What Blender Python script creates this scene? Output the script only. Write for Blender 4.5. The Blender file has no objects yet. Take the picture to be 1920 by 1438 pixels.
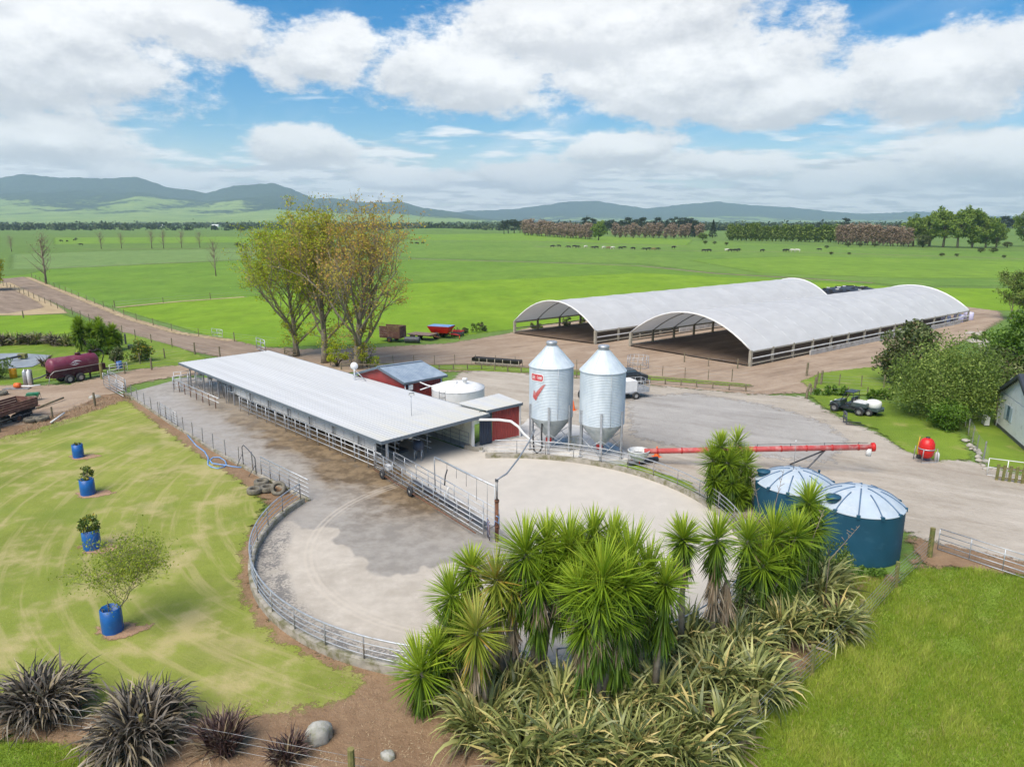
import bpy, bmesh, math, random
import numpy as np
from mathutils import Vector, Matrix

R = math.radians
scene = bpy.context.scene
col = scene.collection
# ------------------------------------------------------------------ camera
CAM_H, FOC, HORIZON = 15.0, 1333.0, 415.0
PITCH = math.atan((719 - HORIZON) / FOC)
cam = bpy.data.cameras.new('camera')
cam.sensor_fit = 'HORIZONTAL'; cam.sensor_width = 36.0; cam.lens = FOC / 1920 * 36.0
cam.clip_start = 0.5; cam.clip_end = 60000
camo = bpy.data.objects.new('camera', cam); col.objects.link(camo)
camo.location = (0, 0, CAM_H); camo.rotation_euler = (math.pi / 2 - PITCH, 0, 0)
scene.camera = camo
# ------------------------------------------------------------------ exposure
vs = scene.view_settings
vs.view_transform = 'Standard'; vs.look = 'None'; vs.gamma = 1.0; vs.exposure = 0.82
vs.use_curve_mapping = False
scene.cycles.volume_bounces = 1
scene.cycles.max_bounces = 6; scene.cycles.diffuse_bounces = 2; scene.cycles.glossy_bounces = 2
scene.cycles.transparent_max_bounces = 16
scene.cycles.use_denoising = True
scene.cycles.use_adaptive_sampling = True; scene.cycles.adaptive_threshold = 0.02
scene.cycles.caustics_reflective = False; scene.cycles.caustics_refractive = False
# ------------------------------------------------------------------ sun
SUN_EL, SUN_AZ = R(56), R(215)          # azimuth measured clockwise from +Y
sd = bpy.data.lights.new('sun', 'SUN'); sd.energy = 3.0; sd.angle = R(46); sd.color = (1.0, .92, .80)
so = bpy.data.objects.new('sun', sd); col.objects.link(so)
to_sun = Vector((math.sin(SUN_AZ) * math.cos(SUN_EL), math.cos(SUN_AZ) * math.cos(SUN_EL), math.sin(SUN_EL)))
so.rotation_euler = to_sun.to_track_quat('Z', 'Y').to_euler(); so.location = (0, 0, 200)


# ------------------------------------------------------------------ shader expressions
class X:
    """a socket (or number) that builds Math nodes when used in arithmetic"""
    tree = None
    def __init__(s, v): s.v = v
    def m(s, op, *o):
        n = X.tree.nodes.new('ShaderNodeMath'); n.operation = op
        for i, a in enumerate((s,) + o):
            a = a.v if isinstance(a, X) else a
            if isinstance(a, (int, float)): n.inputs[i].default_value = a
            else: X.tree.links.new(a, n.inputs[i])
        return X(n.outputs[0])
    def __add__(s, o): return s.m('ADD', o)
    __radd__ = __add__
    def __mul__(s, o): return s.m('MULTIPLY', o)
    __rmul__ = __mul__
    def __sub__(s, o): return s.m('SUBTRACT', o)
    def __rsub__(s, o): return X(o).m('SUBTRACT', s)
    def __truediv__(s, o): return s.m('DIVIDE', o)
    def __neg__(s): return s * -1.0
    def clamp(s): return s.m('MAXIMUM', 0.0).m('MINIMUM', 1.0)
    def max(s, o): return s.m('MAXIMUM', o)
    def min(s, o): return s.m('MINIMUM', o)
    def abs(s): return s.m('ABSOLUTE')
    def sin(s): return s.m('SINE')
    def sqrt(s): return s.m('SQRT')
    def pow(s, o): return s.m('POWER', o)

def node(t, **k):
    n = X.tree.nodes.new(t)
    for a, b in k.items(): setattr(n, a, b)
    return n
def put(n, i, v):
    v = v.v if isinstance(v, X) else v
    if isinstance(v, bpy.types.NodeSocket): X.tree.links.new(v, n.inputs[i])
    else: n.inputs[i].default_value = v
def sep(v):
    n = node('ShaderNodeSeparateXYZ'); put(n, 0, v); return X(n.outputs[0]), X(n.outputs[1]), X(n.outputs[2])
def comb(x, y, z):
    n = node('ShaderNodeCombineXYZ'); put(n, 0, x); put(n, 1, y); put(n, 2, z); return X(n.outputs[0])
NOISE_CAP = [8.0]
def noise(scale, detail=3.0, vec=None, rough=.55, dist=0.0):
    n = node('ShaderNodeTexNoise'); put(n, 'Scale', scale); put(n, 'Detail', min(detail, NOISE_CAP[0])); put(n, 'Roughness', rough); put(n, 'Distortion', dist)
    if vec is not None: put(n, 'Vector', vec)
    return X(n.outputs[0])
def voro(scale, vec=None, feat='F1'):
    n = node('ShaderNodeTexVoronoi', feature=feat); put(n, 'Scale', scale)
    if vec is not None: put(n, 'Vector', vec)
    return X(n.outputs[0])
def sm(x, a, b, lo=0.0, hi=1.0):
    n = node('ShaderNodeMapRange', interpolation_type='SMOOTHSTEP'); put(n, 0, x); put(n, 1, a); put(n, 2, b); put(n, 3, lo); put(n, 4, hi); return X(n.outputs[0])
def mixc(f, a, b, mode='MIX'):
    n = node('ShaderNodeMix', data_type='RGBA', blend_type=mode)
    put(n, 0, f)
    for i, c in ((6, a), (7, b)): put(n, i, tuple(c) + (1,) if isinstance(c, (tuple, list)) else c)
    return X(n.outputs[2])
def pos(): return X(node('ShaderNodeNewGeometry').outputs['Position'])
def objco(): return X(node('ShaderNodeTexCoord').outputs['Object'])
def attr(name): return X(node('ShaderNodeAttribute', attribute_name=name).outputs['Fac'])
def vscale(v, s):
    n = node('ShaderNodeVectorMath', operation='MULTIPLY'); put(n, 0, v); put(n, 1, s); return X(n.outputs[0])

# ------------------------------------------------------------------ world: sky and clouds
world = bpy.data.worlds.new('World'); scene.world = world; world.use_nodes = True
X.tree = world.node_tree; X.tree.nodes.clear()
def build_sky():
    sky = node('ShaderNodeTexSky', sky_type='NISHITA', sun_disc=False)
    sky.sun_elevation = SUN_EL; sky.sun_rotation = SUN_AZ; sky.altitude = 20; sky.air_density = 1.0; sky.dust_density = .25; sky.ozone_density = 2.4
    hs = node('ShaderNodeHueSaturation'); put(hs, 'Saturation', 1.6); put(hs, 'Value', .76); put(hs, 'Color', X(sky.outputs[0]))
    blue = X(hs.outputs[0])
    d = X(node('ShaderNodeTexCoord').outputs['Generated'])
    x, y, z = sep(d)
    az = x.m('ARCTAN2', y); el = z.max(-1.0).m('ARCSINE')
    # cumulus banks: (azimuth, elevation, half width, half height) in radians
    blobs = []
    for px, py, rx, ry, s in ((1130, 85, 340, 112, 1), (880, 165, 185, 80, 1), (1260, 160, 270, 92, 1), (1690, 165, 240, 90, 1), (1450, 205, 170, 52, .9),
                              (120, 115, 330, 108, 1), (400, 80, 190, 50, .9), (620, 140, 135, 66, .95), (110, 278, 190, 45, .8), (590, 285, 100, 44, .85), (1185, 287, 95, 42, .85), (1800, 300, 190, 40, .7),
                              (330, 335, 150, 26, .8), (760, 338, 150, 26, .8), (1010, 330, 130, 30, .75), (1340, 318, 150, 30, .75), (1580, 345, 170, 26, .75)):
        a = math.atan((px - 960) / FOC); e = math.atan((HORIZON - py) / FOC * math.cos(a))
        blobs.append((a, e, rx / FOC * math.cos(a) ** 2, ry / FOC, s))
    p3 = vscale(d, (1, 1, 1.9))
    wx = noise(5.0, 2, p3, .6) - .5; wy = noise(5.0, 2, vscale(p3, (-1, 1, 1)), .6) - .5
    def field(dv, dt=6.0):
        e_ = el + dv
        best = None
        for a, e, rx, ry, s in blobs:
            ax = (az + wx * .11 - a) / rx
            ey = (e_ + wy * .055 - e)
            ey = ey / ry
            g = (1.0 - (ax * ax + ey * ey).sqrt()) * s
            best = g if best is None else best.m('SMOOTH_MAX', g, .25)
        q = comb(x, y, (z + dv) * 1.9)
        f = (noise(9.0, dt, q, .68) - .5) * 2.1
        return best.max(-1.2) * 1.25 + f + .10
    f0 = field(0.0); f1 = field(.016, 5.0)
    den = sm(f0, .0, .42)
    lit = sm(f0 - f1, -.5, .45)             # edges that face up catch the light
    # flat layer towards the horizon and thin veils
    zz = z.max(0.0) + .11
    pl = comb(x / zz * .8, y / zz, 0.0)
    n1 = noise(1.05, 4, pl, .62); n2 = noise(3.1, 3, pl, .6)
    low = sm(n1 * .75 + n2 * .35 + sm(el, 0.0, .17, .20, -.10), .53, .66)
    vg = comb(x / zz * 1.5 + y / zz * .6, y / zz * .33, 2.0)
    veil = sm(noise(1.2, 3, vg, .62), .45, .8) * .42
    core = sm(noise(4.2, 2.5, vscale(d, (1, 1, 3.0)), .6) + sm(f0, .4, 1.5, .0, .12), .40, .66)
    shade = (lit * .62 + core * .3 + .12).clamp()
    base_dark = sm(el, .02, .2, .0, .06)
    c_big = mixc(shade, (3.75, 3.85, 4.1), (6.9, 6.85, 6.8))
    c_low = mixc(sm(n2 * 1.1, .44, .62), (4.5, 4.6, 4.9), (6.9, 6.9, 6.9))
    c = mixc(veil, blue, (6.0, 6.3, 6.8))
    c = mixc(sm(el, .0, .13, .6, .0), c, (6.1, 6.5, 7.0))
    c = mixc(low * sm(el, .20, .55, .94, .55), c, c_low)
    c = mixc(den * .97, c, c_big)
    c = mixc(sm(el, -.02, 0.0, 1.0, 0.0), c, (4.5, 4.9, 5.2))
    bg = node('ShaderNodeBackground'); put(bg, 'Color', c); put(bg, 'Strength', .098)
    out = node('ShaderNodeOutputWorld'); X.tree.links.new(bg.outputs[0], out.inputs[0])
build_sky()
world.cycles.sampling_method = 'MANUAL'; world.cycles.sample_map_resolution = 512

# ------------------------------------------------------------------ placing: a photo reading -> a point on level ground
def G(px, py, z=0.0):
    dx = (px - 960) / FOC; dy = (719 - py) / FOC
    vy = math.cos(PITCH) + dy * math.sin(PITCH); vz = -math.sin(PITCH) + dy * math.cos(PITCH)
    t = (z - CAM_H) / vz
    return Vector((dx * t, vy * t, z))

# ------------------------------------------------------------------ mesh builder
class MB:
    def __init__(s): s.v = []; s.f = []
    def add(s, vs, fs):
        o = len(s.v); s.v.extend(tuple(v) for v in vs); s.f.extend(tuple(i + o for i in f) for f in fs); return s
    def box(s, c, size, rz=0.0, tilt=None):
        hx, hy, hz = size[0] / 2, size[1] / 2, size[2] / 2
        m = Matrix.Rotation(rz, 3, 'Z')
        if tilt is not None: m = m @ tilt
        c = Vector(c)
        vs = [c + m @ Vector((a * hx, b * hy, d * hz)) for d in (-1, 1) for a, b in ((-1, -1), (1, -1), (1, 1), (-1, 1))]
        return s.add(vs, [(3, 2, 1, 0), (4, 5, 6, 7), (0, 1, 5, 4), (1, 2, 6, 5), (2, 3, 7, 6), (3, 0, 4, 7)])
    def beam(s, p, q, w, h):
        """rectangular bar from p to q, w across and h upright"""
        p, q = Vector(p), Vector(q); d = (q - p).normalized()
        up = Vector((0, 0, 1)) if abs(d.z) < .95 else Vector((0, 1, 0))
        a = d.cross(up).normalized() * w / 2; b = a.cross(d).normalized() * h / 2
        vs = [e + sa * a + sb * b for e in (p, q) for sa, sb in ((-1, -1), (1, -1), (1, 1), (-1, 1))]
        return s.add(vs, [(0, 1, 2, 3), (7, 6, 5, 4), (0, 4, 5, 1), (1, 5, 6, 2), (2, 6, 7, 3), (3, 7, 4, 0)])
    def tube(s, pts, r, n=6, cap=True):
        pts = [Vector(p) for p in pts]; k = len(pts)
        rs = r if isinstance(r, (list, tuple)) else [r] * k
        o = len(s.v); prev = None
        for i, p in enumerate(pts):
            d = (pts[min(i + 1, k - 1)] - pts[max(i - 1, 0)]).normalized()
            if prev is None:
                a = d.cross(Vector((0, 0, 1)) if abs(d.z) < .9 else Vector((1, 0, 0))).normalized()
            else:
                a = (prev - d * prev.dot(d)).normalized()
            prev = a; b = d.cross(a)
            for j in range(n):
                t = 2 * math.pi * j / n
                s.v.append(tuple(p + (a * math.cos(t) + b * math.sin(t)) * rs[i]))
        for i in range(k - 1):
            for j in range(n):
                j2 = (j + 1) % n
                s.f.append((o + i * n + j, o + i * n + j2, o + (i + 1) * n + j2, o + (i + 1) * n + j))
        if cap:
            s.f.append(tuple(o + j for j in reversed(range(n)))); s.f.append(tuple(o + (k - 1) * n + j for j in range(n)))
        return s
    def lathe(s, prof, n=24, c=(0, 0, 0), a0=0.0, a1=2 * math.pi, axis='Z'):
        full = abs(a1 - a0 - 2 * math.pi) < 1e-6; m = n if full else n + 1; o = len(s.v)
        for r, z in prof:
            for j in range(m):
                t = a0 + (a1 - a0) * j / n
                p = (r * math.cos(t), r * math.sin(t), z)
                if axis == 'Y': p = (p[0], p[2], p[1])
                if axis == 'X': p = (p[2], p[0], p[1])
                s.v.append((c[0] + p[0], c[1] + p[1], c[2] + p[2]))
        for i in range(len(prof) - 1):
            for j in range(n):
                j2 = (j + 1) % m
                q = (o + i * m + j, o + i * m + j2, o + (i + 1) * m + j2, o + (i + 1) * m + j)
                s.f.append(q if axis == 'Z' else q[::-1])
        return s
    def prism(s, poly, z0, z1):
        n = len(poly); o = len(s.v)
        for z in (z0, z1):
            for p in poly: s.v.append((p[0], p[1], z))
        s.f.append(tuple(o + i for i in reversed(range(n)))); s.f.append(tuple(o + n + i for i in range(n)))
        for i in range(n):
            j = (i + 1) % n; s.f.append((o + i, o + j, o + n + j, o + n + i))
        return s
    def build(s, name, mat, parent=None, smooth=False, world=False, kind=None, label=None):
        off = Vector(parent['_base']) if (world and parent is not None) else None
        vs = s.v if off is None else [tuple(Vector(v) - off) for v in s.v]
        me = bpy.data.meshes.new(name); me.from_pydata(vs, [], s.f)
        me.materials.append(M[mat])
        if smooth: me.shade_smooth()
        o = bpy.data.objects.new(name, me); col.objects.link(o)
        if parent is not None: o.parent = parent
        if kind: o['kind'] = kind
        if label: o['label'] = label
        return o

def np_mesh(name, co, faces, mat, parent=None, attrs=None, smooth=False, kind=None):
    """co (n,3) array, faces (m,k) array of one polygon size, attrs {name: per-vertex array}"""
    co = np.asarray(co, dtype=np.float32); faces = np.asarray(faces, dtype=np.int32)
    me = bpy.data.meshes.new(name); k = faces.shape[1]
    me.vertices.add(len(co)); me.vertices.foreach_set('co', co.ravel())
    me.loops.add(faces.size); me.loops.foreach_set('vertex_index', faces.ravel())
    me.polygons.add(len(faces)); me.polygons.foreach_set('loop_start', np.arange(0, faces.size, k, dtype=np.int32))
    me.update(calc_edges=True)
    for a, arr in (attrs or {}).items():
        me.attributes.new(a, 'FLOAT', 'POINT').data.foreach_set('value', np.asarray(arr, dtype=np.float32))
    me.materials.append(M[mat])
    if smooth: me.shade_smooth()
    o = bpy.data.objects.new(name, me); col.objects.link(o)
    if parent is not None: o.parent = parent
    if kind: o['kind'] = kind
    return o

def tag(o, label=None, cat=None, group=None, kind=None):
    if label: o['label'] = label
    if cat: o['category'] = cat
    if group: o['group'] = group
    if kind: o['kind'] = kind
    return o
def thing(name, label, cat, loc=(0, 0, 0), rz=0.0, group=None):
    o = bpy.data.objects.new(name, None); col.objects.link(o); o.empty_display_size = .2
    o.location = loc; o.rotation_euler = (0, 0, rz); o['_base'] = tuple(loc)
    return tag(o, label, cat, group)
def dup(root, loc, rz=0.0, scale=None, label=None, group=None):
    def cp(o, par):
        c = o.copy(); col.objects.link(c); c.parent = par
        for ch in o.children: cp(ch, c)
        return c
    r = cp(root, None); r.location = loc; r.rotation_euler = (0, 0, rz)
    if scale is not None: r.scale = scale if hasattr(scale, '__len__') else (scale,) * 3
    if label: r['label'] = label
    if group: r['group'] = group
    return r
rng = np.random.default_rng(11)
rnd = random.Random(5)
ORD = ['first', 'second', 'third', 'fourth', 'fifth', 'sixth', 'seventh', 'eighth', 'ninth', 'tenth', 'eleventh', 'twelfth', 'thirteenth', 'fourteenth', 'fifteenth', 'sixteenth',
       'seventeenth', 'eighteenth', 'nineteenth', 'twentieth', 'twenty-first', 'twenty-second', 'twenty-third', 'twenty-fourth', 'twenty-fifth', 'twenty-sixth', 'twenty-seventh', 'twenty-eighth', 'twenty-ninth', 'thirtieth',
       'thirty-first', 'thirty-second', 'thirty-third', 'thirty-fourth', 'thirty-fifth', 'thirty-sixth', 'thirty-seventh', 'thirty-eighth', 'thirty-ninth', 'fortieth']

# ------------------------------------------------------------------ materials
M = {}
NOISE_CAP[0] = 3.0
def mat(name, fn):
    m = bpy.data.materials.new(name); m.use_nodes = True; X.tree = m.node_tree; X.tree.nodes.clear()
    out = node('ShaderNodeOutputMaterial'); b = node('ShaderNodeBsdfPrincipled')
    sh = fn(b)
    X.tree.links.new((sh if sh is not None else b.outputs[0]), out.inputs[0]); M[name] = m
    return m
def bump(b, h, strength=.5, dist=.05):
    n = node('ShaderNodeBump'); put(n, 'Height', h); put(n, 'Strength', strength); put(n, 'Distance', dist); put(b, 'Normal', X(n.outputs[0]))
def plain(name, c, rough=.6, metal=0.0, var=.12, scale=6.0, dirt=None, dirt_amt=.0, bmp=0.0, spec=None):
    """one colour with uneven tone, a second wear colour in patches and light relief"""
    def fn(b):
        p = pos(); n = noise(scale, 5, p, .6)
        lo = tuple(v * (1 - var) for v in c); hi = tuple(min(1, v * (1 + var)) for v in c)
        k = mixc(sm(n, .3, .7), lo, hi)
        if dirt: k = mixc(sm(noise(scale * .6 + .7, 7, p, .68), .62 - dirt_amt * .35, .78 - dirt_amt * .2) * min(1, .4 + dirt_amt), k, dirt)
        put(b, 'Base Color', k); put(b, 'Roughness', (noise(scale * 2, 3, p) - .5) * .25 + rough); put(b, 'Metallic', metal)
        if spec is not None: put(b, 'Specular IOR Level', spec)
        if bmp: bump(b, noise(scale * 8, 4, p), bmp, .02)
    return mat(name, fn)
def feathered(b, width=.35, wob=1.0, sc=1.7):
    """let a ground sheet thin out unevenly towards its own edge"""
    p = pos(); e = attr('edge') / width + (noise(sc, 5, p, .65) - .5) * 4.0 * wob + (noise(sc * 7, 3, p, .6) - .5) * 2.2
    tr = node('ShaderNodeBsdfTransparent'); mx = node('ShaderNodeMixShader')
    put(mx, 0, sm(e, -.15, .75)); X.tree.links.new(tr.outputs[0], mx.inputs[1]); X.tree.links.new(b.outputs[0], mx.inputs[2])
    return mx.outputs[0]
def grassland(name, a, b_, dry, dry_amt=.2, sc=1.0, feather=None, stripes=None, rough=.75):
    def fn(b):
        p = pos()
        n1 = noise(.055 * sc, 5, p, .6); n2 = noise(.6 * sc, 6, p, .65); n3 = noise(6.0 * sc, 4, p, .7)
        px, py, pz = sep(p)
        st = noise(1.0, 4, comb(px * .12 + py * .05, py * .9, 0.0), .6)      # streaks as grazed and regrown strips
        k = mixc((sm(n1, .3, .7) * .55 + sm(n2, .25, .75) * .25 + sm(st, .3, .7) * .25).clamp(), a, b_)
        k = mixc(sm(n3 * .5 + n2 * .5, .42, .62) * .30, k, tuple(v * .62 for v in a))
        n4 = noise(.22, 4, comb(px, py * .55, 3.0), .7); k = mixc(sm(n4, .50, .66) * .34, k, tuple(v * .66 for v in a)); k = mixc(sm(n4, .46, .32) * .30, k, tuple(min(1, v * 1.22) for v in b_))
        k = mixc(sm(noise(.35 * sc, 7, p, .7) + n3 * .22, .74 - dry_amt * .3, .92 - dry_amt * .2) * .75, k, dry)
        if stripes:
            cx, cy, sp = stripes
            ex = px - cx; ey = py - cy
            d = (ex * ex + ey * ey).sqrt() + (noise(.06, 2, p) - .5) * 1.6
            th = ey.m('ARCTAN2', ex) * 2.4
            w = noise(1.0, 4, comb(d * 2.3, th * 1.5, 0.0), .62) + (d * (2 * math.pi / sp)).sin() * .045                 # mower passes, long thin streaks
            w2 = noise(.16, 4, p, .62)
            k = mixc(sm(w, .49, .68) * .42, k, dry); k = mixc(sm(w2, .46, .34) * .5, k, (.155, .215, .030)); k = mixc(sm(w2, .56, .72) * .4, k, tuple(v * .82 for v in dry))
        put(b, 'Base Color', k); put(b, 'Roughness', rough); put(b, 'Specular IOR Level', .15)
        bump(b, noise(9.0 * sc, 2, p, .7), .3 if stripes else .7, .08 if stripes else .16)
        if feather: return feathered(b, feather)
    return mat(name, fn)
# pastures (each paddock has been grazed at another time)
grassland('plain_grass', (.120, .200, .040), (.165, .255, .052), (.24, .26, .09), .12, .35)
grassland('paddock_lime', (.165, .300, .014), (.245, .375, .022), (.31, .34, .05), .10, 1.0, .5)
grassland('paddock_mid', (.125, .240, .026), (.190, .310, .034), (.27, .30, .06), .14, .6, .8)
grassland('paddock_green', (.125, .230, .034), (.195, .300, .046), (.28, .30, .09), .18, .35, 2.0)
grassland('paddock_fresh', (.145, .260, .026), (.215, .335, .034), (.29, .33, .07), .14, .4, 2.0)
grassland('paddock_pale', (.165, .255, .075), (.195, .290, .080), (.28, .30, .12), .2, .35, 2.0)
grassland('mown_lawn', (.200, .245, .036), (.295, .315, .065), (.46, .375, .18), .55, 1.0, .35, (2.0, 42.0, 1.15))
grassland('verge_grass', (.150, .245, .026), (.235, .320, .038), (.38, .35, .12), .35, 1.2, .3)
grassland('thick_pasture', (.180, .280, .028), (.280, .370, .048), (.38, .36, .12), .32, 1.5, .3)
def earth(name, a, b_, dark, light, feather=.4, tracks=None, sc=1.0, stone=.0):
    def fn(b):
        p = pos(); px, py, pz = sep(p)
        n1 = noise(.16 * sc, 6, p, .62); n2 = noise(1.7 * sc, 6, p, .68); n3 = noise(14.0, 4, p, .7)
        k = mixc(sm(n1 * .6 + n2 * .4, .34, .66), a, b_)
        if tracks:
            tx, ty = tracks
            q = comb((px * tx + py * ty) * .13, (px * -ty + py * tx) * .75, 0.0)
            t = noise(1.0, 6, q, .62)
            k = mixc(sm(t, .50, .68) * .55, k, light); k = mixc(sm(t, .46, .32) * .45, k, dark)
        k = mixc(sm(n2, .58, .78) * .5, k, dark); k = mixc(sm(n3 * .7 + n2 * .3, .56, .72) * .55, k, light)
        if stone:
            v = voro(9.0, p); k = mixc(sm(v, .22, .06) * stone, k, tuple(min(1, c * 1.45) for c in light))
        put(b, 'Base Color', k); put(b, 'Roughness', .9); put(b, 'Specular IOR Level', .2)
        bump(b, noise(5.0, 3, p, .75), .8, .09)
        if feather: return feathered(b, feather)
    return mat(name, fn)
earth('farm_dirt', (.300, .215, .148), (.405, .305, .218), (.17, .118, .080), (.48, .375, .275), .7, (.85, .52))
earth('race_dirt', (.230, .168, .118), (.305, .230, .168), (.15, .108, .076), (.38, .295, .22), .5, (-.72, .69))
earth('bed_soil', (.215, .135, .078), (.310, .205, .122), (.12, .076, .046), (.44, .31, .19), .45, None, 1.6, .12)
earth('yard_gravel', (.365, .315, .252), (.465, .408, .335), (.275, .225, .172), (.56, .50, .42), .6, (.86, -.50), 1.0, .3)
earth('grey_metal', (.33, .305, .275), (.405, .38, .345), (.25, .225, .20), (.48, .45, .41), .8, (.86, -.50), 1.0, .3)
earth('dry_thatch', (.38, .28, .16), (.50, .385, .225), (.24, .17, .10), (.58, .46, .29), .35, None, 1.5)
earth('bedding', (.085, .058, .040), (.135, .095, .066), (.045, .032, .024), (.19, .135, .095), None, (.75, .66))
earth('mulch', (.34, .205, .125), (.46, .30, .19), (.20, .12, .075), (.56, .41, .27), .22, None, 2.2)
YC = (-.51, 32.2); YR = 11.4
def concrete_yard(b):
    p = pos(); px, py, pz = sep(p)
    n1 = noise(.22, 7, p, .62); n2 = noise(1.1, 7, p, .68); n3 = noise(9.0, 5, p, .7)
    dx = px - YC[0]; dy = py - YC[1]; rr = (dx * dx + dy * dy).sqrt()
    side = dx * .80 + dy * .60                       # east (+) or west (-) of the backing gate
    along = dx * -.60 + dy * .80                     # distance from the pole towards the shed
    k = mixc(sm(n1 * .5 + n2 * .5, .32, .68), (.40, .35, .285), (.54, .48, .40))
    k = mixc(sm(n3 * .6 + n2 * .4, .52, .70) * .45, k, (.62, .56, .47))
    east = sm(side + (n1 - .5) * 2.5, -.15, .35)
    k = mixc(east * .55, k, (.60, .56, .50))
    # hosed, still damp: ends in a ragged shore across the round yard
    ang = noise(.5, 5, comb(px * .6, py * .25, 0.0), .6)
    wet = sm(dy + (ang - .5) * 7.5 + (n1 - .5) * 4.0 + sm(dx, -9.5, -5.0, -4.0, .0), -3.6, -3.25) * (1.0 - east)
    lane = sm(px * -.69 + py * .723 + (n1 - .5) * 3, 29.5, 32.0) * (1.0 - east)
    damp = mixc(sm(n2, .3, .7), (.225, .205, .180), (.325, .295, .255))
    k = mixc(wet * .78, k, damp)
    k = mixc(lane * .40, k, (.46, .415, .36))
    # muck trodden out along the shed and under the gate
    dsh = (px + 8.2) * .723 + (py - 41.0) * .69      # distance from the shed's rail line, + towards the shed
    muck = sm(dsh + (noise(.33, 6, p, .65) - .5) * 9.0, -3.6, .4) * (1.0 - east) * sm(along, 3.5, 8.5)
    muck = (muck + sm(side * -1.0 + (n2 - .5) * 5.0, 6.5, .8) * sm(along + (n1 - .5) * 6, .5, 5.5) * (1.0 - east) * .9).clamp()
    far = sm(py, 46.0, 62.0, 1.0, .25)
    k = mixc((muck * far * sm(n2 * .55 + n1 * .45, .26, .46)).clamp() * .95, k, mixc(sm(n2, .35, .65), (.120, .080, .040), (.270, .190, .105)))
    # swept tyre arcs of the gate
    arc = sm((rr - 9.05 + (n1 - .5) * .5).abs(), .42, .20) * sm(((rr * 24.0).sin() + 1.0) * .5 + (n2 - .5) * .4, .25, .7) * (1.0 - east)
    k = mixc(arc * .42, k, (.56, .49, .40))
    outer = sm(rr + (n1 - .5) * 1.5, 9.9, 10.5) * sm(dy, 3.0, -1.0) * (1.0 - east)
    k = mixc(outer * sm(n3 * .55 + n2 * .45, .44, .56) * .8, k, (.13, .125, .12))
    ws = (wet * .8 + lane * .5 + muck * .35).clamp() * (1.0 - arc * .6)
    put(b, 'Base Color', mixc(.16, k, (.62, .50, .36), 'MULTIPLY') if False else k); put(b, 'Roughness', .86 - ws * (sm(n2, .3, .65) * .30 + .20)); put(b, 'Specular IOR Level', .35)
    bump(b, noise(7.0, 2, p, .7), .25, .02)
mat('yard_concrete', concrete_yard)
plain('kerb_concrete', (.37, .335, .275), .9, 0, .2, 2.5, (.17, .16, .075), .55, .3)
plain('pale_concrete', (.62, .59, .54), .85, 0, .10, 1.5, (.42, .38, .31), .35, .2)
plain('wall_concrete', (.42, .405, .38), .88, 0, .16, 1.6, (.25, .22, .17), .4, .3)
# metals and paints
plain('galv_pipe', (.50, .52, .54), .45, .55, .12, 4.0, (.36, .33, .30), .3)
plain('dull_pipe', (.33, .325, .32), .6, .4, .2, 4.0, (.26, .19, .13), .45)
plain('rust_iron', (.20, .085, .045), .85, .1, .3, 9.0, (.10, .05, .035), .5, .2)
plain('dark_steel', (.10, .105, .115), .55, .3, .2, 5.0)
plain('black_rubber', (.030, .030, .032), .8, 0, .3, 8.0, (.16, .14, .115), .2)
plain('black_plastic', (.018, .018, .020), .45, 0, .2, 5.0, (.09, .08, .07), .15)
plain('white_paint', (.78, .77, .74), .5, 0, .05, 3.0, (.52, .48, .41), .25)
plain('cream_cladding', (.72, .70, .55), .5, 0, .05, 2.0, (.50, .46, .34), .3)
plain('red_cladding', (.330, .052, .046), .5, 0, .10, 2.0, (.24, .060, .050), .35)
plain('navy_cladding', (.035, .050, .082), .5, 0, .12, 2.0)
plain('slate_trim', (.135, .165, .195), .5, .1, .08, 2.0)
plain('blue_plastic', (.008, .105, .36), .45, 0, .10, 3.0, (.10, .19, .36), .12)
plain('blue_hose_plastic', (.15, .30, .55), .5, 0, .15, 4.0, (.45, .46, .46), .4)
plain('tank_blue', (.010, .074, .125), .62, 0, .10, .9, (.035, .115, .18), .25)
plain('lid_blue', (.42, .49, .55), .75, 0, .06, 1.1, (.52, .56, .58), .4)
plain('lid_rib', (.10, .17, .27), .55, 0, .1, 2.0)
plain('white_plastic', (.80, .79, .76), .45, 0, .04, 2.0, (.60, .57, .50), .25)
plain('red_plastic', (.62, .018, .014), .38, 0, .10, 3.0)
plain('red_paint', (.44, .022, .022), .45, 0, .14, 3.0, (.42, .13, .09), .3)
plain('faded_red', (.52, .085, .080), .55, 0, .14, 2.0, (.55, .30, .27), .45)
plain('maroon_paint', (.190, .032, .062), .42, 0, .10, 1.2, (.26, .10, .12), .35)
plain('maroon_dark', (.060, .010, .018), .6, 0, .2, 2.0, (.10, .075, .055), .45)
plain('wagon_brown', (.145, .060, .046), .8, 0, .22, 3.0, (.25, .15, .10), .5)
plain('deck_wood', (.22, .145, .115), .9, 0, .25, 5.0, (.33, .27, .22), .4, .3)
plain('green_paint', (.020, .185, .085), .5, 0, .15, 4.0)
plain('yellow_plastic', (.72, .33, .015), .45, 0, .08, 3.0)
plain('orange_plastic', (.78, .15, .025), .5, 0, .1, 4.0)
plain('steel_rim', (.52, .50, .46), .5, .4, .15, 6.0)
plain('post_wood', (.205, .165, .105), .9, 0, .28, 5.0, (.14, .15, .075), .45, .4)
plain('pale_post_wood', (.37, .335, .265), .9, 0, .16, 4.0, (.26, .23, .17), .4, .3)
plain('mossy_wood', (.23, .20, .070), .92, 0, .3, 6.0, (.15, .17, .045), .6, .4)
plain('fence_wire', (.40, .41, .42), .5, .6, .1)
plain('vehicle_dark', (.028, .034, .038), .35, .1, .2, 4.0, (.10, .10, .09), .2)
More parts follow.
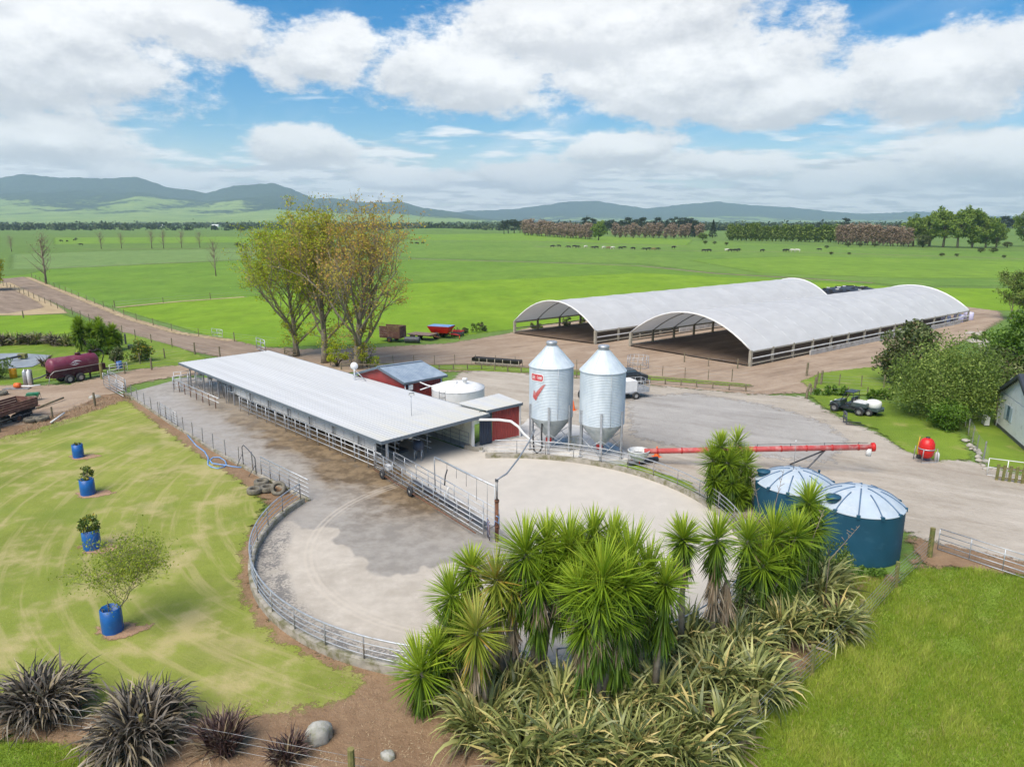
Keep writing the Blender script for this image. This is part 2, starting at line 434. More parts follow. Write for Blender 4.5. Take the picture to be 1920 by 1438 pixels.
plain('vehicle_green', (.052, .080, .078), .38, 0, .15, 3.0, (.13, .13, .11), .3)
plain('glass_blue', (.10, .16, .20), .12, 0, .2, 1.5)
plain('curtain', (.42, .50, .53), .7, 0, .12, 1.2)
plain('weatherboard', (.82, .81, .77), .55, 0, .05, 1.0, (.56, .53, .46), .25)
plain('roof_steel', (.060, .068, .080), .45, .3, .1, 2.0)
plain('silage_wrap', (.66, .62, .82), .4, 0, .05, 2.0)
plain('boulder_stone', (.39, .375, .33), .92, 0, .22, 5.0, (.235, .24, .15), .5, .6)
plain('pale_stone', (.42, .38, .32), .92, 0, .2, 5.0, (.34, .30, .24), .4, .5)
plain('bark', (.235, .190, .135), .95, 0, .3, 5.0, (.30, .27, .19), .4, .6)
plain('dark_bark', (.085, .066, .050), .95, 0, .3, 5.0, (.12, .11, .075), .4, .6)
plain('twig_brown', (.26, .20, .15), .95, 0, .2, 2.0)
plain('cow_black', (.018, .017, .017), .8, 0, .2, 2.0)
plain('cow_white', (.62, .58, .50), .8, 0, .1, 2.0)
plain('cow_brown', (.20, .105, .055), .8, 0, .2, 2.0)
plain('pond_liner', (.26, .29, .31), .6, 0, .15, .8, (.36, .37, .37), .4)
plain('canvas', (.70, .71, .69), .8, 0, .1, 5.0, (.35, .36, .33), .4)
def roof_sheet(b):
    put(b, 'Specular IOR Level', .3)
    p = pos(); px, py, pz = sep(p)
    al = px * -.69 + py * .723
    q = comb(al * .06, (px * .723 + py * .69) * 1.4, 0.0)
    s = noise(1.0, 5, q, .6); n = noise(.5, 6, p, .65)
    k = mixc(sm(s, .3, .7), (.50, .505, .505), (.575, .58, .58))
    lichen = sm(al + (n - .5) * 9.0, 42.0, 30.0) * sm(s * .6 + n * .4, .40, .60)
    k = mixc(lichen * .62, k, (.52, .47, .30)); k = mixc(sm(noise(2.2, 7, p, .7), .62, .8) * .25, k, (.42, .40, .34))
    put(b, 'Base Color', k); put(b, 'Roughness', .55); put(b, 'Metallic', .0)
mat('roof_white_steel', roof_sheet)
def blue_roof(b):
    p = pos(); n = noise(1.3, 6, p, .65)
    put(b, 'Base Color', mixc(sm(n, .35, .7), (.235, .300, .375), (.330, .395, .460))); put(b, 'Roughness', .45); put(b, 'Metallic', .25)
mat('roof_blue_steel', blue_roof)
def zinc(b):
    p = pos(); n = noise(2.4, 5, vscale(p, (1, 1, .35)), .6); v = voro(26.0, p)
    k = mixc(sm(n, .3, .7), (.50, .57, .61), (.63, .69, .72)); k = mixc(sm(v, .1, .5) * .2, k, (.68, .73, .76))
    put(b, 'Base Color', k); put(b, 'Roughness', .55); put(b, 'Metallic', .12)
mat('silo_zinc', zinc)
def dullzinc(b):
    p = pos(); n = noise(1.6, 6, p, .66)
    put(b, 'Base Color', mixc(sm(n, .3, .7), (.30, .335, .34), (.45, .48, .48))); put(b, 'Roughness', .55); put(b, 'Metallic', .35)
mat('hopper_zinc', dullzinc)
def membrane(b):
    p = pos(); n = noise(.35, 6, p, .6); s = noise(1.0, 5, vscale(p, (.5, .5, 2.0)), .65)
    k = mixc(sm(n * .5 + s * .5, .35, .68), (.61, .605, .59), (.70, .695, .68))
    put(b, 'Base Color', k); put(b, 'Roughness', .55)
    tl = node('ShaderNodeBsdfTranslucent'); put(tl, 'Color', (.75, .74, .71, 1)); mx = node('ShaderNodeMixShader'); put(mx, 0, .22)
    X.tree.links.new(b.outputs[0], mx.inputs[1]); X.tree.links.new(tl.outputs[0], mx.inputs[2])
    return mx.outputs[0]
mat('white_membrane', membrane)
def foliage(name, dark, mid, light, odd=None, odd_amt=.0, rough=.5, trans=.3, spec=.3):
    """leaf colour varies leaf by leaf with the tint attribute"""
    def fn(b):
        u = t = attr('tint')
        k = mixc(sm(u, 0.0, .55), dark, mid); k = mixc(sm(u, .5, 1.0), k, light)
        if odd: k = mixc(sm(t.m('MULTIPLY', 37.7).m('FRACT'), 1 - odd_amt - .02, 1 - odd_amt + .02), k, odd)
        put(b, 'Base Color', k); put(b, 'Roughness', rough); put(b, 'Specular IOR Level', spec)
        tl = node('ShaderNodeBsdfTranslucent'); put(tl, 'Color', k); mx = node('ShaderNodeMixShader'); put(mx, 0, trans)
        X.tree.links.new(b.outputs[0], mx.inputs[1]); X.tree.links.new(tl.outputs[0], mx.inputs[2])
        return mx.outputs[0]
    return mat(name, fn)
foliage('poplar_green', (.27, .35, .020), (.42, .50, .030), (.53, .58, .07), (.52, .40, .06), .12, .6, .45)
foliage('poplar_olive', (.31, .36, .026), (.48, .51, .045), (.57, .59, .08), (.56, .41, .08), .18, .6, .45)
foliage('poplar_rust', (.42, .34, .045), (.56, .45, .08), (.58, .54, .09), (.64, .38, .12), .30, .6, .45)
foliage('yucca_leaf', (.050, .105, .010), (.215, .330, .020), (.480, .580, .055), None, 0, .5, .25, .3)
foliage('yucca_pale', (.16, .22, .020), (.31, .36, .045), (.46, .46, .11), (.50, .33, .06), .12, .55, .3, .2)
foliage('dead_leaf', (.19, .135, .085), (.31, .235, .155), (.42, .34, .24), None, 0, .85, .1, .1)
foliage('flax_leaf', (.060, .085, .026), (.200, .225, .062), (.460, .455, .165), (.60, .48, .18), .10, .42, .12, .4)
foliage('flax_dark', (.034, .028, .019), (.110, .088, .062), (.270, .230, .180), (.36, .29, .17), .12, .42, .06, .4)
foliage('flax_bronze', (.040, .022, .022), (.095, .055, .050), (.17, .115, .09), (.26, .20, .12), .12, .45, .08)
foliage('shrub_green', (.055, .095, .016), (.170, .250, .042), (.350, .430, .10), None, 0, .55, .3)
foliage('shrub_dark', (.042, .066, .020), (.115, .150, .046), (.220, .245, .085), (.20, .14, .07), .08, .45, .15, .35)
foliage('shrub_bright', (.058, .125, .014), (.120, .225, .024), (.205, .315, .045), None, 0, .5, .3)
foliage('citrus_leaf', (.040, .085, .012), (.105, .165, .022), (.215, .255, .035), (.55, .38, .03), .08, .4, .2, .4)
foliage('willow_leaf', (.120, .185, .032), (.210, .300, .052), (.290, .380, .075), None, 0, .6, .35)
foliage('pine_needle', (.012, .026, .014), (.026, .046, .024), (.048, .070, .036), None, 0, .7, .05)
foliage('bud_brown', (.24, .165, .115), (.35, .255, .18), (.43, .33, .24), None, 0, .8, .25)
foliage('bud_tan', (.20, .155, .10), (.27, .215, .14), (.33, .28, .18), None, 0, .8, .2)
foliage('blade', (.150, .250, .018), (.320, .430, .040), (.540, .600, .110), (.50, .44, .17), .08, .55, .4)
foliage('lawn_blade', (.190, .245, .034), (.300, .325, .065), (.420, .400, .13), (.52, .45, .20), .20, .65, .3)
foliage('dry_blade', (.24, .15, .09), (.38, .27, .16), (.52, .41, .26), None, 0, .85, .15)
def hill_mat(b):
    p = pos(); px, py, pz = sep(p)
    n = noise(.0035, 6, p, .6); f = noise(.02, 6, p, .65); past = attr('pasture')
    forest = mixc(sm(f, .35, .65), (.016, .032, .020), (.050, .080, .038))
    grass = mixc(sm(f * .5 + n * .5, .35, .65), (.170, .270, .060), (.290, .370, .090))
    k = mixc(sm(past + (n - .5) * 1.3 + (f - .5) * .5, .42, .60), forest, grass)
    put(b, 'Base Color', k); put(b, 'Roughness', .9); put(b, 'Specular IOR Level', .1)
    bump(b, noise(.045, 4, p, .7), 1.0, 14.0)
mat('hill_cover', hill_mat)
def sign_print(b):
    put(b, 'Base Color', (.60, .03, .04, 1)); put(b, 'Roughness', .5)
mat('sign_red', sign_print)

# ------------------------------------------------------------------ ground
def struct(o, name=None): o['kind'] = 'structure'; return o
struct(MB().add([(-24000, -4000, 0), (24000, -4000, 0), (24000, 12700, 0), (-24000, 12700, 0)], [(0, 1, 2, 3)]).build('ground', 'plain_grass'))

def poly_sd(pts, poly):
    """signed distance (inside positive) of points (n,2) to a polygon"""
    P = np.asarray(pts); V = np.asarray(poly, dtype=float); W = np.roll(V, -1, axis=0)
    best = np.full(len(P), 1e18); inside = np.zeros(len(P), bool)
    for (ax, ay), (bx, by) in zip(V, W):
        ex, ey = bx - ax, by - ay; L = ex * ex + ey * ey + 1e-12
        t = np.clip(((P[:, 0] - ax) * ex + (P[:, 1] - ay) * ey) / L, 0, 1)
        d = (P[:, 0] - ax - t * ex) ** 2 + (P[:, 1] - ay - t * ey) ** 2
        best = np.minimum(best, d)
        c = ((ay > P[:, 1]) != (by > P[:, 1])) & (P[:, 0] < (bx - ax) * (P[:, 1] - ay) / (by - ay + 1e-12) + ax)
        inside ^= c
    return np.where(inside, 1, -1) * np.sqrt(best)
sheet_z = [.006]
POLY = {}
def sheet(name, px, m, margin=1.0, world=False, ncell=11000):
    poly = [(p[0], p[1]) for p in px] if world else [tuple(G(*p))[:2] for p in px]
    POLY.setdefault(name, []).append(poly)
    A = np.array(poly); lo = A.min(0) - margin; hi = A.max(0) + margin
    cell = max(.22, math.sqrt((hi[0] - lo[0]) * (hi[1] - lo[1]) / ncell))
    nx = int((hi[0] - lo[0]) / cell) + 2; ny = int((hi[1] - lo[1]) / cell) + 2
    gx, gy = np.meshgrid(lo[0] + np.arange(nx) * cell, lo[1] + np.arange(ny) * cell)
    pts = np.stack([gx.ravel(), gy.ravel()], 1); sd_ = poly_sd(pts, poly)
    i = np.arange(nx * ny).reshape(ny, nx)
    q = np.stack([i[:-1, :-1], i[:-1, 1:], i[1:, 1:], i[1:, :-1]], -1).reshape(-1, 4)
    q = q[sd_[q].max(1) > -margin]
    used = np.unique(q); re = np.zeros(nx * ny, int); re[used] = np.arange(len(used))
    sheet_z[0] += .003
    co = np.column_stack([pts[used], np.full(len(used), sheet_z[0])])
    return struct(np_mesh(name, co, re[q], m, attrs={'edge': sd_[used]}))
# --- pastures
sheet('pasture', [(20, 477), (200, 471), (465, 466), (640, 468), (640, 482), (460, 487), (90, 505), (15, 505)], 'paddock_pale', 6)
sheet('pasture', [(-700, 560), (40, 516), (90, 505), (460, 488), (800, 487), (1200, 497), (1340, 514), (1560, 526), (1700, 538), (1200, 520), (1000, 524), (800, 530), (620, 545), (450, 558), (330, 567), (215, 579), (100, 550)], 'paddock_mid', 4)
sheet('pasture', [(660, 437), (900, 436), (1400, 455), (1750, 470), (2300, 476), (2300, 536), (1700, 537), (1560, 524), (1340, 512), (1200, 495), (800, 484), (660, 476)], 'paddock_green', 6)
sheet('pasture', [(215, 579), (330, 567), (450, 558), (620, 544), (800, 530), (1000, 522), (1200, 512), (1400, 522), (1700, 539), (2200, 545), (2200, 590), (1860, 582), (1400, 600), (960, 618), (830, 634), (700, 646), (480, 652), (420, 640), (330, 612)], 'paddock_lime', 2)
sheet('pasture', [(-300, 592), (0, 592), (120, 590), (170, 605), (175, 618), (100, 630), (0, 632), (-300, 640)], 'paddock_lime', 1)
sheet('pasture', [(660, 438), (1000, 438), (1300, 450), (1290, 460), (1000, 452), (660, 449)], 'paddock_fresh', 6)
sheet('pasture', [(1290, 488), (1500, 480), (1920, 490), (2200, 500), (2200, 522), (1700, 522), (1420, 512)], 'paddock_fresh', 6)
sheet('pasture', [(100, 446), (420, 444), (650, 446), (650, 455), (420, 455), (100, 458)], 'paddock_fresh', 6)
# --- drains and bare lines between the paddocks
def strip(px, w):
    pts = [G(*p) for p in px]; L = []; Rr = []
    for i, p in enumerate(pts):
        d = (pts[min(i + 1, len(pts) - 1)] - pts[max(i - 1, 0)]).normalized(); n = Vector((-d.y, d.x, 0)) * w / 2
        L.append((p + n)[:2]); Rr.append((p - n)[:2])
    return L + Rr[::-1]
sheet('drain', strip([(770, 486), (1000, 492), (1200, 499), (1340, 513), (1480, 521), (1640, 531)], 2.2), 'race_dirt', 2, True, 30000)
sheet('drain', strip([(215, 577), (330, 566), (460, 557)], 1.5), 'dry_thatch', 1.5, True)
sheet('drain', strip([(60, 504), (250, 496), (460, 487)], 1.2), 'race_dirt', 2, True)
sheet('drain', strip([(660, 450), (1000, 453), (1290, 462)], 2.6), 'race_dirt', 3, True, 30000)
sheet('drain', strip([(100, 446), (420, 443), (650, 446)], 3.2), 'race_dirt', 3, True, 30000)
sheet('drain', strip([(150, 468), (470, 466), (650, 464)], 3.0), 'race_dirt', 3, True)
sheet('drain', strip([(1000, 462), (1250, 470), (1500, 473), (1800, 482), (1920, 486)], 2.6), 'race_dirt', 3, True, 30000)
# --- earth round the farm
sheet('dirt_yard', [(390, 640), (480, 650), (560, 655), (700, 652), (840, 644), (950, 626), (1000, 612), (1180, 590), (1500, 560), (1700, 560), (1830, 578), (1875, 584), (1885, 598), (1840, 625), (1800, 645), (1740, 670), (1640, 690), (1560, 712), (1520, 738), (1410, 742), (1100, 712), (900, 698), (640, 700), (500, 672), (420, 664), (360, 650)], 'farm_dirt', 2, ncell=40000)
sheet('dirt_race', [(-60, 505), (10, 523), (45, 519), (130, 553), (240, 598), (330, 625), (440, 639), (490, 650), (560, 676), (440, 676), (330, 655), (270, 642), (200, 612), (110, 573), (5, 530), (-120, 515)], 'race_dirt', 1.5, ncell=24000)
sheet('dry_verge', strip([(50, 520), (135, 554), (245, 599), (335, 625), (440, 640)], 1.6), 'dry_thatch', 1, True)
sheet('dry_verge', [(-60, 535), (20, 530), (110, 574), (130, 588), (40, 592), (-60, 592)], 'dry_thatch', 1)
sheet('dug_earth', [(-60, 542), (20, 540), (70, 566), (85, 577), (20, 588), (-60, 590)], 'race_dirt', 1)
sheet('garden_lawn', [(-60, 632), (120, 628), (170, 620), (240, 625), (330, 650), (390, 672), (345, 690), (230, 694), (150, 706), (90, 716), (-60, 735)], 'verge_grass', 1)
sheet('driveway', [(-80, 728), (20, 722), (130, 722), (190, 706), (250, 694), (330, 686), (420, 672), (420, 700), (330, 708), (250, 722), (215, 742), (130, 775), (60, 800), (0, 815), (-80, 830)], 'farm_dirt', .8)
sheet('soil_bank', [(-60, 810), (60, 795), (130, 770), (190, 742), (236, 738), (246, 752), (190, 772), (70, 818), (-60, 850)], 'bed_soil', .6)
sheet('gravel_yard', [(860, 700), (905, 694), (1100, 712), (1410, 740), (1510, 744), (1545, 766), (1600, 795), (1650, 815), (1700, 842), (1830, 868), (1960, 905), (2150, 960), (2150, 1100), (1920, 1064), (1760, 1030), (1700, 1000), (1640, 985), (1560, 1010), (1400, 1000), (1330, 940), (1170, 860), (980, 845), (960, 770), (880, 760), (820, 735)], 'yard_gravel', 1, ncell=40000)
sheet('gravel_yard', [(1170, 745), (1300, 738), (1440, 760), (1540, 790), (1600, 830), (1560, 870), (1300, 850), (1180, 820)], 'grey_metal', 2)
sheet('verge', [(1515, 742), (1560, 742), (1660, 755), (1790, 785), (1802, 825), (1826, 862), (1760, 868), (1690, 846), (1640, 806), (1590, 790), (1545, 765)], 'verge_grass', .6)
sheet('house_lawn', [(1800, 745), (2000, 760), (2000, 895), (1850, 878), (1830, 845), (1806, 800)], 'verge_grass', .6)
sheet('verge', [(1500, 716), (1540, 700), (1620, 690), (1680, 690), (1680, 745), (1560, 740), (1515, 728)], 'verge_grass', .6)
sheet('verge', [(700, 692), (900, 697), (1100, 706), (1410, 728), (1410, 722), (1100, 696), (900, 686), (700, 682)], 'verge_grass', .5, ncell=20000)
sheet('verge', [(1160, 872), (1200, 876), (1300, 908), (1310, 945), (1240, 925), (1160, 890)], 'verge_grass', .5)
sheet('soil_strip', strip([(245, 752), (390, 852), (520, 930), (560, 965)], 2.2), 'bed_soil', .5, True)
ring = [(YC[0] + (YR + rr) * math.cos(t), YC[1] + (YR + rr) * math.sin(t)) for rr, ts in ((1.5, np.linspace(R(150), R(262), 30)), (-.1, np.linspace(R(260), R(140), 30))) for t in ts]
sheet('soil_strip', ring, 'bed_soil', .5, True, 20000)
sheet('planting_bed', [(-400, 1300), (300, 1320), (520, 1310), (620, 1280), (660, 1240), (760, 1252), (960, 1180), (1250, 1060), (1380, 985), (1480, 990), (1560, 1080), (1690, 1080), (1690, 1100), (1600, 1205), (1480, 1300), (1330, 1445), (1260, 1560), (300, 1560), (240, 1436), (100, 1402), (-400, 1385)], 'bed_soil', .5, ncell=40000)
sheet('mown_lawn_ground', [(-80, 842), (60, 808), (190, 768), (236, 750), (300, 800), (390, 862), (470, 915), (500, 950), (467, 1010), (452, 1080), (469, 1150), (523, 1203), (610, 1243), (695, 1268), (660, 1318), (520, 1346), (300, 1352), (-300, 1340)], 'mown_lawn', .5, ncell=40000)
sheet('pasture', [(1700, 1072), (1800, 1068), (1930, 1085), (2300, 1110), (2300, 1700), (1200, 1700), (1335, 1438), (1480, 1300), (1600, 1205), (1690, 1095)], 'thick_pasture', .6, ncell=40000)
sheet('pasture', [(-400, 1388), (60, 1396), (150, 1412), (240, 1440), (300, 1560), (-400, 1700)], 'thick_pasture', .4)
sheet('dirt_apron', [(1700, 1010), (1780, 1025), (1960, 1065), (1960, 1092), (1800, 1072), (1715, 1068)], 'bed_soil', .4)

# --- hills beyond the plain
def hills(name, x0, x1, y0, depth, crest, nx, ny, seed, foot=.0):
    """crest: list of (azimuth px, crest px); ridge rises from y0 to y0+depth"""
    xs = np.linspace(x0, x1, nx); t = np.linspace(0, 1.35, ny)
    cp = np.array(crest, float)
    r = np.random.default_rng(seed)
    gx, gt = np.meshgrid(xs, t); gy = y0 + gt * depth
    azpx = 960 + FOC * gx / gy * math.cos(PITCH)
    ang = (HORIZON - np.interp(azpx, cp[:, 0], cp[:, 1])) / FOC
    top = CAM_H + ang * (y0 + depth) * .985
    n = np.zeros_like(gx)
    for k in range(9):
        w = r.normal(0, 1, 2); w /= np.linalg.norm(w); lam = 2600 / 1.55 ** k; ph = r.uniform(0, 6.28)
        n += np.abs(np.sin((gx * w[0] + gy * w[1]) * math.pi / lam + ph + 1.3 * np.sin(gx / 1500 + k))) * .62 ** k
    n = n / n.max()
    prof = np.where(gt < 1, np.power(np.clip(gt, 0, 1), 1.25), 1 - (gt - 1) * .8)
    h = top * prof * (1 - (1 - n) * .55 * np.clip(4 * prof * (1 - prof) + .06, 0, 1) ** .7)
    h += r.normal(0, 3.5, gx.shape) * (prof > .2)
    h[0] = -3
    past = np.clip(1.15 - prof * 2.3 + (n - .5) * .9, 0, 1) * foot
    i = np.arange(nx * ny).reshape(ny, nx)
    q = np.stack([i[:-1, :-1], i[:-1, 1:], i[1:, 1:], i[1:, :-1]], -1).reshape(-1, 4)
    return struct(np_mesh(name, np.column_stack([gx.ravel(), gy.ravel(), h.ravel()]), q, 'hill_cover', attrs={'pasture': past.ravel()}, smooth=True))
hills('hills', -9500, 900, 3900, 4900, [(-400, 350), (0, 342), (60, 335), (100, 328), (170, 333), (240, 337), (300, 334), (350, 350), (420, 362), (470, 350), (540, 344), (575, 356), (610, 372), (640, 371), (700, 381), (760, 378), (800, 390), (860, 398), (900, 407), (960, 414), (1100, 416)], 240, 70, 3, 1.0)
hills('hills', -2500, 12500, 8600, 3000, [(700, 415), (820, 405), (880, 396), (960, 393), (1020, 385), (1060, 379), (1110, 378), (1150, 384), (1200, 391), (1250, 384), (1320, 379), (1380, 385), (1450, 388), (1520, 396), (1580, 401), (1680, 397), (1740, 402), (1900, 408), (2400, 405)], 260, 60, 9, .55)
# a low rise in the middle paddocks and the rising ground behind the willows
def knoll(name, cx, cy, rx, ry, h, m):
    n = 26; gx, gy = np.meshgrid(np.linspace(-1, 1, n), np.linspace(-1, 1, n))
    z = h * np.clip(1 - gx ** 2 - gy ** 2, 0, 1) ** 1.5 - .05
    i = np.arange(n * n).reshape(n, n); q = np.stack([i[:-1, :-1], i[:-1, 1:], i[1:, 1:], i[1:, :-1]], -1).reshape(-1, 4)
    return struct(np_mesh(name, np.column_stack([cx + gx.ravel() * rx, cy + gy.ravel() * ry, z.ravel()]), q, m, smooth=True))
knoll('rise', -110, 1010, 120, 160, 5.5, 'plain_grass')
knoll('rise', 560, 720, 160, 160, 9.0, 'plain_grass')

# ------------------------------------------------------------------ concrete dairy yard
CZ = .14                                            # top of the yard slab
def arc(a0, a1, n, r=YR): return [Vector((YC[0] + r * math.cos(R(a0 + (a1 - a0) * i / n)), YC[1] + r * math.sin(R(a0 + (a1 - a0) * i / n)), 0)) for i in range(n + 1)]
lane_out = [G(236, 741), G(320, 797), G(400, 848), G(490, 898), G(581, 944)]
yard = [p[:2] for p in lane_out] + [p[:2] for p in arc(159.5, 437, 90)] + [G(905, 850)[:2], G(872, 846)[:2], (-24.5, 67.8), G(345, 711)[:2]]
struct(MB().prism([tuple(p) for p in yard], .0, CZ).build('concrete_yard', 'yard_concrete'))
pad = [(905, 849), (960, 815), (1000, 790), (1090, 806), (1196, 868), (1157, 888)]
padw = [tuple(G(*p)[:2]) for p in pad[:-1]] + [tuple(p[:2]) for p in arc(61, 82, 8, YR + .22)]
struct(MB().prism(padw, 0, .30).build('silo_slab', 'pale_concrete'))
struct(MB().prism([tuple(G(*p)[:2]) for p in [(878, 846), (905, 852), (962, 818), (978, 828), (1002, 795), (990, 790), (972, 812), (898, 834)]], 0, .24).build('entry_slab', 'pale_concrete'))
def kerb(name, pts, w, h, m='kerb_concrete'):
    mb = MB(); L = []; Q = []
    for i, p in enumerate(pts):
        d = (pts[min(i + 1, len(pts) - 1)] - pts[max(i - 1, 0)]).normalized(); n = Vector((-d.y, d.x, 0)) * w / 2
        L.append(p + n); Q.append(p - n)
    k = len(pts)
    for i in range(k): mb.v += [(L[i].x, L[i].y, 0), (L[i].x, L[i].y, h), (Q[i].x, Q[i].y, h), (Q[i].x, Q[i].y, 0)]
    for i in range(k - 1):
        o = i * 4
        for a, b in ((0, 1), (1, 2), (2, 3)): mb.f.append((o + a, o + b, o + 4 + b, o + 4 + a))
    mb.f += [(0, 3, 2, 1), (4 * k - 4, 4 * k - 3, 4 * k - 2, 4 * k - 1)]
    return struct(mb.build(name, m))
kerb('kerb', arc(160, 278, 60, YR + .1), .24, .42)
kerb('kerb', arc(-82, 96, 80, YR + .1), .24, .42)
kerb('kerb', [G(905, 850) + Vector((0, 0, 0)), G(890, 849), G(872, 845)], .2, .40)
kerb('kerb', lane_out, .16, .26)

def railing(name, label, pts, post_at, heights, base, top_r=.034, r=.02, post_r=.03, m='galv_pipe', cat='railing', group=None, post_m='dull_pipe', over=.0):
    """pipe railing along a polyline of ground points; every post and rail is a part"""
    t = thing(name, label, cat, tuple(pts[0]) , 0, group)
    H_ = max(heights)
    for p in post_at:
        MB().tube([(p.x, p.y, base), (p.x, p.y, base + H_ + over)], post_r, 8).build('post', post_m, t, True, True)
    for h in heights:
        MB().tube([(p.x, p.y, base + h) for p in pts], top_r if h == H_ else r, 7).build('top_rail' if h == H_ else 'rail', m, t, True, True)
    return t
def along(pts, step, start=0.0):
    out = []; need = start; acc = 0.0
    for a, b in zip(pts[:-1], pts[1:]):
        L = (b - a).length
        while need <= acc + L + 1e-6: out.append(a.lerp(b, (need - acc) / L)); need += step
        acc += L
    return out
left_arc = arc(161, 275, 64, YR + .1)
railing('yard_railing', 'curved galvanised pipe railing on the kerb beside the lawn', left_arc, along(left_arc, 1.72), (.18, .40, .62, .88), .40)
right_arc = arc(-80, 93, 90, YR + .1)
railing('yard_railing', 'curved pipe railing on the kerb in front of the two silos', right_arc, along(right_arc, 1.85), (.18, .42, .66, .90), .40, .028, .017, .024)
# straight run that closes the lane above the round yard
seg = [G(491, 897), G(581, 944)]
railing('yard_railing', 'straight grey pipe panel above the row of four old tyres', seg, along(seg, 1.12), (.25, .50, .75, 1.0, 1.22), .14)
seg2 = [G(583, 943), arc(161, 162, 1, YR + .1)[0]]
# wire fence along the lane
def fence(name, label, pts, step, h, wires, m='post_wood', r=.055, group=None, wire_r=.006, skip=(), strainers=True, square=False, base=.03, lean=.03):
    t = thing(name, label, 'fence', tuple(pts[0]), 0, group)
    ps = along(pts, step)
    for i, p in enumerate(ps):
        k = 1.35 if (strainers and i in (0, len(ps) - 1)) else 1.0
        dx, dy = rnd.uniform(-lean, lean), rnd.uniform(-lean, lean)
        hh = h * k ** .5 + rnd.uniform(-.04, .04)
        mb = MB().tube([(p.x, p.y, base - .05), (p.x + dx * .5, p.y + dy * .5, base + hh * .55), (p.x + dx, p.y + dy, base + hh)], [r * k, r * k * .98, r * k * .94], 8)
        mb.build('post', m, t, False, True)
    for w in wires:
        MB().tube([(p.x, p.y, base + w) for p in pts], wire_r, 4).build('wire', 'fence_wire', t, True, True)
    return t
fence('lane_fence', 'steel post and wire fence between the mown lawn and concrete lane', lane_out[:1] + [G(320, 797), G(400, 848), G(488, 896)], 1.95, 1.05, (.25, .5, .75, .98), 'dull_pipe', .032, None, .007, base=.24)
g = thing('yard_gate', 'narrow barred steel gate set in the lane fence above the lawn', 'gate', tuple(G(302, 785)))
a, b = G(302, 786), G(334, 806)
for h in (.2, .4, .6, .8, 1.0): MB().tube([(a.x, a.y, .28 + h), (b.x, b.y, .28 + h)], .017, 6).build('rail', 'galv_pipe', g, True, True)
for i in range(4):
    p = a.lerp(b, i / 3); MB().tube([(p.x, p.y, .22), (p.x, p.y, 1.42)], .026, 6).build('upright', 'dull_pipe', g, True, True)
# hose hoop on two posts
hp = thing('hose_stand', 'bent steel hoop standing at the lane fence beside the blue hose', 'stand', tuple(G(457, 876)))
a, b = G(457, 877), G(481, 895)
MB().tube([(a.x, a.y, .2), (a.x, a.y, 1.35), (a.x + .12, a.y - .05, 1.5), ((a.x + b.x) / 2, (a.y + b.y) / 2, 1.47), (b.x - .1, b.y + .05, 1.35), (b.x, b.y, 1.2), (b.x, b.y, .2)], .03, 8).build('hoop', 'dark_steel', hp, True, True)
MB().tube([(a.x - .35, a.y - .2, .15), (a.x, a.y, .95)], .02, 6).build('stay', 'dark_steel', hp, True, True)
MB().tube([(b.x - .35, b.y - .3, .15), (b.x, b.y, .8)], .02, 6).build('stay', 'dark_steel', hp, True, True)
hose = [(352, 820), (368, 838), (384, 850), (391, 862), (390, 874), (396, 880), (408, 882), (420, 879), (425, 874), (422, 867), (412, 862), (400, 861), (394, 866), (398, 872), (412, 874), (424, 877), (436, 878), (452, 880), (458, 876)]
hpts = [G(*p) for p in hose]
MB_h = MB().tube([(p.x, p.y, .12 + .05 * (i % 5 == 0)) for i, p in enumerate(hpts)], .045, 7)
tag(MB_h.build('yard_hose', 'blue_hose_plastic', None, True), 'pale blue hose lying in loops on the lawn edge by the lane fence', 'hose')

# ------------------------------------------------------------------ centre pole and backing gate
pole = G(932, 1020); PX, PY = pole.x, pole.y
t = thing('centre_pole', 'rusty tall steel pole standing in the middle of the round yard', 'pole', (PX, PY, 0))
MB().tube([(0, 0, .1), (0, 0, 2.2)], .085, 12).build('post', 'rust_iron', t, True)
MB().tube([(0, 0, 2.2), (0, 0, 3.2)], .055, 10).build('mast', 'dull_pipe', t, True)
MB().tube([(-.10, .04, .3), (-.10, .04, 3.05)], .022, 6).build('conduit', 'galv_pipe', t, True)
for z in (.9, 2.2): MB().lathe([(.086, z - .05), (.115, z - .05), (.115, z + .05), (.086, z + .05)], 12).build('collar', 'rust_iron', t, True)
MB().tube([(-.11, -.09, 1.0), (-.09, -.12, 1.25), (.08, -.1, 1.1), (.1, -.08, 1.4), (-.05, -.11, 1.5)], .025, 6).build('wrapped_hose', 'blue_hose_plastic', t, True)
MB().box((0, 0, 3.22), (.16, .12, .12)).build('cap', 'dark_steel', t)
gend = G(713, 884); gv = gend - pole; GL = gv.length; gz = math.atan2(gv.y, gv.x)
t = thing('backing_gate', 'long galvanised backing gate running from the rusty pole to the shed', 'gate', (PX, PY, CZ), gz)
for side, hs in ((.42, (.30, .55, .80, 1.05, 1.28)), (-.52, (.32, .66, .98, 1.28))):
    x0 = .55; x1 = GL - (.2 if side > 0 else .9)
    for h in hs: MB().tube([(x0, side, h), (x1, side, h)], .03 if h == hs[-1] else .022, 7).build('rail', 'galv_pipe', t, True)
    n = 10 if side > 0 else 8
    for i in range(n + 1):
        x = x0 + (x1 - x0) * i / n
        MB().tube([(x, side, .28), (x, side, hs[-1] + .02)], .026, 6).build('upright', 'galv_pipe', t, True)
for i in range(9):
    x = .7 + i * (GL - 1.6) / 8; MB().tube([(x, .46, .30), (x + .25, -.5, .32)], .022, 6).build('cross_bar', 'rust_iron' if i % 3 == 1 else 'dull_pipe', t, True)
for y in (.62, .16): MB().tube([(.9, y, .26), (GL - .4, y, .26)], .03, 6).build('chord', 'rust_iron' if y > .5 else 'dull_pipe', t, True)
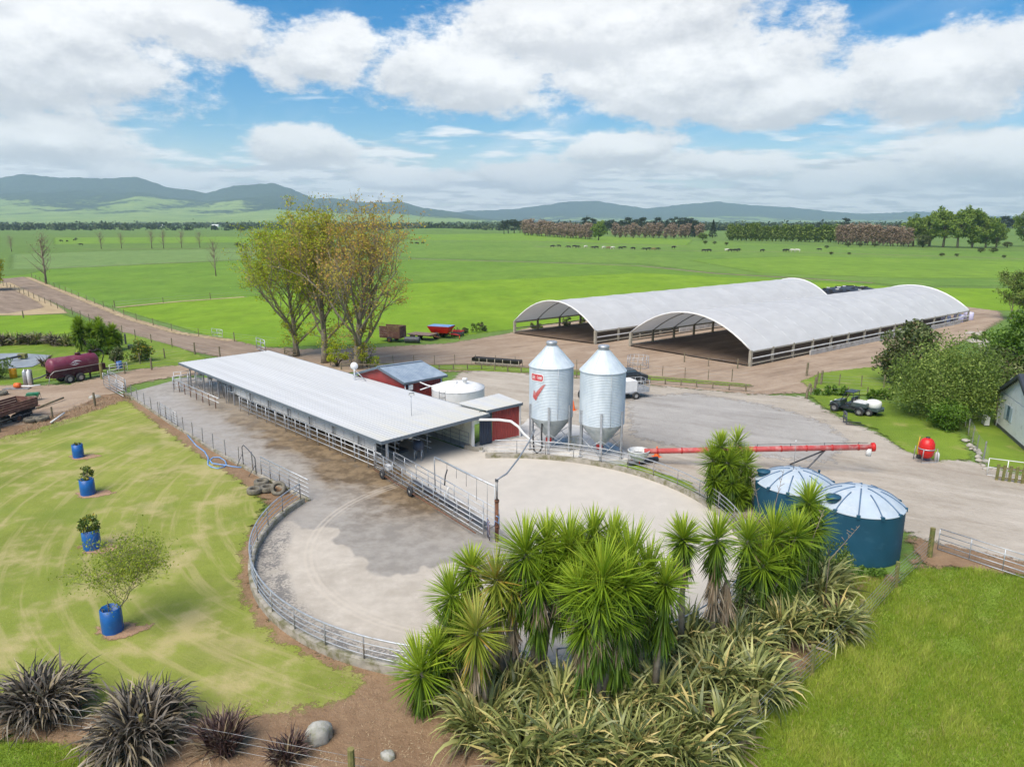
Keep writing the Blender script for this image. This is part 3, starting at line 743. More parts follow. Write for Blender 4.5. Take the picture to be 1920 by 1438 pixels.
for i in range(7):
    x = 1.5 + i * (GL - 3) / 6; MB().tube([(x, .62, .26), (x, .42, .9)], .018, 6).build('stay', 'dull_pipe', t, True)
for i in range(3):
    x = 1.2 + i * 2.6; MB().box((x + 1.1, -.16, .40), (2.35, .32, .04)).build('rubber_flap', 'dark_steel', t)
for x in (GL - 1.6, GL - 5.0):
    w = MB().lathe([(.12, -.07), (.26, -.07), (.30, -.03), (.30, .03), (.26, .07), (.12, .07)], 18, (x, .62, .28), axis='Y').build('wheel', 'black_rubber', t, True)
    MB().lathe([(.0, -.05), (.125, -.05), (.125, .05), (.0, .05)], 12, (x, .62, .28), axis='Y').build('rim', 'steel_rim', w, True)
MB().box((GL - 1.5, .15, .62), (.5, .3, .25)).build('drive_motor', 'white_paint', t)
for i in range(5):
    MB().tube([(.12 + i * .12, .35 - i * .05, .1), (.12 + i * .12, .35 - i * .05, 1.05)], .018, 6).build('end_bar', 'blue_hose_plastic' if i in (1, 4) else 'rust_iron', t, True)
for z in (.35, .95): MB().tube([(.05, .38, z), (.65, .12, z)], .018, 6).build('end_rail', 'galv_pipe', t, True)
MB().tube([(GL - .1, .42, .1), (GL - .1, .42, 1.55), (GL - .1, -.55, 1.55), (GL - .1, -.55, .1)], .03, 7).build('end_frame', 'galv_pipe', t, True)
MB().tube([(GL * .45, -.5, .98), (GL * .45 - .05, -.52, 1.5), (GL * .45 - .3, -.5, 1.95)], .04, 6).build('bent_arm', 'dark_steel', t, True)
# overhead top gate with hanging droppers
tg = G(815, 857, 2.9); tv = Vector((tg.x - PX, tg.y - PY, 0)); TL = tv.length
t = thing('top_gate', 'overhead pipe with hanging droppers reaching from the pole over the pale yard', 'gate', (PX, PY, 0), math.atan2(tv.y, tv.x))
MB().tube([(.0, 0, 2.88), (TL * .5, 0, 2.86), (TL, 0, 2.9)], .05, 8).build('arm', 'galv_pipe', t, True)
for i, L_ in enumerate((1.75, 1.15, .7, .52, .42)):
    x = .75 + i * TL / 6.2; MB().tube([(x, 0, 2.86), (x, .02, 2.86 - L_)], .014, 5).build('dropper', 'dull_pipe', t, True)
MB().tube([(TL, 0, 2.9), (TL + .05, 0, 2.6), (TL, 0, CZ)], .035, 7).build('leg', 'galv_pipe', t, True)
MB().tube([(TL - .4, -.5, CZ), (TL - .4, -.5, 1.0), (TL - .5, -.5, 1.25)], .05, 8).build('stand_pipe', 'white_paint', t, True)

# ------------------------------------------------------------------ corrugated sheet and building pieces
def ribbed(c00, c10, c11, c01, pitch, depth, flat=.62):
    """ribbed steel between four corners; ribs run from c00-c10 towards c01-c11"""
    c00, c10, c11, c01 = map(Vector, (c00, c10, c11, c01))
    L = (c10 - c00).length; n = max(2, int(L / pitch)); nrm = (c10 - c00).cross(c01 - c00).normalized()
    if abs(nrm.z) > .3 and nrm.z < 0: nrm = -nrm
    ts = []
    for i in range(n):
        for f, h in ((0, 0), (flat, 0), (flat + .10, 1), (.90, 1)): ts.append(((i + f) / n, h))
    ts.append((1.0, 0))
    mb = MB()
    for s, h in ts:
        mb.v.append(tuple(c00.lerp(c10, s) + nrm * depth * h)); mb.v.append(tuple(c01.lerp(c11, s) + nrm * depth * h))
    for i in range(len(ts) - 1): mb.f.append((2 * i, 2 * i + 2, 2 * i + 3, 2 * i + 1))
    return mb
def wall_ribs(a, b, z0, z1, pitch=.2, depth=.03):
    a, b = Vector(a), Vector(b)
    return ribbed((a.x, a.y, z0), (b.x, b.y, z0), (b.x, b.y, z1), (a.x, a.y, z1), pitch, depth)

# --- milking shed
NL, FL_, NR, FR = (G(715, 828, 2.25), G(335, 680, 2.35), G(918, 775, 2.6), G(505, 657, 2.7))
shed = thing('milking_shed', 'long open sided milking shed with pale ribbed steel roof', 'shed', (NL.x, NL.y, 0))
ribbed(NR, NL, FL_, FR, .26, .02).build('roof', 'roof_white_steel', shed, False, True)
ud = (FL_ - NL).normalized(); nd = (NR - NL).normalized()
for a, b in ((NL, FL_), (NR, FR), (NL, NR), (FL_, FR)):
    dz = Vector((0, 0, -.10)); MB().beam(a + dz - (b - a).normalized() * .03, b + dz + (b - a).normalized() * .03, .06, .20).build('fascia', 'slate_trim', shed, False, True)
def sp(s, w, z):
    """point in the shed: s metres along from the near end, w metres in from the left eave"""
    p = NL + ud * s + nd * w; return Vector((p.x, p.y, z))
SL = (FL_ - NL).length; SW = (NR - NL).length
nb = 10
for i in range(nb + 1):
    s = .5 + (SL - 1.2) * i / nb
    for w, top in ((.65, 2.15), (SW - .7, 2.5)):
        if w > 2 and i < 3: continue
        p = sp(s, w, 0); MB().box((p.x, p.y, (CZ + top) / 2), (.10, .10, top - CZ), math.atan2(ud.y, ud.x)).build('post', 'galv_pipe', shed, False, True)
    a, b = sp(s, .2, 2.12), sp(s, SW - .2, 2.45); MB().beam(a, b, .08, .18).build('rafter', 'galv_pipe', shed, False, True)
for w in (1.6, 3.2, 4.8, 6.3):
    z = 2.2 + .35 * w / SW; MB().beam(sp(.2, w, z), sp(SL - .2, w, z + .08), .06, .10).build('purlin', 'galv_pipe', shed, False, True)
# splash panels behind the rump rail
npn = 17; s0, s1 = 2.1, SL * .70
for i in range(npn):
    a = s0 + (s1 - s0) * i / npn; b = s0 + (s1 - s0) * (i + 1) / npn - .05
    MB().beam(sp(a, .85, 1.30), sp(b, .85, 1.30), .03, .58).build('splash_panel', 'white_paint', shed, False, True)
    p = sp(a, .90, 0); MB().tube([(p.x, p.y, CZ), (p.x, p.y, 2.2)], .04, 6).build('panel_post', 'white_paint', shed, True, True)
# bail pipework either side of the pit
for row in (2.2, 4.6):
    for h in (.55, .95, 1.35): MB().tube([sp(1.6, row, h), sp(SL - 1.0, row, h)], .03, 6).build('rump_rail', 'galv_pipe', shed, True, True)
    for i in range(20):
        s = 2.0 + i * (SL - 3.4) / 19
        MB().tube([sp(s, row, CZ), sp(s, row, 1.5), sp(s + .35, row + .25, 1.85), sp(s + .35, row + .25, 2.2)], .026, 6).build('bail_pipe', 'galv_pipe', shed, True, True)
for i in range(14):
    s = SL * .55 + i * SL * .43 / 13
    MB().tube([sp(s, 1.0 + .5 * (i % 2), CZ), sp(s, 1.0 + .5 * (i % 2), 1.9)], .026, 6).build('bail_pipe', 'galv_pipe', shed, True, True)
    if i % 2: MB().box(tuple(sp(s, 1.6, 1.25)), (.34, .30, .42), .8).build('milk_meter', 'white_plastic' if i % 4 == 1 else 'galv_pipe', shed, False, True)
for i in range(26):
    s = SL * .70 + rnd.random() * SL * .28; w = rnd.uniform(.1, 2.2); h0 = rnd.uniform(1.2, 2.1)
    MB().tube([sp(s, w, CZ), sp(s, w, h0)], .028, 6).build('bail_pipe', 'galv_pipe', shed, True, True)
    if i % 3 == 0: MB().tube([sp(s, w, h0 * .6), sp(s - rnd.uniform(.8, 1.8), w + rnd.uniform(-.3, .3), h0 * .6)], .028, 6).build('guide_rail', 'galv_pipe', shed, True, True)
MB().beam(sp(3, 3.4, .22), sp(SL - 3, 3.4, .22), .9, .12).build('pit_floor', 'dark_steel', shed, False, True)
for i in range(12):
    s = 2.6 + i * .62
    MB().tube([sp(s, 2.9, 2.2), sp(s, 2.95, 1.5), sp(s + .1, 3.05, 1.1), sp(s + .2, 3.0, .9)], .03, 6).build('milk_hose', 'black_rubber', shed, True, True)
    MB().tube([sp(s + .2, 3.0, .95), sp(s + .2, 3.0, .72)], .07, 8).build('cup_cluster', 'dark_steel', shed, True, True)
MB().tube([sp(.9, 2.0, 1.75), sp(SL - 2, 2.0, 1.8)], .06, 8).build('milk_line', 'galv_pipe', shed, True, True)
MB().tube([sp(.8, 3.2, 1.55), sp(3.4, 2.6, 1.5), sp(6, 2.4, 1.6)], .035, 7).build('wash_line', 'galv_pipe', shed, True, True)
# cream clad side wall at the near right corner, dark doorway beside it
cw0 = sp(.55, SW - .95, 0); cw1 = sp(6.8, SW - .95, 0)
wall_ribs(cw0, cw1, .45, 2.5).build('cream_wall', 'cream_cladding', shed, False, True)
MB().beam((cw0.x, cw0.y, .28), (cw1.x, cw1.y, .28), .16, .36).build('plinth', 'wall_concrete', shed, False, True)
MB().box((cw0.x, cw0.y, 1.3), (.16, .16, 2.5), .7).build('corner_post', 'white_paint', shed, False, True)
wall_ribs(sp(SL - .6, SW - .5, 0), sp(7, SW - .5, 0), .2, 2.55).build('rear_wall', 'red_cladding', shed, False, True)
gt = thing('wall_gate', 'small barred steel gate folded against the cream wall under the shed roof', 'gate', tuple(sp(.9, SW - 1.08, CZ)))
for h in (.25, .55, .85, 1.15): MB().tube([sp(.8, SW - 1.1, CZ + h), sp(3.6, SW - 1.1, CZ + h)], .016, 6).build('rail', 'dull_pipe', gt, True, True)
for s in (.8, 1.75, 2.7, 3.6): MB().tube([sp(s, SW - 1.1, CZ), sp(s, SW - 1.1, CZ + 1.17)], .018, 6).build('upright', 'dull_pipe', gt, True, True)
rail_pts = [sp(SL * .62, .15, CZ), sp(.3, .15, CZ)]
railing('rump_railing', 'straight pipe railing along the open side of the milking shed', rail_pts, along(rail_pts, 1.55), (.30, .62, .95, 1.22), CZ, .032, .024, .032, 'galv_pipe', post_m='galv_pipe')
rail_pts = [sp(SL * .97, -.95, CZ), sp(SL * .66, -.95, CZ)]
railing('exit_railing', 'two bar pipe railing of the exit lane beside the far shed end', rail_pts, along(rail_pts, 1.35), (.62, .98), CZ, .038, .03, .035, 'galv_pipe', post_m='rust_iron')
for k, (s_, w_) in enumerate(((SL * .985, .9), (SL * .93, .2))):
    a, b = sp(s_, w_ - 1.6, CZ), sp(s_, w_ + .3, CZ)
    railing('drafting_gate', ['barred drafting gate at the far end of the milking shed', 'barred drafting gate just inside the far shed corner'][k], [a, b], along([a, b], .62), (.25, .55, .85, 1.15, 1.45), CZ, .024, .02, .026, cat='gate', group='drafting gates', post_m='galv_pipe')
# blue topped vat on a stand under the near edge of the roof
v = sp(1.1, 3.3, CZ)
t = thing('wash_drum', 'dark blue domed drum on a steel stand under the shed roof edge', 'drum', tuple(v))
MB().lathe([(0, 1.35), (.22, 1.30), (.34, 1.15), (.36, 1.0), (.36, .78), (.30, .70), (0, .70)], 20).build('drum', 'navy_cladding', t, True)
for a in range(4): MB().tube([(.32 * math.cos(a * 1.571 + .7), .32 * math.sin(a * 1.571 + .7), 0), (.32 * math.cos(a * 1.571 + .7), .32 * math.sin(a * 1.571 + .7), .75)], .03, 6).build('leg', 'galv_pipe', t, True)
v = sp(1.0, 2.6, CZ)
t = thing('pulsator_dial', 'round pale dial hanging beside the blue drum under the shed roof', 'dial', tuple(v))
MB().lathe([(0, -.05), (.19, -.05), (.21, 0), (.19, .05), (0, .05)], 20, (0, 0, 1.75), axis='Y').build('face', 'white_plastic', t, True)
MB().tube([(0, .02, 1.9), (0, .02, 2.2)], .02, 6).build('hanger', 'galv_pipe', t, True)
# floodlight mast on the roof
v = NL + nd * 4.3 + ud * 3.2; zr = 2.25 + .35 * 4.3 / SW + .03
t = thing('roof_floodlight', 'thin pole with a small floodlight on the milking shed roof', 'floodlight', (v.x, v.y, zr))
MB().tube([(0, 0, 0), (0, 0, 1.45)], .022, 6).build('pole', 'galv_pipe', t, True)
h = MB().box((.05, -.05, 1.48), (.34, .12, .16), .3).build('lamp_housing', 'dull_pipe', t); MB().box((.05, -.10, 1.46), (.28, .06, .11), .3).build('lens', 'white_plastic', h)

# --- red lean-to
lFL, lFR, lBR, lBL = G(912, 770, 2.75), G(980, 755, 2.75), G(935, 738, 2.85), G(858, 756, 2.85)
lt = thing('red_shed', 'small red clad lean-to with pale flat roof beside the left silo', 'shed', (lFL.x, lFL.y, 0))
ribbed(lFL, lFR, lBR, lBL, .2, .03).build('roof', 'roof_white_steel', lt, False, True)
for a, b in ((lFL, lFR), (lFR, lBR)): MB().beam(a - Vector((0, 0, .09)), b - Vector((0, 0, .09)), .06, .18).build('fascia', 'slate_trim', lt, False, True)
def inn(p, q, f, z): v = p.lerp(q, f); return Vector((v.x, v.y, z))
cA = Vector((lFL.x - 1.0, lFL.y - .20, 0)); cB = lFR.lerp(lBL, .05); cB.z = 0
cC = lBR.lerp(lFL, .06); cC.z = 0
wall_ribs(cA.lerp(cB, .42), cB, .40, 2.72).build('front_wall', 'red_cladding', lt, False, True)
wall_ribs(cA.lerp(cB, .16), cA.lerp(cB, .415), .30, 2.66).build('door', 'navy_cladding', lt, False, True)
wall_ribs(cB, cC, .40, 2.75).build('side_wall', 'red_cladding', lt, False, True)
MB().beam(cA.lerp(cB, .42) + Vector((0, 0, .22)), cB + Vector((0, 0, .22)), .14, .36).build('plinth', 'wall_concrete', lt, False, True)
MB().box((cB.x + .02, cB.y - .02, 1.5), (.12, .12, 2.5), .7).build('corner_flashing', 'white_paint', lt, False, True)
# white feed pipe from the shed to the silos
fp = [G(893, 787, 2.30), G(935, 787, 2.35), G(958, 790, 2.3), G(972, 800, 2.0), G(981, 812, 1.6), G(1000, 830, 1.0), G(1024, 838, .75)]
tag(MB().tube(fp, .085, 10).build('feed_pipe', 'white_plastic', None, True), 'white feed pipe bending from the shed roof edge down to the left silo', 'pipe')
cb = [Vector((PX, PY, 3.25)), G(950, 888, 3.2), G(972, 860, 3.1), G(992, 828, 2.9), G(1003, 806, 2.9)]
tag(MB().tube(cb, .045, 7).build('power_cable', 'fence_wire', None, True), 'grey flexible cable sagging from the rusty pole to the left silo', 'cable')

# --- red gable building with blue roof
gb = thing('red_cottage_shed', 'red clad gable shed with blue ribbed roof behind the milking shed', 'shed', tuple(G(758, 735)))
r1, r2 = G(708, 688, 3.8), G(791, 677, 3.8); e1, e2 = G(758, 718, 2.9), G(839, 703, 2.9)
w1 = r1 + (r1 - e1); w2 = r2 + (r2 - e2); w1.z = w2.z = 2.9
ribbed(e1, e2, r2, r1, .2, .03).build('roof', 'roof_blue_steel', gb, False, True)
ribbed(w2, w1, r1, r2, .2, .03).build('roof', 'roof_blue_steel', gb, False, True)
MB().beam(r1 + Vector((0, 0, .03)), r2 + Vector((0, 0, .03)), .3, .04).build('ridge_cap', 'roof_blue_steel', gb, False, True)
for a, b in ((e1, e2), (e1, r1), (w1, r1)): MB().beam(a - Vector((0, 0, .08)), b - Vector((0, 0, .08)), .08, .16).build('fascia', 'slate_trim', gb, False, True)
ed = (r2 - r1).normalized() * .25; i1, i2 = e1.lerp(w1, .05) + ed, e2.lerp(w2, .05) - ed; j1, j2 = w1.lerp(e1, .05) + ed, w2.lerp(e2, .05) - ed
wall_ribs(i1, i2, 0, 2.85).build('wall', 'red_cladding', gb, False, True)
mb = MB(); k1 = r1 + ed; mb.add([(i1.x, i1.y, 0), (i1.x, i1.y, 2.85), (k1.x, k1.y, 3.7), (j1.x, j1.y, 2.85), (j1.x, j1.y, 0)], [(0, 1, 2, 3, 4)])
mb.build('gable_wall', 'red_cladding', gb, False, True)
wall_ribs(i2, j2, 0, 2.85).build('wall', 'red_cladding', gb, False, True); wall_ribs(j2, j1, 0, 2.85).build('wall', 'red_cladding', gb, False, True)
for f in (.02, .97):
    p = i1.lerp(i2, f); MB().tube([(p.x, p.y - .08, 2.7), (p.x, p.y - .08, 0)], .05, 7).build('downpipe', 'white_plastic', gb, True, True)
p = i1.lerp(i2, .12); MB().box((p.x + .1, p.y - .14, 2.45), (.35, .2, .4), .6).build('switch_box', 'white_paint', gb, False, True)
tag(MB().tube([G(776, 712, 2.75), G(800, 722, 2.7), G(822, 728, 2.66)], .055, 8).build('overflow_pipe', 'white_plastic', None, True), 'white pipe from the red gable shed corner to the white tank', 'pipe')
tag(MB().tube([G(788, 731, 2.4), G(815, 722, 2.55), G(836, 716, 2.7)], .05, 8).build('inlet_pipe', 'white_plastic', None, True), 'white pipe rising along the red wall above the white tank', 'pipe')
sdp = G(664, 690, 3.6)
t = thing('satellite_dish', 'small white dish on a pole behind the milking shed roof', 'dish', (sdp.x, sdp.y, 0))
MB().lathe([(0, .02), (.18, .05), (.30, .14), (.31, .15), (.18, .07), (0, .04)], 18, (0, -.1, 3.75), axis='Y').build('reflector', 'white_paint', t, True)
MB().tube([(0, 0, 0), (0, 0, 3.9)], .05, 7).build('pole', 'galv_pipe', t, True)
MB().tube([(0, 0, 3.5), (1.0, -.6, 2.7)], .03, 6).build('stay', 'galv_pipe', t, True)
# --- white round tank
tc = Vector((-4.15, 53.3, 0)); TR = 2.02
t = thing('white_tank', 'wide white plastic tank with domed lid behind the lean-to', 'tank', tuple(tc))
MB().lathe([(TR, 0)] + [(TR + .02 * (i % 2), .3 + i * .16) for i in range(14)] + [(TR, 2.55)], 48).build('wall', 'white_plastic', t, True)
MB().lathe([(TR + .03, 2.53), (TR + .03, 2.58), (TR * .7, 2.80), (TR * .3, 2.92), (0, 2.95)], 48).build('lid', 'white_plastic', t, True)
for a in range(6):
    an = a * math.pi / 3 + .3; MB().tube([(TR * math.cos(an), TR * math.sin(an), 2.6), (TR * .6 * math.cos(an), TR * .6 * math.sin(an), 2.84), (.1 * math.cos(an), .1 * math.sin(an), 2.97)], .035, 6).build('lid_rib', 'white_plastic', t, True)
MB().lathe([(.16, 2.85), (.16, 3.2), (.20, 3.2), (.20, 3.34), (0, 3.38)], 14, (.55, -.3, 0)).build('vent', 'white_plastic', t, True)
for sx in (-.22, .22): MB().tube([(-1.05 + sx, -1.85, .3), (-1.05 + sx, -1.85, 2.75)], .025, 6).build('ladder_rail', 'dark_steel', t, True)
for i in range(7): MB().tube([(-1.27, -1.85, .5 + i * .34), (-.83, -1.85, .5 + i * .34)], .016, 5).build('rung', 'dark_steel', t, True)

# ------------------------------------------------------------------ grain silos
def silo(label, c, logo):
    t = thing('grain_silo', label, 'silo', (c.x, c.y, .30), 0, 'galvanised grain silos on the pale slab')
    Rr = 1.43; z0, z1, z2 = 2.20, 5.58, 6.85
    n = 34; prof = []
    for i in range(n * 4 + 1):
        z = z0 + (z1 - z0) * i / (n * 4); prof.append((Rr + .016 * math.sin(i * math.pi / 2), z))
    MB().lathe(prof, 64).build('cylinder_wall', 'silo_zinc', t, True)
    MB().lathe([(Rr + .05, z1 - .04), (Rr + .06, z1 + .01), (.34, z2), (.34, z2 + .02)], 48).build('cone_roof', 'silo_zinc', t)
    MB().lathe([(.33, z2), (.33, z2 + .16), (.36, z2 + .16), (.36, z2 + .26), (.30, z2 + .31), (0, z2 + .32)], 28).build('lid', 'galv_pipe', t, True)
    for i in range(8):
        a = i * math.pi / 4 + .2; c_, s_ = math.cos(a), math.sin(a)
        MB().beam((c_ * (Rr + .05), s_ * (Rr + .05), z1 + .03), (c_ * .36, s_ * .36, z2 + .015), .05, .025).build('roof_seam', 'silo_zinc', t)
    MB().lathe([(Rr, z0 + .02), (Rr + .02, z0 - .02), (.22, .62), (.22, .50)], 40).build('hopper', 'hopper_zinc', t, True)
    MB().box((0, 0, .50), (.5, .5, .10)).build('slide_gate', 'galv_pipe', t)
    MB().box((-.15, -.32, .62), (.34, .24, .26), .2).build('auger_boot', 'red_paint', t)
    k = 6
    legs = [(math.cos(i * 2 * math.pi / k + .38) * (Rr + .05), math.sin(i * 2 * math.pi / k + .38) * (Rr + .05)) for i in range(k)]
    for (x, y) in legs:
        a = math.atan2(y, x)
        g_ = MB().box((x, y, 1.55), (.09, .13, 3.1), a).build('leg', 'galv_pipe', t)
        MB().box((x, y, .02), (.2, .2, .04), a).build('foot_plate', 'dull_pipe', g_)
    for i in range(k):
        a, b = legs[i], legs[(i + 1) % k]
        MB().tube([(*a, .3), (*b, 1.35)], .02, 5).build('brace', 'galv_pipe', t, True); MB().tube([(*b, .3), (*a, 1.35)], .02, 5).build('brace', 'galv_pipe', t, True)
    # ladder-like level pipe up one side
    MB().tube([(Rr * .25, -Rr - .04, z0), (Rr * .25, -Rr - .04, z1)], .012, 5).build('seam_strip', 'galv_pipe', t, True)
    if logo:
        def patch(name, poly, m, off, par):
            """flat print wrapped on the wall: poly in (angle along wall in metres, z)"""
            mb = MB(); n_ = len(poly)
            def P3(u, z): a = -math.pi / 2 - .50 + u / Rr; return ((Rr + off) * math.cos(a), (Rr + off) * math.sin(a), z)
            bm = bmesh.new()
            f = bm.faces.new([bm.verts.new((u, z, 0)) for u, z in poly])
            bmesh.ops.triangulate(bm, faces=[f])
            bmesh.ops.subdivide_edges(bm, edges=bm.edges[:], cuts=3, use_grid_fill=True)
            bm.verts.index_update()
            mb.v = [P3(v.co.x, v.co.y) for v in bm.verts]; mb.f = [tuple(v.index for v in f_.verts) for f_ in bm.faces]; bm.free()
            return mb.build(name, m, par)
        def rr(x0, x1, y0, y1, r): return [(x0 + r, y0), (x1 - r, y0), (x1, y0 + r), (x1, y1 - r), (x1 - r, y1), (x0 + r, y1), (x0, y1 - r), (x0, y0 + r)]
        sg = patch('sign_panel', rr(-.92, .16, 4.72, 5.24, .10), 'white_paint', .028, t)
        patch('sign_field', rr(-.86, .10, 4.78, 5.18, .08), 'sign_red', .034, sg)
        # raised capitals, stroke by stroke
        F = {'S': [((1, 1), (0, 1)), ((0, 1), (0, .5)), ((0, .5), (1, .5)), ((1, .5), (1, 0)), ((1, 0), (0, 0))], 'U': [((0, 1), (0, 0)), ((0, 0), (1, 0)), ((1, 0), (1, 1))],
             'P': [((0, 0), (0, 1)), ((0, 1), (1, 1)), ((1, 1), (1, .5)), ((1, .5), (0, .5))], 'A': [((0, 0), (.5, 1)), ((.5, 1), (1, 0)), ((.2, .4), (.8, .4))], '-': [((.1, .5), (.9, .5))],
             'T': [((0, 1), (1, 1)), ((.5, 1), (.5, 0))], 'N': [((0, 0), (0, 1)), ((0, 1), (1, 0)), ((1, 0), (1, 1))], 'K': [((0, 0), (0, 1)), ((0, .45), (1, 1)), ((.3, .6), (1, 0))], 'E': [((1, 1), (0, 1)), ((0, 1), (0, 0)), ((0, 0), (1, 0)), ((0, .5), (.8, .5))],
             'R': [((0, 0), (0, 1)), ((0, 1), (1, 1)), ((1, 1), (1, .5)), ((1, .5), (0, .5)), ((.4, .5), (1, 0))], 'O': [((0, 0), (0, 1)), ((0, 1), (1, 1)), ((1, 1), (1, 0)), ((1, 0), (0, 0))]}
        word = 'SURE-TANK'; cw = .092
        for i, ch in enumerate(word):
            x0 = -.82 + i * (.90 / len(word)); cwid = .062
            for (a, b) in F[ch]:
                ax, az_, bx, bz = x0 + a[0] * cwid, 4.88 + a[1] * .2, x0 + b[0] * cwid, 4.88 + b[1] * .2
                d = math.hypot(bx - ax, bz - az_); nx, nz = -(bz - az_) / d * .011, (bx - ax) / d * .011
                patch('letter_stroke', [(ax - nx, az_ - nz), (bx - nx, bz - nz), (bx + nx, bz + nz), (ax + nx, az_ + nz)], 'white_paint', .042, sg)
        # faded red tick under the sign
        patch('tick_mark', [(-.62, 4.12), (-.70, 3.62), (-.42, 3.45), (-.28, 3.72), (.30, 4.62), (.26, 4.30), (-.20, 3.60)][:4] + [(.30, 4.62), (.06, 4.52), (-.42, 3.98)], 'faded_red', .026, t)
    return t
sA, sB = G(1032, 846), G(1126, 860)
silo('galvanised grain silo with a red sign and faded red tick', sA, True)
silo('plain galvanised grain silo without any sign, next to the gravel yard', sB, False)
t = thing('filler_hose', 'black hose hanging in a loop in front of the left silo hopper', 'hose', (sA.x, sA.y, .3))
MB().tube([(-.62, -1.05, 2.0), (-.66, -1.2, 1.2), (-.62, -1.42, .45), (-.78, -1.55, .18), (-.98, -1.6, .12), (-1.15, -1.6, .3), (-1.2, -1.5, .9), (-1.22, -1.45, 1.3)], .055, 8).build('hose', 'black_rubber', t, True)

# ------------------------------------------------------------------ membrane barns
def barn(label, fl, fr, length, ang, bays, wall_from, wall_name):
    fl, fr = Vector(fl), Vector(fr); ld = Vector((math.cos(ang), math.sin(ang), 0))
    t = thing('covered_barn', label, 'barn', (fl.x, fl.y, 0), 0, 'white arched cattle barns')
    EZ, RZ = 1.75, 4.95; na = 18
    def P(f, s, dz=0.0):
        """f 0..1 across from the left eave, s metres along"""
        x = 2 * f - 1; h = EZ + (RZ - EZ) * (1 - abs(x) ** 2.05)
        p = fl.lerp(fr, f) + ld * s; return Vector((p.x, p.y, h + dz))
    bl = length / bays
    for i in range(bays):
        mb = MB(); ns = 4
        for k in range(ns + 1):
            s = bl * (i + k / ns); sag = -.035 * math.sin(math.pi * k / ns)
            for j in range(na + 1):
                f = -.006 + 1.012 * j / na; fc = min(max(f, 0), 1)
                p = P(fc, s, sag); ex = (f - fc); p += (fr - fl) * ex; p.z -= abs(ex) * 14
                mb.v.append(tuple(p))
        for k in range(ns):
            for j in range(na):
                o = k * (na + 1) + j; mb.f.append((o, o + 1, o + na + 2, o + na + 1))
        mb.build('roof_panel', 'white_membrane', t, True, True)
    for i in range(bays + 1):
        s = bl * i
        MB().tube([P(j / 14, s, -.10 if 0 < i < bays else .02) for j in range(15)], .06 if 0 < i < bays else .10, 6).build('arch_truss' if 0 < i < bays else 'end_hoop', 'dull_pipe' if 0 < i < bays else 'white_paint', t, True, True)
        for f in (0, 1):
            p = P(f, s); big = .15 if i in (0,) else .11
            MB().box((p.x, p.y, EZ / 2), (big * 2, big * 2, EZ), ang).build('post', 'pale_post_wood' if (i == 0 or f == 1) else 'post_wood', t, False, True)
    for i in range(1, bays):
        MB().tube([P(j / 14, bl * i, .0) for j in range(15)], .012, 4).build('roof_seam', 'white_paint', t, True, True)
    for f in (0, 1):
        for h, hh in ((.75, .14), (.22, .16)) if f == 0 else ((.92, .12), (.35, .16)):
            a, b = P(f, .1), P(f, length - .1); off = (fr - fl).normalized() * (.14 if f else -.14)
            MB().beam((a.x + off.x, a.y + off.y, h), (b.x + off.x, b.y + off.y, h), .06, hh).build('side_rail', 'white_paint' if f and h > .5 else 'pale_post_wood', t, False, True)
        a, b = P(f, 0), P(f, length); MB().beam((a.x, a.y, EZ - .16), (b.x, b.y, EZ - .16), .14, .2).build('eave_beam', 'pale_post_wood', t, False, True)
    a, b = P(1, wall_from), P(1, length - bl); off = (fr - fl).normalized() * .45
    n = 7
    for i in range(n):
        q0 = a.lerp(b, i / n); q1 = a.lerp(b, (i + .985) / n)
        MB().beam((q0.x + off.x, q0.y + off.y, .30), (q1.x + off.x, q1.y + off.y, .30), .16, .62).build('wall_panel', 'wall_concrete', t, False, True)
    q = [fl + ld * -.2, fr + ld * -.2, fr + ld * length, fl + ld * length]
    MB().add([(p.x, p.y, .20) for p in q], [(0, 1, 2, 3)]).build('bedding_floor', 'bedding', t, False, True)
    return t
BA = math.atan2(107.58 - 72.2, 69.73 - 24.48)
barn('white arched barn standing in front, with a concrete wall along its long side', G(1182, 650), G(1406, 688), 57.0, BA, 14, 11, 'w')
barn('white arched barn standing behind, nearer to the red spreader', G(965, 626), G(1116, 646), 58.5, BA + .02, 14, 16, 'w')
# silage stack with tyres and wrapped bales at the far ends
t = thing('wrapped_bale', 'pale lilac plastic wrapped bale at the far corner of the front barn', 'bale', tuple(G(1815, 600)), .6)
MB().lathe([(0, 0), (.62, 0), (.68, .1), (.68, 1.1), (.62, 1.2), (0, 1.22)], 20).build('wrap', 'silage_wrap', t, True)
dup(t, tuple(G(1796, 604)), 1.2, 1.0, 'pale lilac wrapped bale under the eave of the front barn', None)
dup(t, tuple(G(1772, 606)), 2.2, .95, 'pale lilac wrapped bale farthest inside the front barn eave', None)
ss = G(1588, 552)
t = thing('silage_stack', 'low black covered silage stack held down by tyres behind the barns', 'silage stack', (ss.x, ss.y, 0), BA)
n = 14; gx, gy = np.meshgrid(np.linspace(-1, 1, n), np.linspace(-1, 1, n)); zz = 1.5 * np.clip(1 - np.abs(gx) ** 4, 0, 1) * np.clip(1 - np.abs(gy) ** 4, 0, 1)
i_ = np.arange(n * n).reshape(n, n); q = np.stack([i_[:-1, :-1], i_[:-1, 1:], i_[1:, 1:], i_[1:, :-1]], -1).reshape(-1, 4)
np_mesh('cover', np.column_stack([gx.ravel() * 9, gy.ravel() * 5, zz.ravel()]), q, 'black_plastic', t, smooth=True)
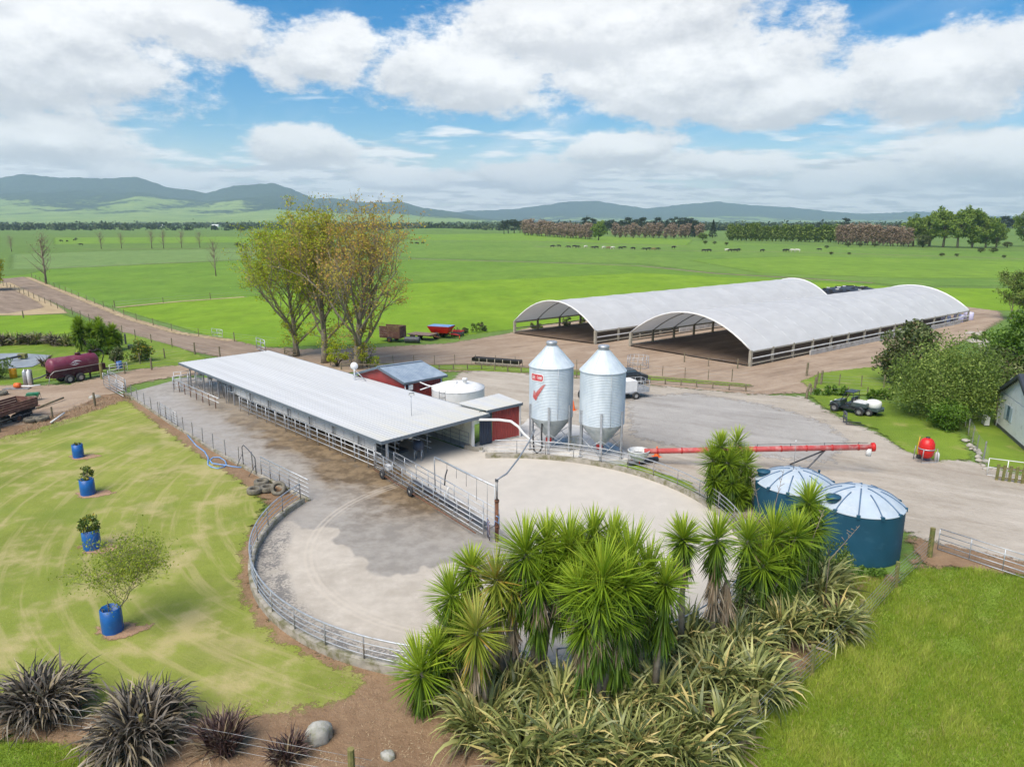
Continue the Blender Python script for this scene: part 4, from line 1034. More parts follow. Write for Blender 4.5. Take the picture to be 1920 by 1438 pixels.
for i in range(46):
    x, y = rnd.uniform(-7.6, 7.6), rnd.uniform(-4.2, 4.2); z = 1.5 * (1 - (abs(x) / 9) ** 4) * (1 - (abs(y) / 5) ** 4) + .06
    MB().lathe([(.2, -.07), (.33, -.07), (.36, 0), (.33, .07), (.2, .07)], 12, (x, y, z)).build('tyre', 'white_plastic' if i % 4 == 0 else 'black_rubber', t, True)

# ------------------------------------------------------------------ blue water tanks
def water_tank(label, c, r, h, rh, ang):
    t = thing('water_tank', label, 'tank', (c.x, c.y, 0), ang, 'blue plastic water tanks by the planting')
    prof = [(r * .99, 0)]
    for i in range(13): prof += [(r, .06 + i * (h - .1) / 12.5), (r - .012, .06 + (i + .5) * (h - .1) / 12.5)]
    prof += [(r, h)]
    MB().lathe(prof, 72).build('wall', 'tank_blue', t, True)
    def dome(q): return h + rh * (1 - q ** 2.0) ** .9 if q < 1 else h
    MB().lathe([(r + .015, h - .02), (r + .02, h + .03)] + [(r * q, dome(q)) for q in (.985, .9, .8, .7, .58, .45, .3, .16, 0.02)], 72).build('lid', 'lid_blue', t, True)
    for i in range(12):
        a = i * math.pi / 6 + .1; q0 = 1.0; q1 = .16 if i % 2 == 0 else .42
        pts = [(r * q * math.cos(a), r * q * math.sin(a), dome(min(q, .985)) + .012) for q in np.linspace(q0, q1, 9)]
        MB().tube(pts, .032, 6).build('lid_rib', 'lid_rib', t, True)
        MB().box((r * 1.0 * math.cos(a), r * math.sin(a), h), (.12, .16, .16), a).build('lid_clip', 'tank_blue', t)
    MB().lathe([(.28, 0), (.28, .16), (.34, .18), (.34, .24), (0, .28)], 20, (-r * .62, r * .52, dome(.8) - .05)).build('hatch', 'tank_blue', t, True)
    MB().lathe([(.05, 0), (.05, .3), (.09, .32), (0, .36)], 10, (r * .93, .2, h)).build('overflow', 'tank_blue', t, True)
    return t
t1 = G(1489, 975); t2 = G(1623, 1050)
water_tank('blue water tank with ribbed lid behind the yuccas, farther from the gate', Vector((t1.x, t1.y + .3, 0)), 1.93, 1.95, .70, .4)
water_tank('blue water tank with ribbed lid nearest the wire fence and the pasture', Vector((t2.x, t2.y + 1.1, 0)), 1.90, 2.35, .78, 1.0)
mp = G(1480, 860)
t = thing('tank_gauge', 'thin level rod with a white float standing above the farther blue tank', 'gauge', (t1.x - .15, t1.y + .3, 2.6))
MB().tube([(0, 0, 0), (0, 0, 1.55)], .012, 5).build('rod', 'dull_pipe', t, True); MB().lathe([(0, 1.5), (.06, 1.55), (0, 1.62)], 10).build('float', 'white_paint', t, True)
bx = G(1531, 925, 2.2)
t = thing('lid_tray', 'small white tray leaning between the lids of the two blue tanks', 'tray', (bx.x, bx.y, 2.1), .5)
for a, b in (((-.25, -.2), (.25, -.2)), ((.25, -.2), (.25, .2)), ((.25, .2), (-.25, .2)), ((-.25, .2), (-.25, -.2))): MB().beam((*a, .12), (*b, .12), .05, .12).build('side', 'white_plastic', t)
MB().box((0, 0, .05), (.5, .4, .03)).build('base', 'lid_blue', t)

# ------------------------------------------------------------------ wheels
def wheel(t, x, y, r, w, rim='steel_rim', tyre='black_rubber', name='wheel'):
    """axle along local Y"""
    k = MB().lathe([(r * .55, -w / 2), (r * .9, -w / 2), (r, -w * .32), (r, w * .32), (r * .9, w / 2), (r * .55, w / 2)], 22, (x, y, r), axis='Y').build(name, tyre, t, True)
    MB().lathe([(0, -w * .28), (r * .3, -w * .30), (r * .56, -w * .42), (r * .56, w * .42), (r * .3, w * .30), (0, w * .28)], 18, (x, y, r), axis='Y').build('rim', rim, k, True)
    return k
# --- maroon slurry tanker
a, b = G(96, 724), G(163, 712)
tz = math.atan2(b.y - a.y, b.x - a.x)
c0 = a.lerp(b, .5)
t = thing('slurry_tanker', 'maroon slurry tanker on two axles parked by the driveway', 'tanker', (c0.x, c0.y + .9, 0), tz)
MB().lathe([(0, -2.32), (.45, -2.25), (.68, -2.08), (.74, -1.95), (.74, 1.95), (.68, 2.08), (.45, 2.25), (0, 2.32)], 32, (0, 0, 1.75), axis='X').build('tank_barrel', 'maroon_paint', t, True)
MB().lathe([(.755, -.04), (.765, 0), (.755, .04)], 32, (-.9, 0, 1.75), axis='X').build('barrel_band', 'maroon_paint', t, True)
MB().lathe([(.22, 0), (.24, .05), (.24, .14), (.26, .16), (.26, .22), (0, .25)], 20, (.55, 0, 2.45)).build('filler_cap', 'maroon_dark', t, True)
MB().box((0, -.55, 1.02), (4.4, .08, .72)).build('side_skirt', 'maroon_dark', t); MB().box((0, .55, 1.02), (4.4, .08, .72)).build('side_skirt', 'maroon_dark', t)
MB().tube([(-2.5, -.78, 1.05), (-2.1, -.80, 1.36), (2.2, -.78, 1.42)], .035, 6).build('spill_rail', 'steel_rim', t, True)
MB().box((0, 0, .75), (4.9, .5, .16)).build('chassis', 'maroon_dark', t)
for x in (-.85, .15):
    for y in (-.82, .82): wheel(t, x, y, .42, .30)
MB().tube([(2.4, .3, .75), (3.9, 0, .62)], .06, 7).build('drawbar', 'maroon_dark', t, True); MB().tube([(2.4, -.3, .75), (3.9, 0, .62)], .06, 7).build('drawbar', 'maroon_dark', t, True)
MB().tube([(3.2, .1, .66), (3.2, .1, 0.05)], .05, 7).build('jack_stand', 'maroon_dark', t, True)
MB().box((2.65, 0, 1.05), (.5, .55, .5)).build('vacuum_pump', 'maroon_dark', t)
MB().tube([(2.0, .1, 2.55), (2.5, 0, 2.75), (2.95, 0, 2.45), (2.95, 0, 1.95), (2.7, 0, 1.3)], .055, 8).build('suction_hose', 'black_rubber', t, True)
MB().lathe([(.16, 0), (.16, .28), (.2, .3), (0, .36)], 12, (1.75, 0, 2.42)).build('vent_dome', 'maroon_dark', t, True)
MB().tube([(-2.3, 0, 1.1), (-2.9, 0, .9), (-3.6, .1, .8)], .07, 8).build('spreader_pipe', 'dark_steel', t, True)
MB().tube([(-2.4, -.5, .9), (-2.6, -.5, .05)], .03, 6).build('rear_stand', 'dull_pipe', t, True)
# swoosh emblem of white strokes on the barrel side
def swoosh(pts, w):
    mb = MB(); n = len(pts)
    for i, (u, z) in enumerate(pts):
        k = w * math.sin(math.pi * (i + .4) / n)
        for d in (-k, k):
            zz_ = z + d - 1.75; y = -math.sqrt(max(.0, .752 ** 2 - zz_ ** 2)); mb.v.append((u, y - .004, z + d))
    for i in range(n - 1): mb.f.append((2 * i, 2 * i + 1, 2 * i + 3, 2 * i + 2))
    return mb
swoosh([(-.62 + i * .08, 1.86 - .16 * math.sin(i * .26) - .02) for i in range(12)], .04).build('emblem', 'white_paint', t)
swoosh([(-.5 + i * .1, 1.88 + .16 * math.sin(i * .3)) for i in range(11)], .035).build('emblem', 'white_paint', t)
swoosh([(-.35 + i * .05, 1.84 + .05 * math.sin(i * 1.4)) for i in range(11)], .035).build('emblem', 'white_paint', t)
# --- brown flat wagon at the left edge
a, b = G(-10, 802), G(66, 778)
tz = math.atan2(b.y - a.y, b.x - a.x)
t = thing('farm_wagon', 'rusty brown sided farm wagon at the left edge of the driveway', 'wagon', (a.x, a.y + .9, 0), tz)
MB().box((.2, 0, .95), (4.4, 1.9, .14)).build('deck', 'wagon_brown', t)
for i in range(3): MB().box((.2, -.95, 1.12 + i * .2), (4.4, .06, .16)).build('side_board', 'wagon_brown', t); MB().box((.2, .95, 1.12 + i * .2), (4.4, .06, .16)).build('side_board', 'wagon_brown', t)
for y in (-.8, .8): wheel(t, .6, y, .36, .26, 'rust_iron'); wheel(t, -1.3, y, .36, .26, 'rust_iron')
MB().box((2.38, 0, 1.32), (.06, 1.9, .56)).build('head_board', 'wagon_brown', t)
MB().tube([(2.3, .4, .8), (3.5, 0, .6)], .05, 6).build('drawbar', 'faded_red', t, True); MB().tube([(2.3, -.4, .8), (3.5, 0, .6)], .05, 6).build('drawbar', 'faded_red', t, True)
g_ = G(64, 752)
t = thing('green_implement', 'small green tined implement beside the brown wagon', 'implement', (g_.x, g_.y, 0), .3)
MB().box((0, 0, .62), (.9, .5, .22)).build('frame', 'green_paint', t)
MB().tube([(-.6, -.2, .45), (-.2, -.5, .75), (.2, -.5, .75), (.4, -.2, .4)], .05, 6).build('guard', 'green_paint', t, True)
for i in range(7): MB().tube([(-.4 + i * .14, .28, .6), (-.4 + i * .14, .42, .0)], .018, 5).build('tine', 'dark_steel', t, True)
for i, (px, py, lab) in enumerate(((44, 778, 'dark tyre roller lying in the weeds beside the brown wagon'), (50, 772, 'second dark roller half hidden behind the first by the brown wagon'))):
    p = G(px, py + (8 if i == 0 else 0)); t = thing('field_roller', lab, 'roller', (p.x, p.y, 0), tz + .25)
    for k in range(7): MB().lathe([(.1, -.11), (.28, -.11), (.34, -.05), (.34, .05), (.28, .11), (.1, .11)], 16, (-.9 + k * .26, 0, .34), axis='X').build('ring', 'black_rubber', t, True)
    MB().tube([(-1.1, 0, .34), (.95, 0, .34)], .06, 6).build('axle', 'dull_pipe', t, True)
# barrels, pump and timber left of the driveway
p = G(26, 709); t = thing('yellow_drum', 'yellow plastic drum standing on the garden grass', 'drum', (p.x, p.y, 0))
MB().lathe([(0, 0), (.30, 0), (.32, .08), (.32, .38), (.335, .42), (.32, .46), (.32, .85), (.30, .95), (0, .97)], 20).build('body', 'yellow_plastic', t, True)
MB().lathe([(.05, .97), (.05, 1.0), (0, 1.01)], 8, (.15, 0, 0)).build('bung', 'black_plastic', t, True)
p = G(53, 724); t = thing('gas_bottle', 'pair of grey upright gas cylinders by the driveway', 'cylinder', (p.x, p.y, 0))
for x in (-.2, .2): MB().lathe([(0, 0), (.18, 0), (.18, 1.2), (.12, 1.35), (.05, 1.4), (.05, 1.5), (0, 1.5)], 14, (x, 0, .1)).build('bottle', 'galv_pipe' if x < 0 else 'white_paint', t, True)
MB().box((0, .25, .8), (.7, .06, 1.5)).build('back_frame', 'dull_pipe', t)
p = G(32, 731); t = thing('pump_sled', 'orange pump and pipes lying on a low sled by the driveway', 'pump', (p.x, p.y, 0), .1)
MB().box((0, 0, .12), (2.2, .6, .08)).build('sled', 'dull_pipe', t); MB().lathe([(0, -.25), (.22, -.25), (.25, 0), (.22, .25), (0, .25)], 14, (.1, 0, .42), axis='X').build('pump_body', 'orange_plastic', t, True)
MB().tube([(.4, 0, .35), (1.2, .1, .3), (1.9, .3, .35)], .07, 7).build('pipe', 'white_paint', t, True)
pw = [G(-20, 665), G(40, 664), G(95, 668), G(82, 680), G(60, 690), G(0, 694), G(-20, 692)]
struct(MB().add([(p.x, p.y, .125) for p in pw], [tuple(range(len(pw)))]).build('pond', 'pond_liner'))
p = G(38, 677); t = thing('pond_intake', 'dark grey arm with a box lying across the grey pond', 'intake', (p.x, p.y, .12))
MB().box((0, .5, .35), (.8, .5, .5)).build('box', 'mossy_wood', t); MB().tube([(0, .2, .4), (-1.1, -2.0, .3), (-1.4, -2.6, .2)], .12, 7).build('arm', 'dark_steel', t, True)

# --- old tyres and fallen timber
def tyre(label, p, r=.42, z=.16, tilt=(0, 0), group='old tyres'):
    o = MB().lathe([(r * .56, -.13), (r * .62, -.15), (r * .93, -.14), (r, -.07), (r, .07), (r * .93, .14), (r * .62, .15), (r * .56, .13), (r * .54, 0), (r * .56, -.13)], 26).build('old_tyre', 'black_rubber', None, True)
    o.location = (p.x, p.y, z); o.rotation_euler = (tilt[0], tilt[1], 0); o.data.materials[0] = M['tyre_weathered']
    return tag(o, label, 'tyre', group)
plain('tyre_weathered', (.15, .135, .105), .9, 0, .3, 6.0, (.24, .21, .15), .5, .3)
for i, (px, py) in enumerate(((491, 913), (502, 924), (478, 928), (523, 929))):
    tyre(['grey weathered tyre at the back of the group by the lane fence', 'grey weathered tyre in the middle of the group by the lane fence', 'grey weathered tyre nearest the lawn in the group by the fence', 'grey weathered tyre leaning up against the lane kerb'][i], G(px, py), .43, .28 if i < 3 else .42, (0, 0) if i < 3 else (.9, .2))
for i, (px, py) in enumerate(((60, 792), (78, 790), (4, 790), (2, 742))):
    tyre(['dark tyre lying in the weeds below the fallen white pole', 'second dark tyre lying beside another in the weeds by the soil bank', 'dark tyre lying at the left edge near the wagon wheels', 'dark tyre lying at the left edge behind the wagon'][i], G(px, py), .55, .24)
a, b = G(96, 797), G(122, 782); tag(MB().tube([(a.x, a.y, .2), (b.x, b.y, .35)], .07, 7).build('fallen_pole', 'white_paint', None, True), 'white pole lying tilted on the soil bank above the lawn', 'pole')
a, b = G(70, 768), G(120, 752); tag(MB().tube([(a.x, a.y, .15), (b.x, b.y, .3)], .08, 7).build('fallen_log', 'post_wood', None, True), 'thin brown log lying along the soil bank', 'log')
a, b = G(14, 795), G(60, 782); tag(MB().tube([(a.x, a.y, .15), (b.x, b.y, .2)], .07, 7).build('fallen_pole', 'pale_post_wood', None, True), 'weathered pale pole lying in the weeds by the left edge', 'pole')

# --- blue sleeves and their citrus stand in vegetation part; machinery by the far field
def at_px(px, py): return G(px, py)
p = G(829, 634)
t = thing('manure_spreader', 'bright red hopper spreader parked at the edge of the lime paddock', 'spreader', (p.x, p.y, 0), -.35)
mb = MB(); lo = [(-1.3, -.55), (1.0, -.55), (1.0, .55), (-1.3, .55)]; hi = [(-1.7, -1.0), (1.5, -1.0), (1.5, 1.0), (-1.7, 1.0)]
mb.add([(x, y, .75) for x, y in lo] + [(x, y, 1.65) for x, y in hi], [(3, 2, 1, 0), (0, 1, 5, 4), (1, 2, 6, 5), (2, 3, 7, 6), (3, 0, 4, 7)]); mb.build('hopper', 'red_plastic', t)
MB().box((-.1, 0, 1.66), (3.1, 1.9, .05)).build('cover', 'blue_hose_plastic', t)
for y in (-.95, .95): wheel(t, -.4, y, .45, .3, 'rust_iron')
MB().tube([(1.2, .4, .7), (2.6, 0, .5)], .06, 6).build('drawbar', 'red_paint', t, True); MB().tube([(1.2, -.4, .7), (2.6, 0, .5)], .06, 6).build('drawbar', 'red_paint', t, True)
MB().tube([(2.5, 0, .5), (2.5, 0, 0)], .05, 6).build('jack_stand', 'orange_plastic', t, True)
p = G(856, 631)
t = thing('disc_harrow', 'dark red disc harrow standing beside the bright red spreader', 'harrow', (p.x, p.y, 0), -.3)
MB().box((0, 0, .7), (1.6, .12, .12)).build('beam', 'red_paint', t); MB().box((0, .8, .7), (1.6, .12, .12)).build('beam', 'red_paint', t); MB().box((0, .4, .75), (.12, .9, .12)).build('tongue', 'red_paint', t)
for i in range(7):
    for y in (0, .8): MB().lathe([(0, -.02), (.3, -.04), (.31, 0), (0, .02)], 14, (-.7 + i * .23, y, .32), axis='X').build('disc', 'dark_steel', t, True)
MB().tube([(0, 0, .7), (.2, -.2, 1.3)], .04, 6).build('mast', 'dark_steel', t, True)
p = G(792, 637)
t = thing('flat_trailer', 'low flat deck trailer with brown boards beside the red spreader', 'trailer', (p.x, p.y, 0), -.45)
for i in range(6): MB().box((0, -.85 + i * .34, .78), (3.4, .32, .07)).build('plank', 'deck_wood', t)
MB().box((0, 0, .66), (3.4, 1.2, .12)).build('chassis', 'rust_iron', t)
for y in (-.9, .9): wheel(t, -.9, y, .40, .24, 'rust_iron')
MB().tube([(1.6, 0, .62), (2.7, 0, .45)], .06, 6).build('drawbar', 'rust_iron', t, True)
p = G(737, 640)
t = thing('stock_trailer', 'tall brown sided trailer parked behind the right hand poplar', 'trailer', (p.x, p.y, 0), -.35)
MB().box((0, 0, .6), (2.9, 1.7, .14)).build('deck', 'wagon_brown', t)
for y in (-.85, .85):
    for i in range(5): MB().box((0, y, .8 + i * .28), (2.9, .06, .25)).build('side_board', 'wagon_brown', t)
MB().box((1.45, 0, 1.35), (.06, 1.7, 1.4)).build('head_board', 'white_paint' if False else 'wagon_brown', t); MB().box((-1.45, 0, 1.2), (.06, 1.7, 1.1)).build('tail_board', 'white_paint', t)
for y in (-.92, .92): wheel(t, 0, y, .36, .22, 'rust_iron')
p = G(773, 643)
t = thing('land_roller', 'dark grey steel land roller lying by the flat trailer', 'roller', (p.x, p.y, 0), -.1)
MB().lathe([(0, -.95), (.38, -.95), (.40, -.9), (.40, .9), (.38, .95), (0, .95)], 24, (0, 0, .40), axis='X').build('drum', 'dark_steel', t, True)
for x in (-1.0, 1.0): MB().box((x, 0, .42), (.06, .5, .12)).build('bearing_arm', 'dark_steel', t)
a, b = G(888, 684), G(976, 691)
t = thing('feed_trough', 'long black feed trough on a pale frame behind the yard fence', 'trough', (a.x, a.y, 0), math.atan2(b.y - a.y, b.x - a.x))
TLn = (b - a).length; mb = MB(); pr = [(-.5, .85), (-.38, .48), (.38, .48), (.5, .85)]
for x in (0, TLn): mb.v += [(x, y, z) for y, z in pr]
mb.f = [(0, 1, 5, 4), (1, 2, 6, 5), (2, 3, 7, 6), (0, 3, 2, 1), (4, 5, 6, 7)]; mb.build('trough', 'black_plastic', t)
for i in range(7):
    x = TLn * i / 6; MB().tube([(x, -.55, 0), (x, -.55, .9)], .035, 6).build('leg', 'pale_post_wood', t, True); MB().tube([(x, .55, 0), (x, .55, .9)], .035, 6).build('leg', 'pale_post_wood', t, True)
MB().beam((0, -.57, .45), (TLn, -.57, .45), .05, .08).build('skid_rail', 'pale_post_wood', t)

# --- side-by-side utility vehicle and its spray trailer
a, b = G(1571, 772), G(1628, 783)
t = thing('utility_vehicle', 'dark green side-by-side utility vehicle parked on the grass verge', 'utility vehicle', (a.lerp(b, .5).x, a.lerp(b, .5).y + .5, .05), math.atan2(b.y - a.y, b.x - a.x) + math.pi)
for x in (1.0, -.95):
    for y in (-.62, .62): wheel(t, x, y, .33, .26, 'dull_pipe')
MB().box((0, 0, .48), (2.5, 1.05, .18)).build('chassis', 'vehicle_dark', t)
mb = MB(); hood = [(.55, .55), (.60, .98), (1.10, .90), (1.42, .72), (1.48, .5)]
for y in (-.62, .62): mb.v += [(x, y * (1 if x < 1.2 else .8), z) for x, z in hood]
n = len(hood); mb.f = [tuple(range(n)), tuple(reversed(range(n, 2 * n)))] + [(i, n + i, n + i + 1, i + 1) for i in range(n - 1)]
h = mb.build('hood', 'vehicle_green', t)
for y in (-.38, .38): MB().box((1.40, y, .70), (.1, .22, .12)).build('headlight', 'white_plastic', t)
MB().box((-.85, 0, .86), (1.15, 1.25, .30)).build('cargo_bed', 'vehicle_green', t); MB().box((-.85, 0, 1.04), (1.0, 1.08, .06)).build('bed_load', 'canvas', t)
for x in (1.0, -.95):
    for y in (-.66, .66): MB().lathe([(.36, -.16), (.42, -.16), (.42, .16), (.36, .16)], 12, (x, y, .34), R(10), R(170), axis='Y').build('mudguard', 'vehicle_dark', t, True)
for y in (-.3, .3): s_ = MB().box((-.02, y, .78), (.5, .45, .18)).build('seat', 'vehicle_dark', t); MB().box((-.26, y, 1.08), (.14, .45, .5)).build('seat_back', 'vehicle_dark', t)
for y in (-.6, .6): MB().tube([(.62, y, .9), (.25, y * .92, 1.72), (-.32, y * .92, 1.74), (-.38, y, .9)], .03, 6).build('roll_bar', 'vehicle_dark', t, True)
MB().box((-.03, 0, 1.77), (.72, 1.2, .05)).build('roof', 'vehicle_dark', t)
MB().tube([(.5, .3, 1.0), (.32, .3, 1.15)], .02, 6).build('steering_column', 'vehicle_dark', t, True); MB().lathe([(.13, -.015), (.16, 0), (.13, .015)], 14, (.32, .3, 1.16), axis='X').build('steering_wheel', 'black_rubber', t, True)
p = G(1642, 783)
t = thing('spray_trailer', 'small trailer carrying a round white drum behind the utility vehicle', 'trailer', (p.x, p.y + .5, .05), math.atan2(b.y - a.y, b.x - a.x))
MB().prism([(-.75, -.55), (.6, -.6), (.8, 0), (.6, .6), (-.75, .55)], .45, .66).build('tray', 'vehicle_green', t)
MB().lathe([(0, .66), (.50, .66), (.56, .72), (.56, 1.05), (.50, 1.17), (.3, 1.24), (0, 1.26)], 24, (0, 0, 0)).build('drum', 'white_plastic', t, True)
for y in (-.62, .62): wheel(t, -.1, y, .28, .2)
MB().tube([(-.75, 0, .5), (-1.4, 0, .48)], .04, 6).build('drawbar', 'dark_steel', t, True)
p = G(1583, 796)
t = thing('pallet_forks', 'pair of dark pallet forks standing on the gravel', 'forks', (p.x, p.y, .05), -.15)
MB().box((0, 0, .5), (.12, .9, .1)).build('carriage', 'dark_steel', t)
for y in (-.35, .35): MB().tube([(0, y, .95), (.02, y, .1), (1.3, y, .05)], .045, 6).build('fork', 'dark_steel', t, True)
MB().box((0, 0, .85), (.1, .5, .25)).build('backrest', 'dark_steel', t)

# --- red grain auger
a, b = G(1207, 862, .55), G(1632, 838, .55)
a = G(1208, 846, .9); b = G(1636, 838, 1.75)
t = thing('grain_auger', 'long red grain auger lying across the gravel yard', 'auger', (a.x, a.y, 0))
MB().tube([a, b], .17, 14).build('tube', 'faded_red', t, True, True)
ad = (b - a)
for i in range(9):
    q = a.lerp(b, .06 + i * .11); MB().tube([q - ad.normalized() * .04, q + ad.normalized() * .04], .20, 12).build('clamp', 'red_paint', t, True, True)
MB().tube([a.lerp(b, .34) + Vector((0, 0, .30)), a.lerp(b, .98) + Vector((0, 0, .28))], .018, 5).build('drive_cable', 'dark_steel', t, True, True)
for i in range(5):
    q = a.lerp(b, .36 + i * .145); MB().tube([q, q + Vector((0, 0, .34))], .02, 5).build('cable_strut', 'dark_steel', t, True, True)
MB().tube([b - ad.normalized() * .05, b + ad.normalized() * .12], .27, 14).build('end_drum', 'red_plastic', t, True, True)
MB().tube([b + Vector((-.2, 0, -.1)), b + Vector((-.22, -.05, -.55))], .16, 10).build('spout', 'canvas', t, True, True)
q = a.lerp(b, .80); w = a.lerp(b, .66); MB().tube([q + Vector((0, 0, -.15)), Vector((w.x + .3, w.y - .9, .12))], .05, 6).build('support_leg', 'dark_steel', t, True, True)
MB().tube([q + Vector((0, 0, -.15)), Vector((w.x + .3, w.y + .9, .12))], .05, 6).build('support_leg', 'dark_steel', t, True, True)
mb = MB(); hc = Vector((a.x - .35, a.y, 0))
mb.lathe([(.35, .30), (.62, .72), (.70, .98), (.66, 1.0), (.55, .72), (.30, .34)], 16, (hc.x, hc.y, 0)); mb.build('intake_hopper', 'canvas', t, False, True)
MB().lathe([(0, .5), (.5, .62), (.55, .70), (0, .60)], 16, (hc.x, hc.y, 0)).build('hopper_liner', 'dark_steel', t, False, True)
for an in range(4): MB().tube([(hc.x + .4 * math.cos(an * 1.57), hc.y + .4 * math.sin(an * 1.57), .1), (hc.x + .4 * math.cos(an * 1.57), hc.y + .4 * math.sin(an * 1.57), .6)], .03, 5).build('leg', 'red_paint', t, True, True)
q = a.lerp(b, .42); MB().tube([q + Vector((0, 0, -.2)), Vector((q.x, q.y, .06))], .05, 6).build('prop', 'red_paint', t, True, True)
p = G(1231, 858)
t = thing('traffic_cone', 'pale orange cone standing under the red auger', 'cone', (p.x, p.y, .05))
MB().lathe([(.19, .04), (.04, .72), (0, .73)], 16).build('cone', 'orange_plastic', t, True); MB().lathe([(.135, .26), (.10, .42)], 16).build('band', 'white_paint', t, True); MB().box((0, 0, .02), (.5, .5, .04), .4).build('base', 'orange_plastic', t)
p = G(1074, 770)
dup(t, (p.x, p.y, .05), .6, 1.1, 'orange cone seen in the gap between the two silos', None)
a, b = G(1178, 876), G(1232, 866)
tag(MB().tube([(a.x, a.y, .25), (b.x, b.y, .22)], .16, 14).build('drain_pipe', 'dark_steel', None, True), 'short dark grey pipe lying on the grass beside the silo slab', 'pipe')
p = G(1076, 850)
t = thing('wire_coil', 'tangled coil of dark wire netting between the silos', 'netting', (p.x, p.y, .3), .4)
for i in range(9): MB().lathe([(.42, -.008), (.435, 0), (.42, .008)], 18, (-.45 + i * .11, .02 * (i % 3), .44), axis='X').build('loop', 'mossy_wood', t, True)

# --- red sprayer tank on legs
p = G(1734, 866)
t = thing('sprayer_tank', 'upright red oval sprayer tank in a grey steel frame', 'sprayer', (p.x, p.y, .04), .1)
MB().lathe([(0, .22), (.25, .26), (.42, .45), (.47, .8), (.45, 1.2), (.33, 1.46), (.15, 1.56), (0, 1.58)], 24).build('tank', 'red_plastic', t, True)
MB().lathe([(.12, 1.55), (.12, 1.62), (0, 1.64)], 12).build('lid', 'black_plastic', t, True)
for x in (-.46, .46):
    for y in (-.4, .4): MB().tube([(x * 1.15, y, 0), (x, y, .95)], .028, 6).build('leg', 'dull_pipe', t, True)
for z in (.85,): MB().lathe([(.475, z), (.50, z), (.50, z + .06), (.475, z + .06)], 24).build('hoop', 'galv_pipe', t, True)
MB().beam((-.55, -.42, .06), (.55, -.42, .06), .06, .08).build('skid', 'galv_pipe', t); MB().beam((-.55, .42, .06), (.55, .42, .06), .06, .08).build('skid', 'galv_pipe', t)
MB().tube([(-.6, -.1, .3), (-.7, -.1, 1.0), (-.62, -.1, 1.7)], .025, 6).build('lance_hose', 'yellow_plastic', t, True); MB().box((-.62, -.2, .42), (.2, .2, .22)).build('pump', 'black_plastic', t)
MB().lathe([(0, 0), (.14, .02), (.15, .5), (.08, .62), (0, .64)], 12, (.66, -.15, .02)).build('chemical_jar', 'white_plastic', t, True)

# --- trailer and tractor standing behind the right silo
p = G(1188, 750)
t = thing('cage_trailer', 'white box trailer with a wire cage tail beside the right silo', 'trailer', (p.x, p.y + .8, .04), .35)
MB().box((0, 0, .62), (2.5, 1.5, .12)).build('deck', 'galv_pipe', t)
MB().box((-.55, 0, 1.15), (1.2, 1.45, .95)).build('box_body', 'white_paint', t); MB().box((.66, -.73, .80), (1.2, .04, .28)).build('side_panel', 'galv_pipe', t); MB().box((.66, .73, .80), (1.2, .04, .28)).build('side_panel', 'galv_pipe', t); MB().box((1.25, 0, .80), (.04, 1.46, .28)).build('tail_gate', 'galv_pipe', t)
for x, y in ((.1, -.73), (.66, -.73), (1.25, -.73), (1.25, 0), (1.25, .73), (.66, .73)): MB().tube([(x, y, .7), (x, y, 1.6)], .018, 5).build('cage_post', 'galv_pipe', t, True)
for z in (1.15, 1.6):
    MB().tube([(.1, -.73, z), (1.25, -.73, z), (1.25, .73, z), (.1, .73, z)], .016, 5).build('cage_rail', 'galv_pipe', t, True)
for y in (-.82, .82): wheel(t, -.1, y, .33, .22, 'steel_rim')
MB().box((1.28, -.55, .62), (.04, .16, .08)).build('tail_lamp', 'red_plastic', t); MB().box((1.28, .55, .62), (.04, .16, .08)).build('tail_lamp', 'red_plastic', t)
p = G(1150, 752)
t = thing('tractor', 'dark tractor mostly hidden behind the right silo', 'tractor', (p.x - .4, p.y + .3, .04), .35)
for y in (-.8, .8): wheel(t, -.1, y, .72, .42, 'steel_rim'); wheel(t, -2.0, y, .48, .32, 'steel_rim')
MB().box((-1.6, 0, 1.15), (1.8, .75, .7)).build('bonnet', 'vehicle_green', t)
mb = MB(); mb.prism([(-.75, -.65), (.55, -.65), (.55, .65), (-.75, .65)], 1.0, 2.1); mb.build('cab', 'vehicle_dark', t); MB().box((-.1, 0, 2.16), (1.5, 1.45, .12)).build('roof', 'vehicle_dark', t)
p = G(1172, 720)
t = thing('parked_car', 'dark car half hidden behind the trailer by the yard fence', 'car', (p.x, p.y, .04), .3)
mb = MB(); pr = [(-1.9, .35), (-1.95, .8), (-1.5, .95), (-.9, 1.40), (.7, 1.42), (1.3, .98), (1.95, .85), (2.0, .35)]
for y in (-.8, .8): mb.v += [(x, y * (1 if z < 1.1 else .82), z) for x, z in pr]
n = len(pr); mb.f = [tuple(range(n)), tuple(reversed(range(n, 2 * n)))] + [(i, n + i, n + (i + 1) % n, (i + 1) % n) for i in range(n)]
mb.build('body', 'vehicle_dark', t)
for x in (-1.25, 1.25):
    for y in (-.78, .78): wheel(t, x, y, .32, .2)
MB().box((-.1, 0, 1.2), (1.75, 1.42, .3)).build('glass_band', 'glass_blue', t)
p = G(1196, 690)
t = thing('hay_feeder', 'round steel hay feeder ring standing on the dirt behind the fence', 'feeder', (p.x, p.y, 0))
for z in (.15, .7, 1.25): MB().lathe([(1.1, z - .02), (1.13, z), (1.1, z + .02)], 24).build('ring', 'galv_pipe', t, True)
for i in range(14): an = i * math.pi / 7; MB().tube([(1.1 * math.cos(an), 1.1 * math.sin(an), 0), (1.1 * math.cos(an), 1.1 * math.sin(an), 1.3)], .018, 5).build('bar', 'galv_pipe', t, True)

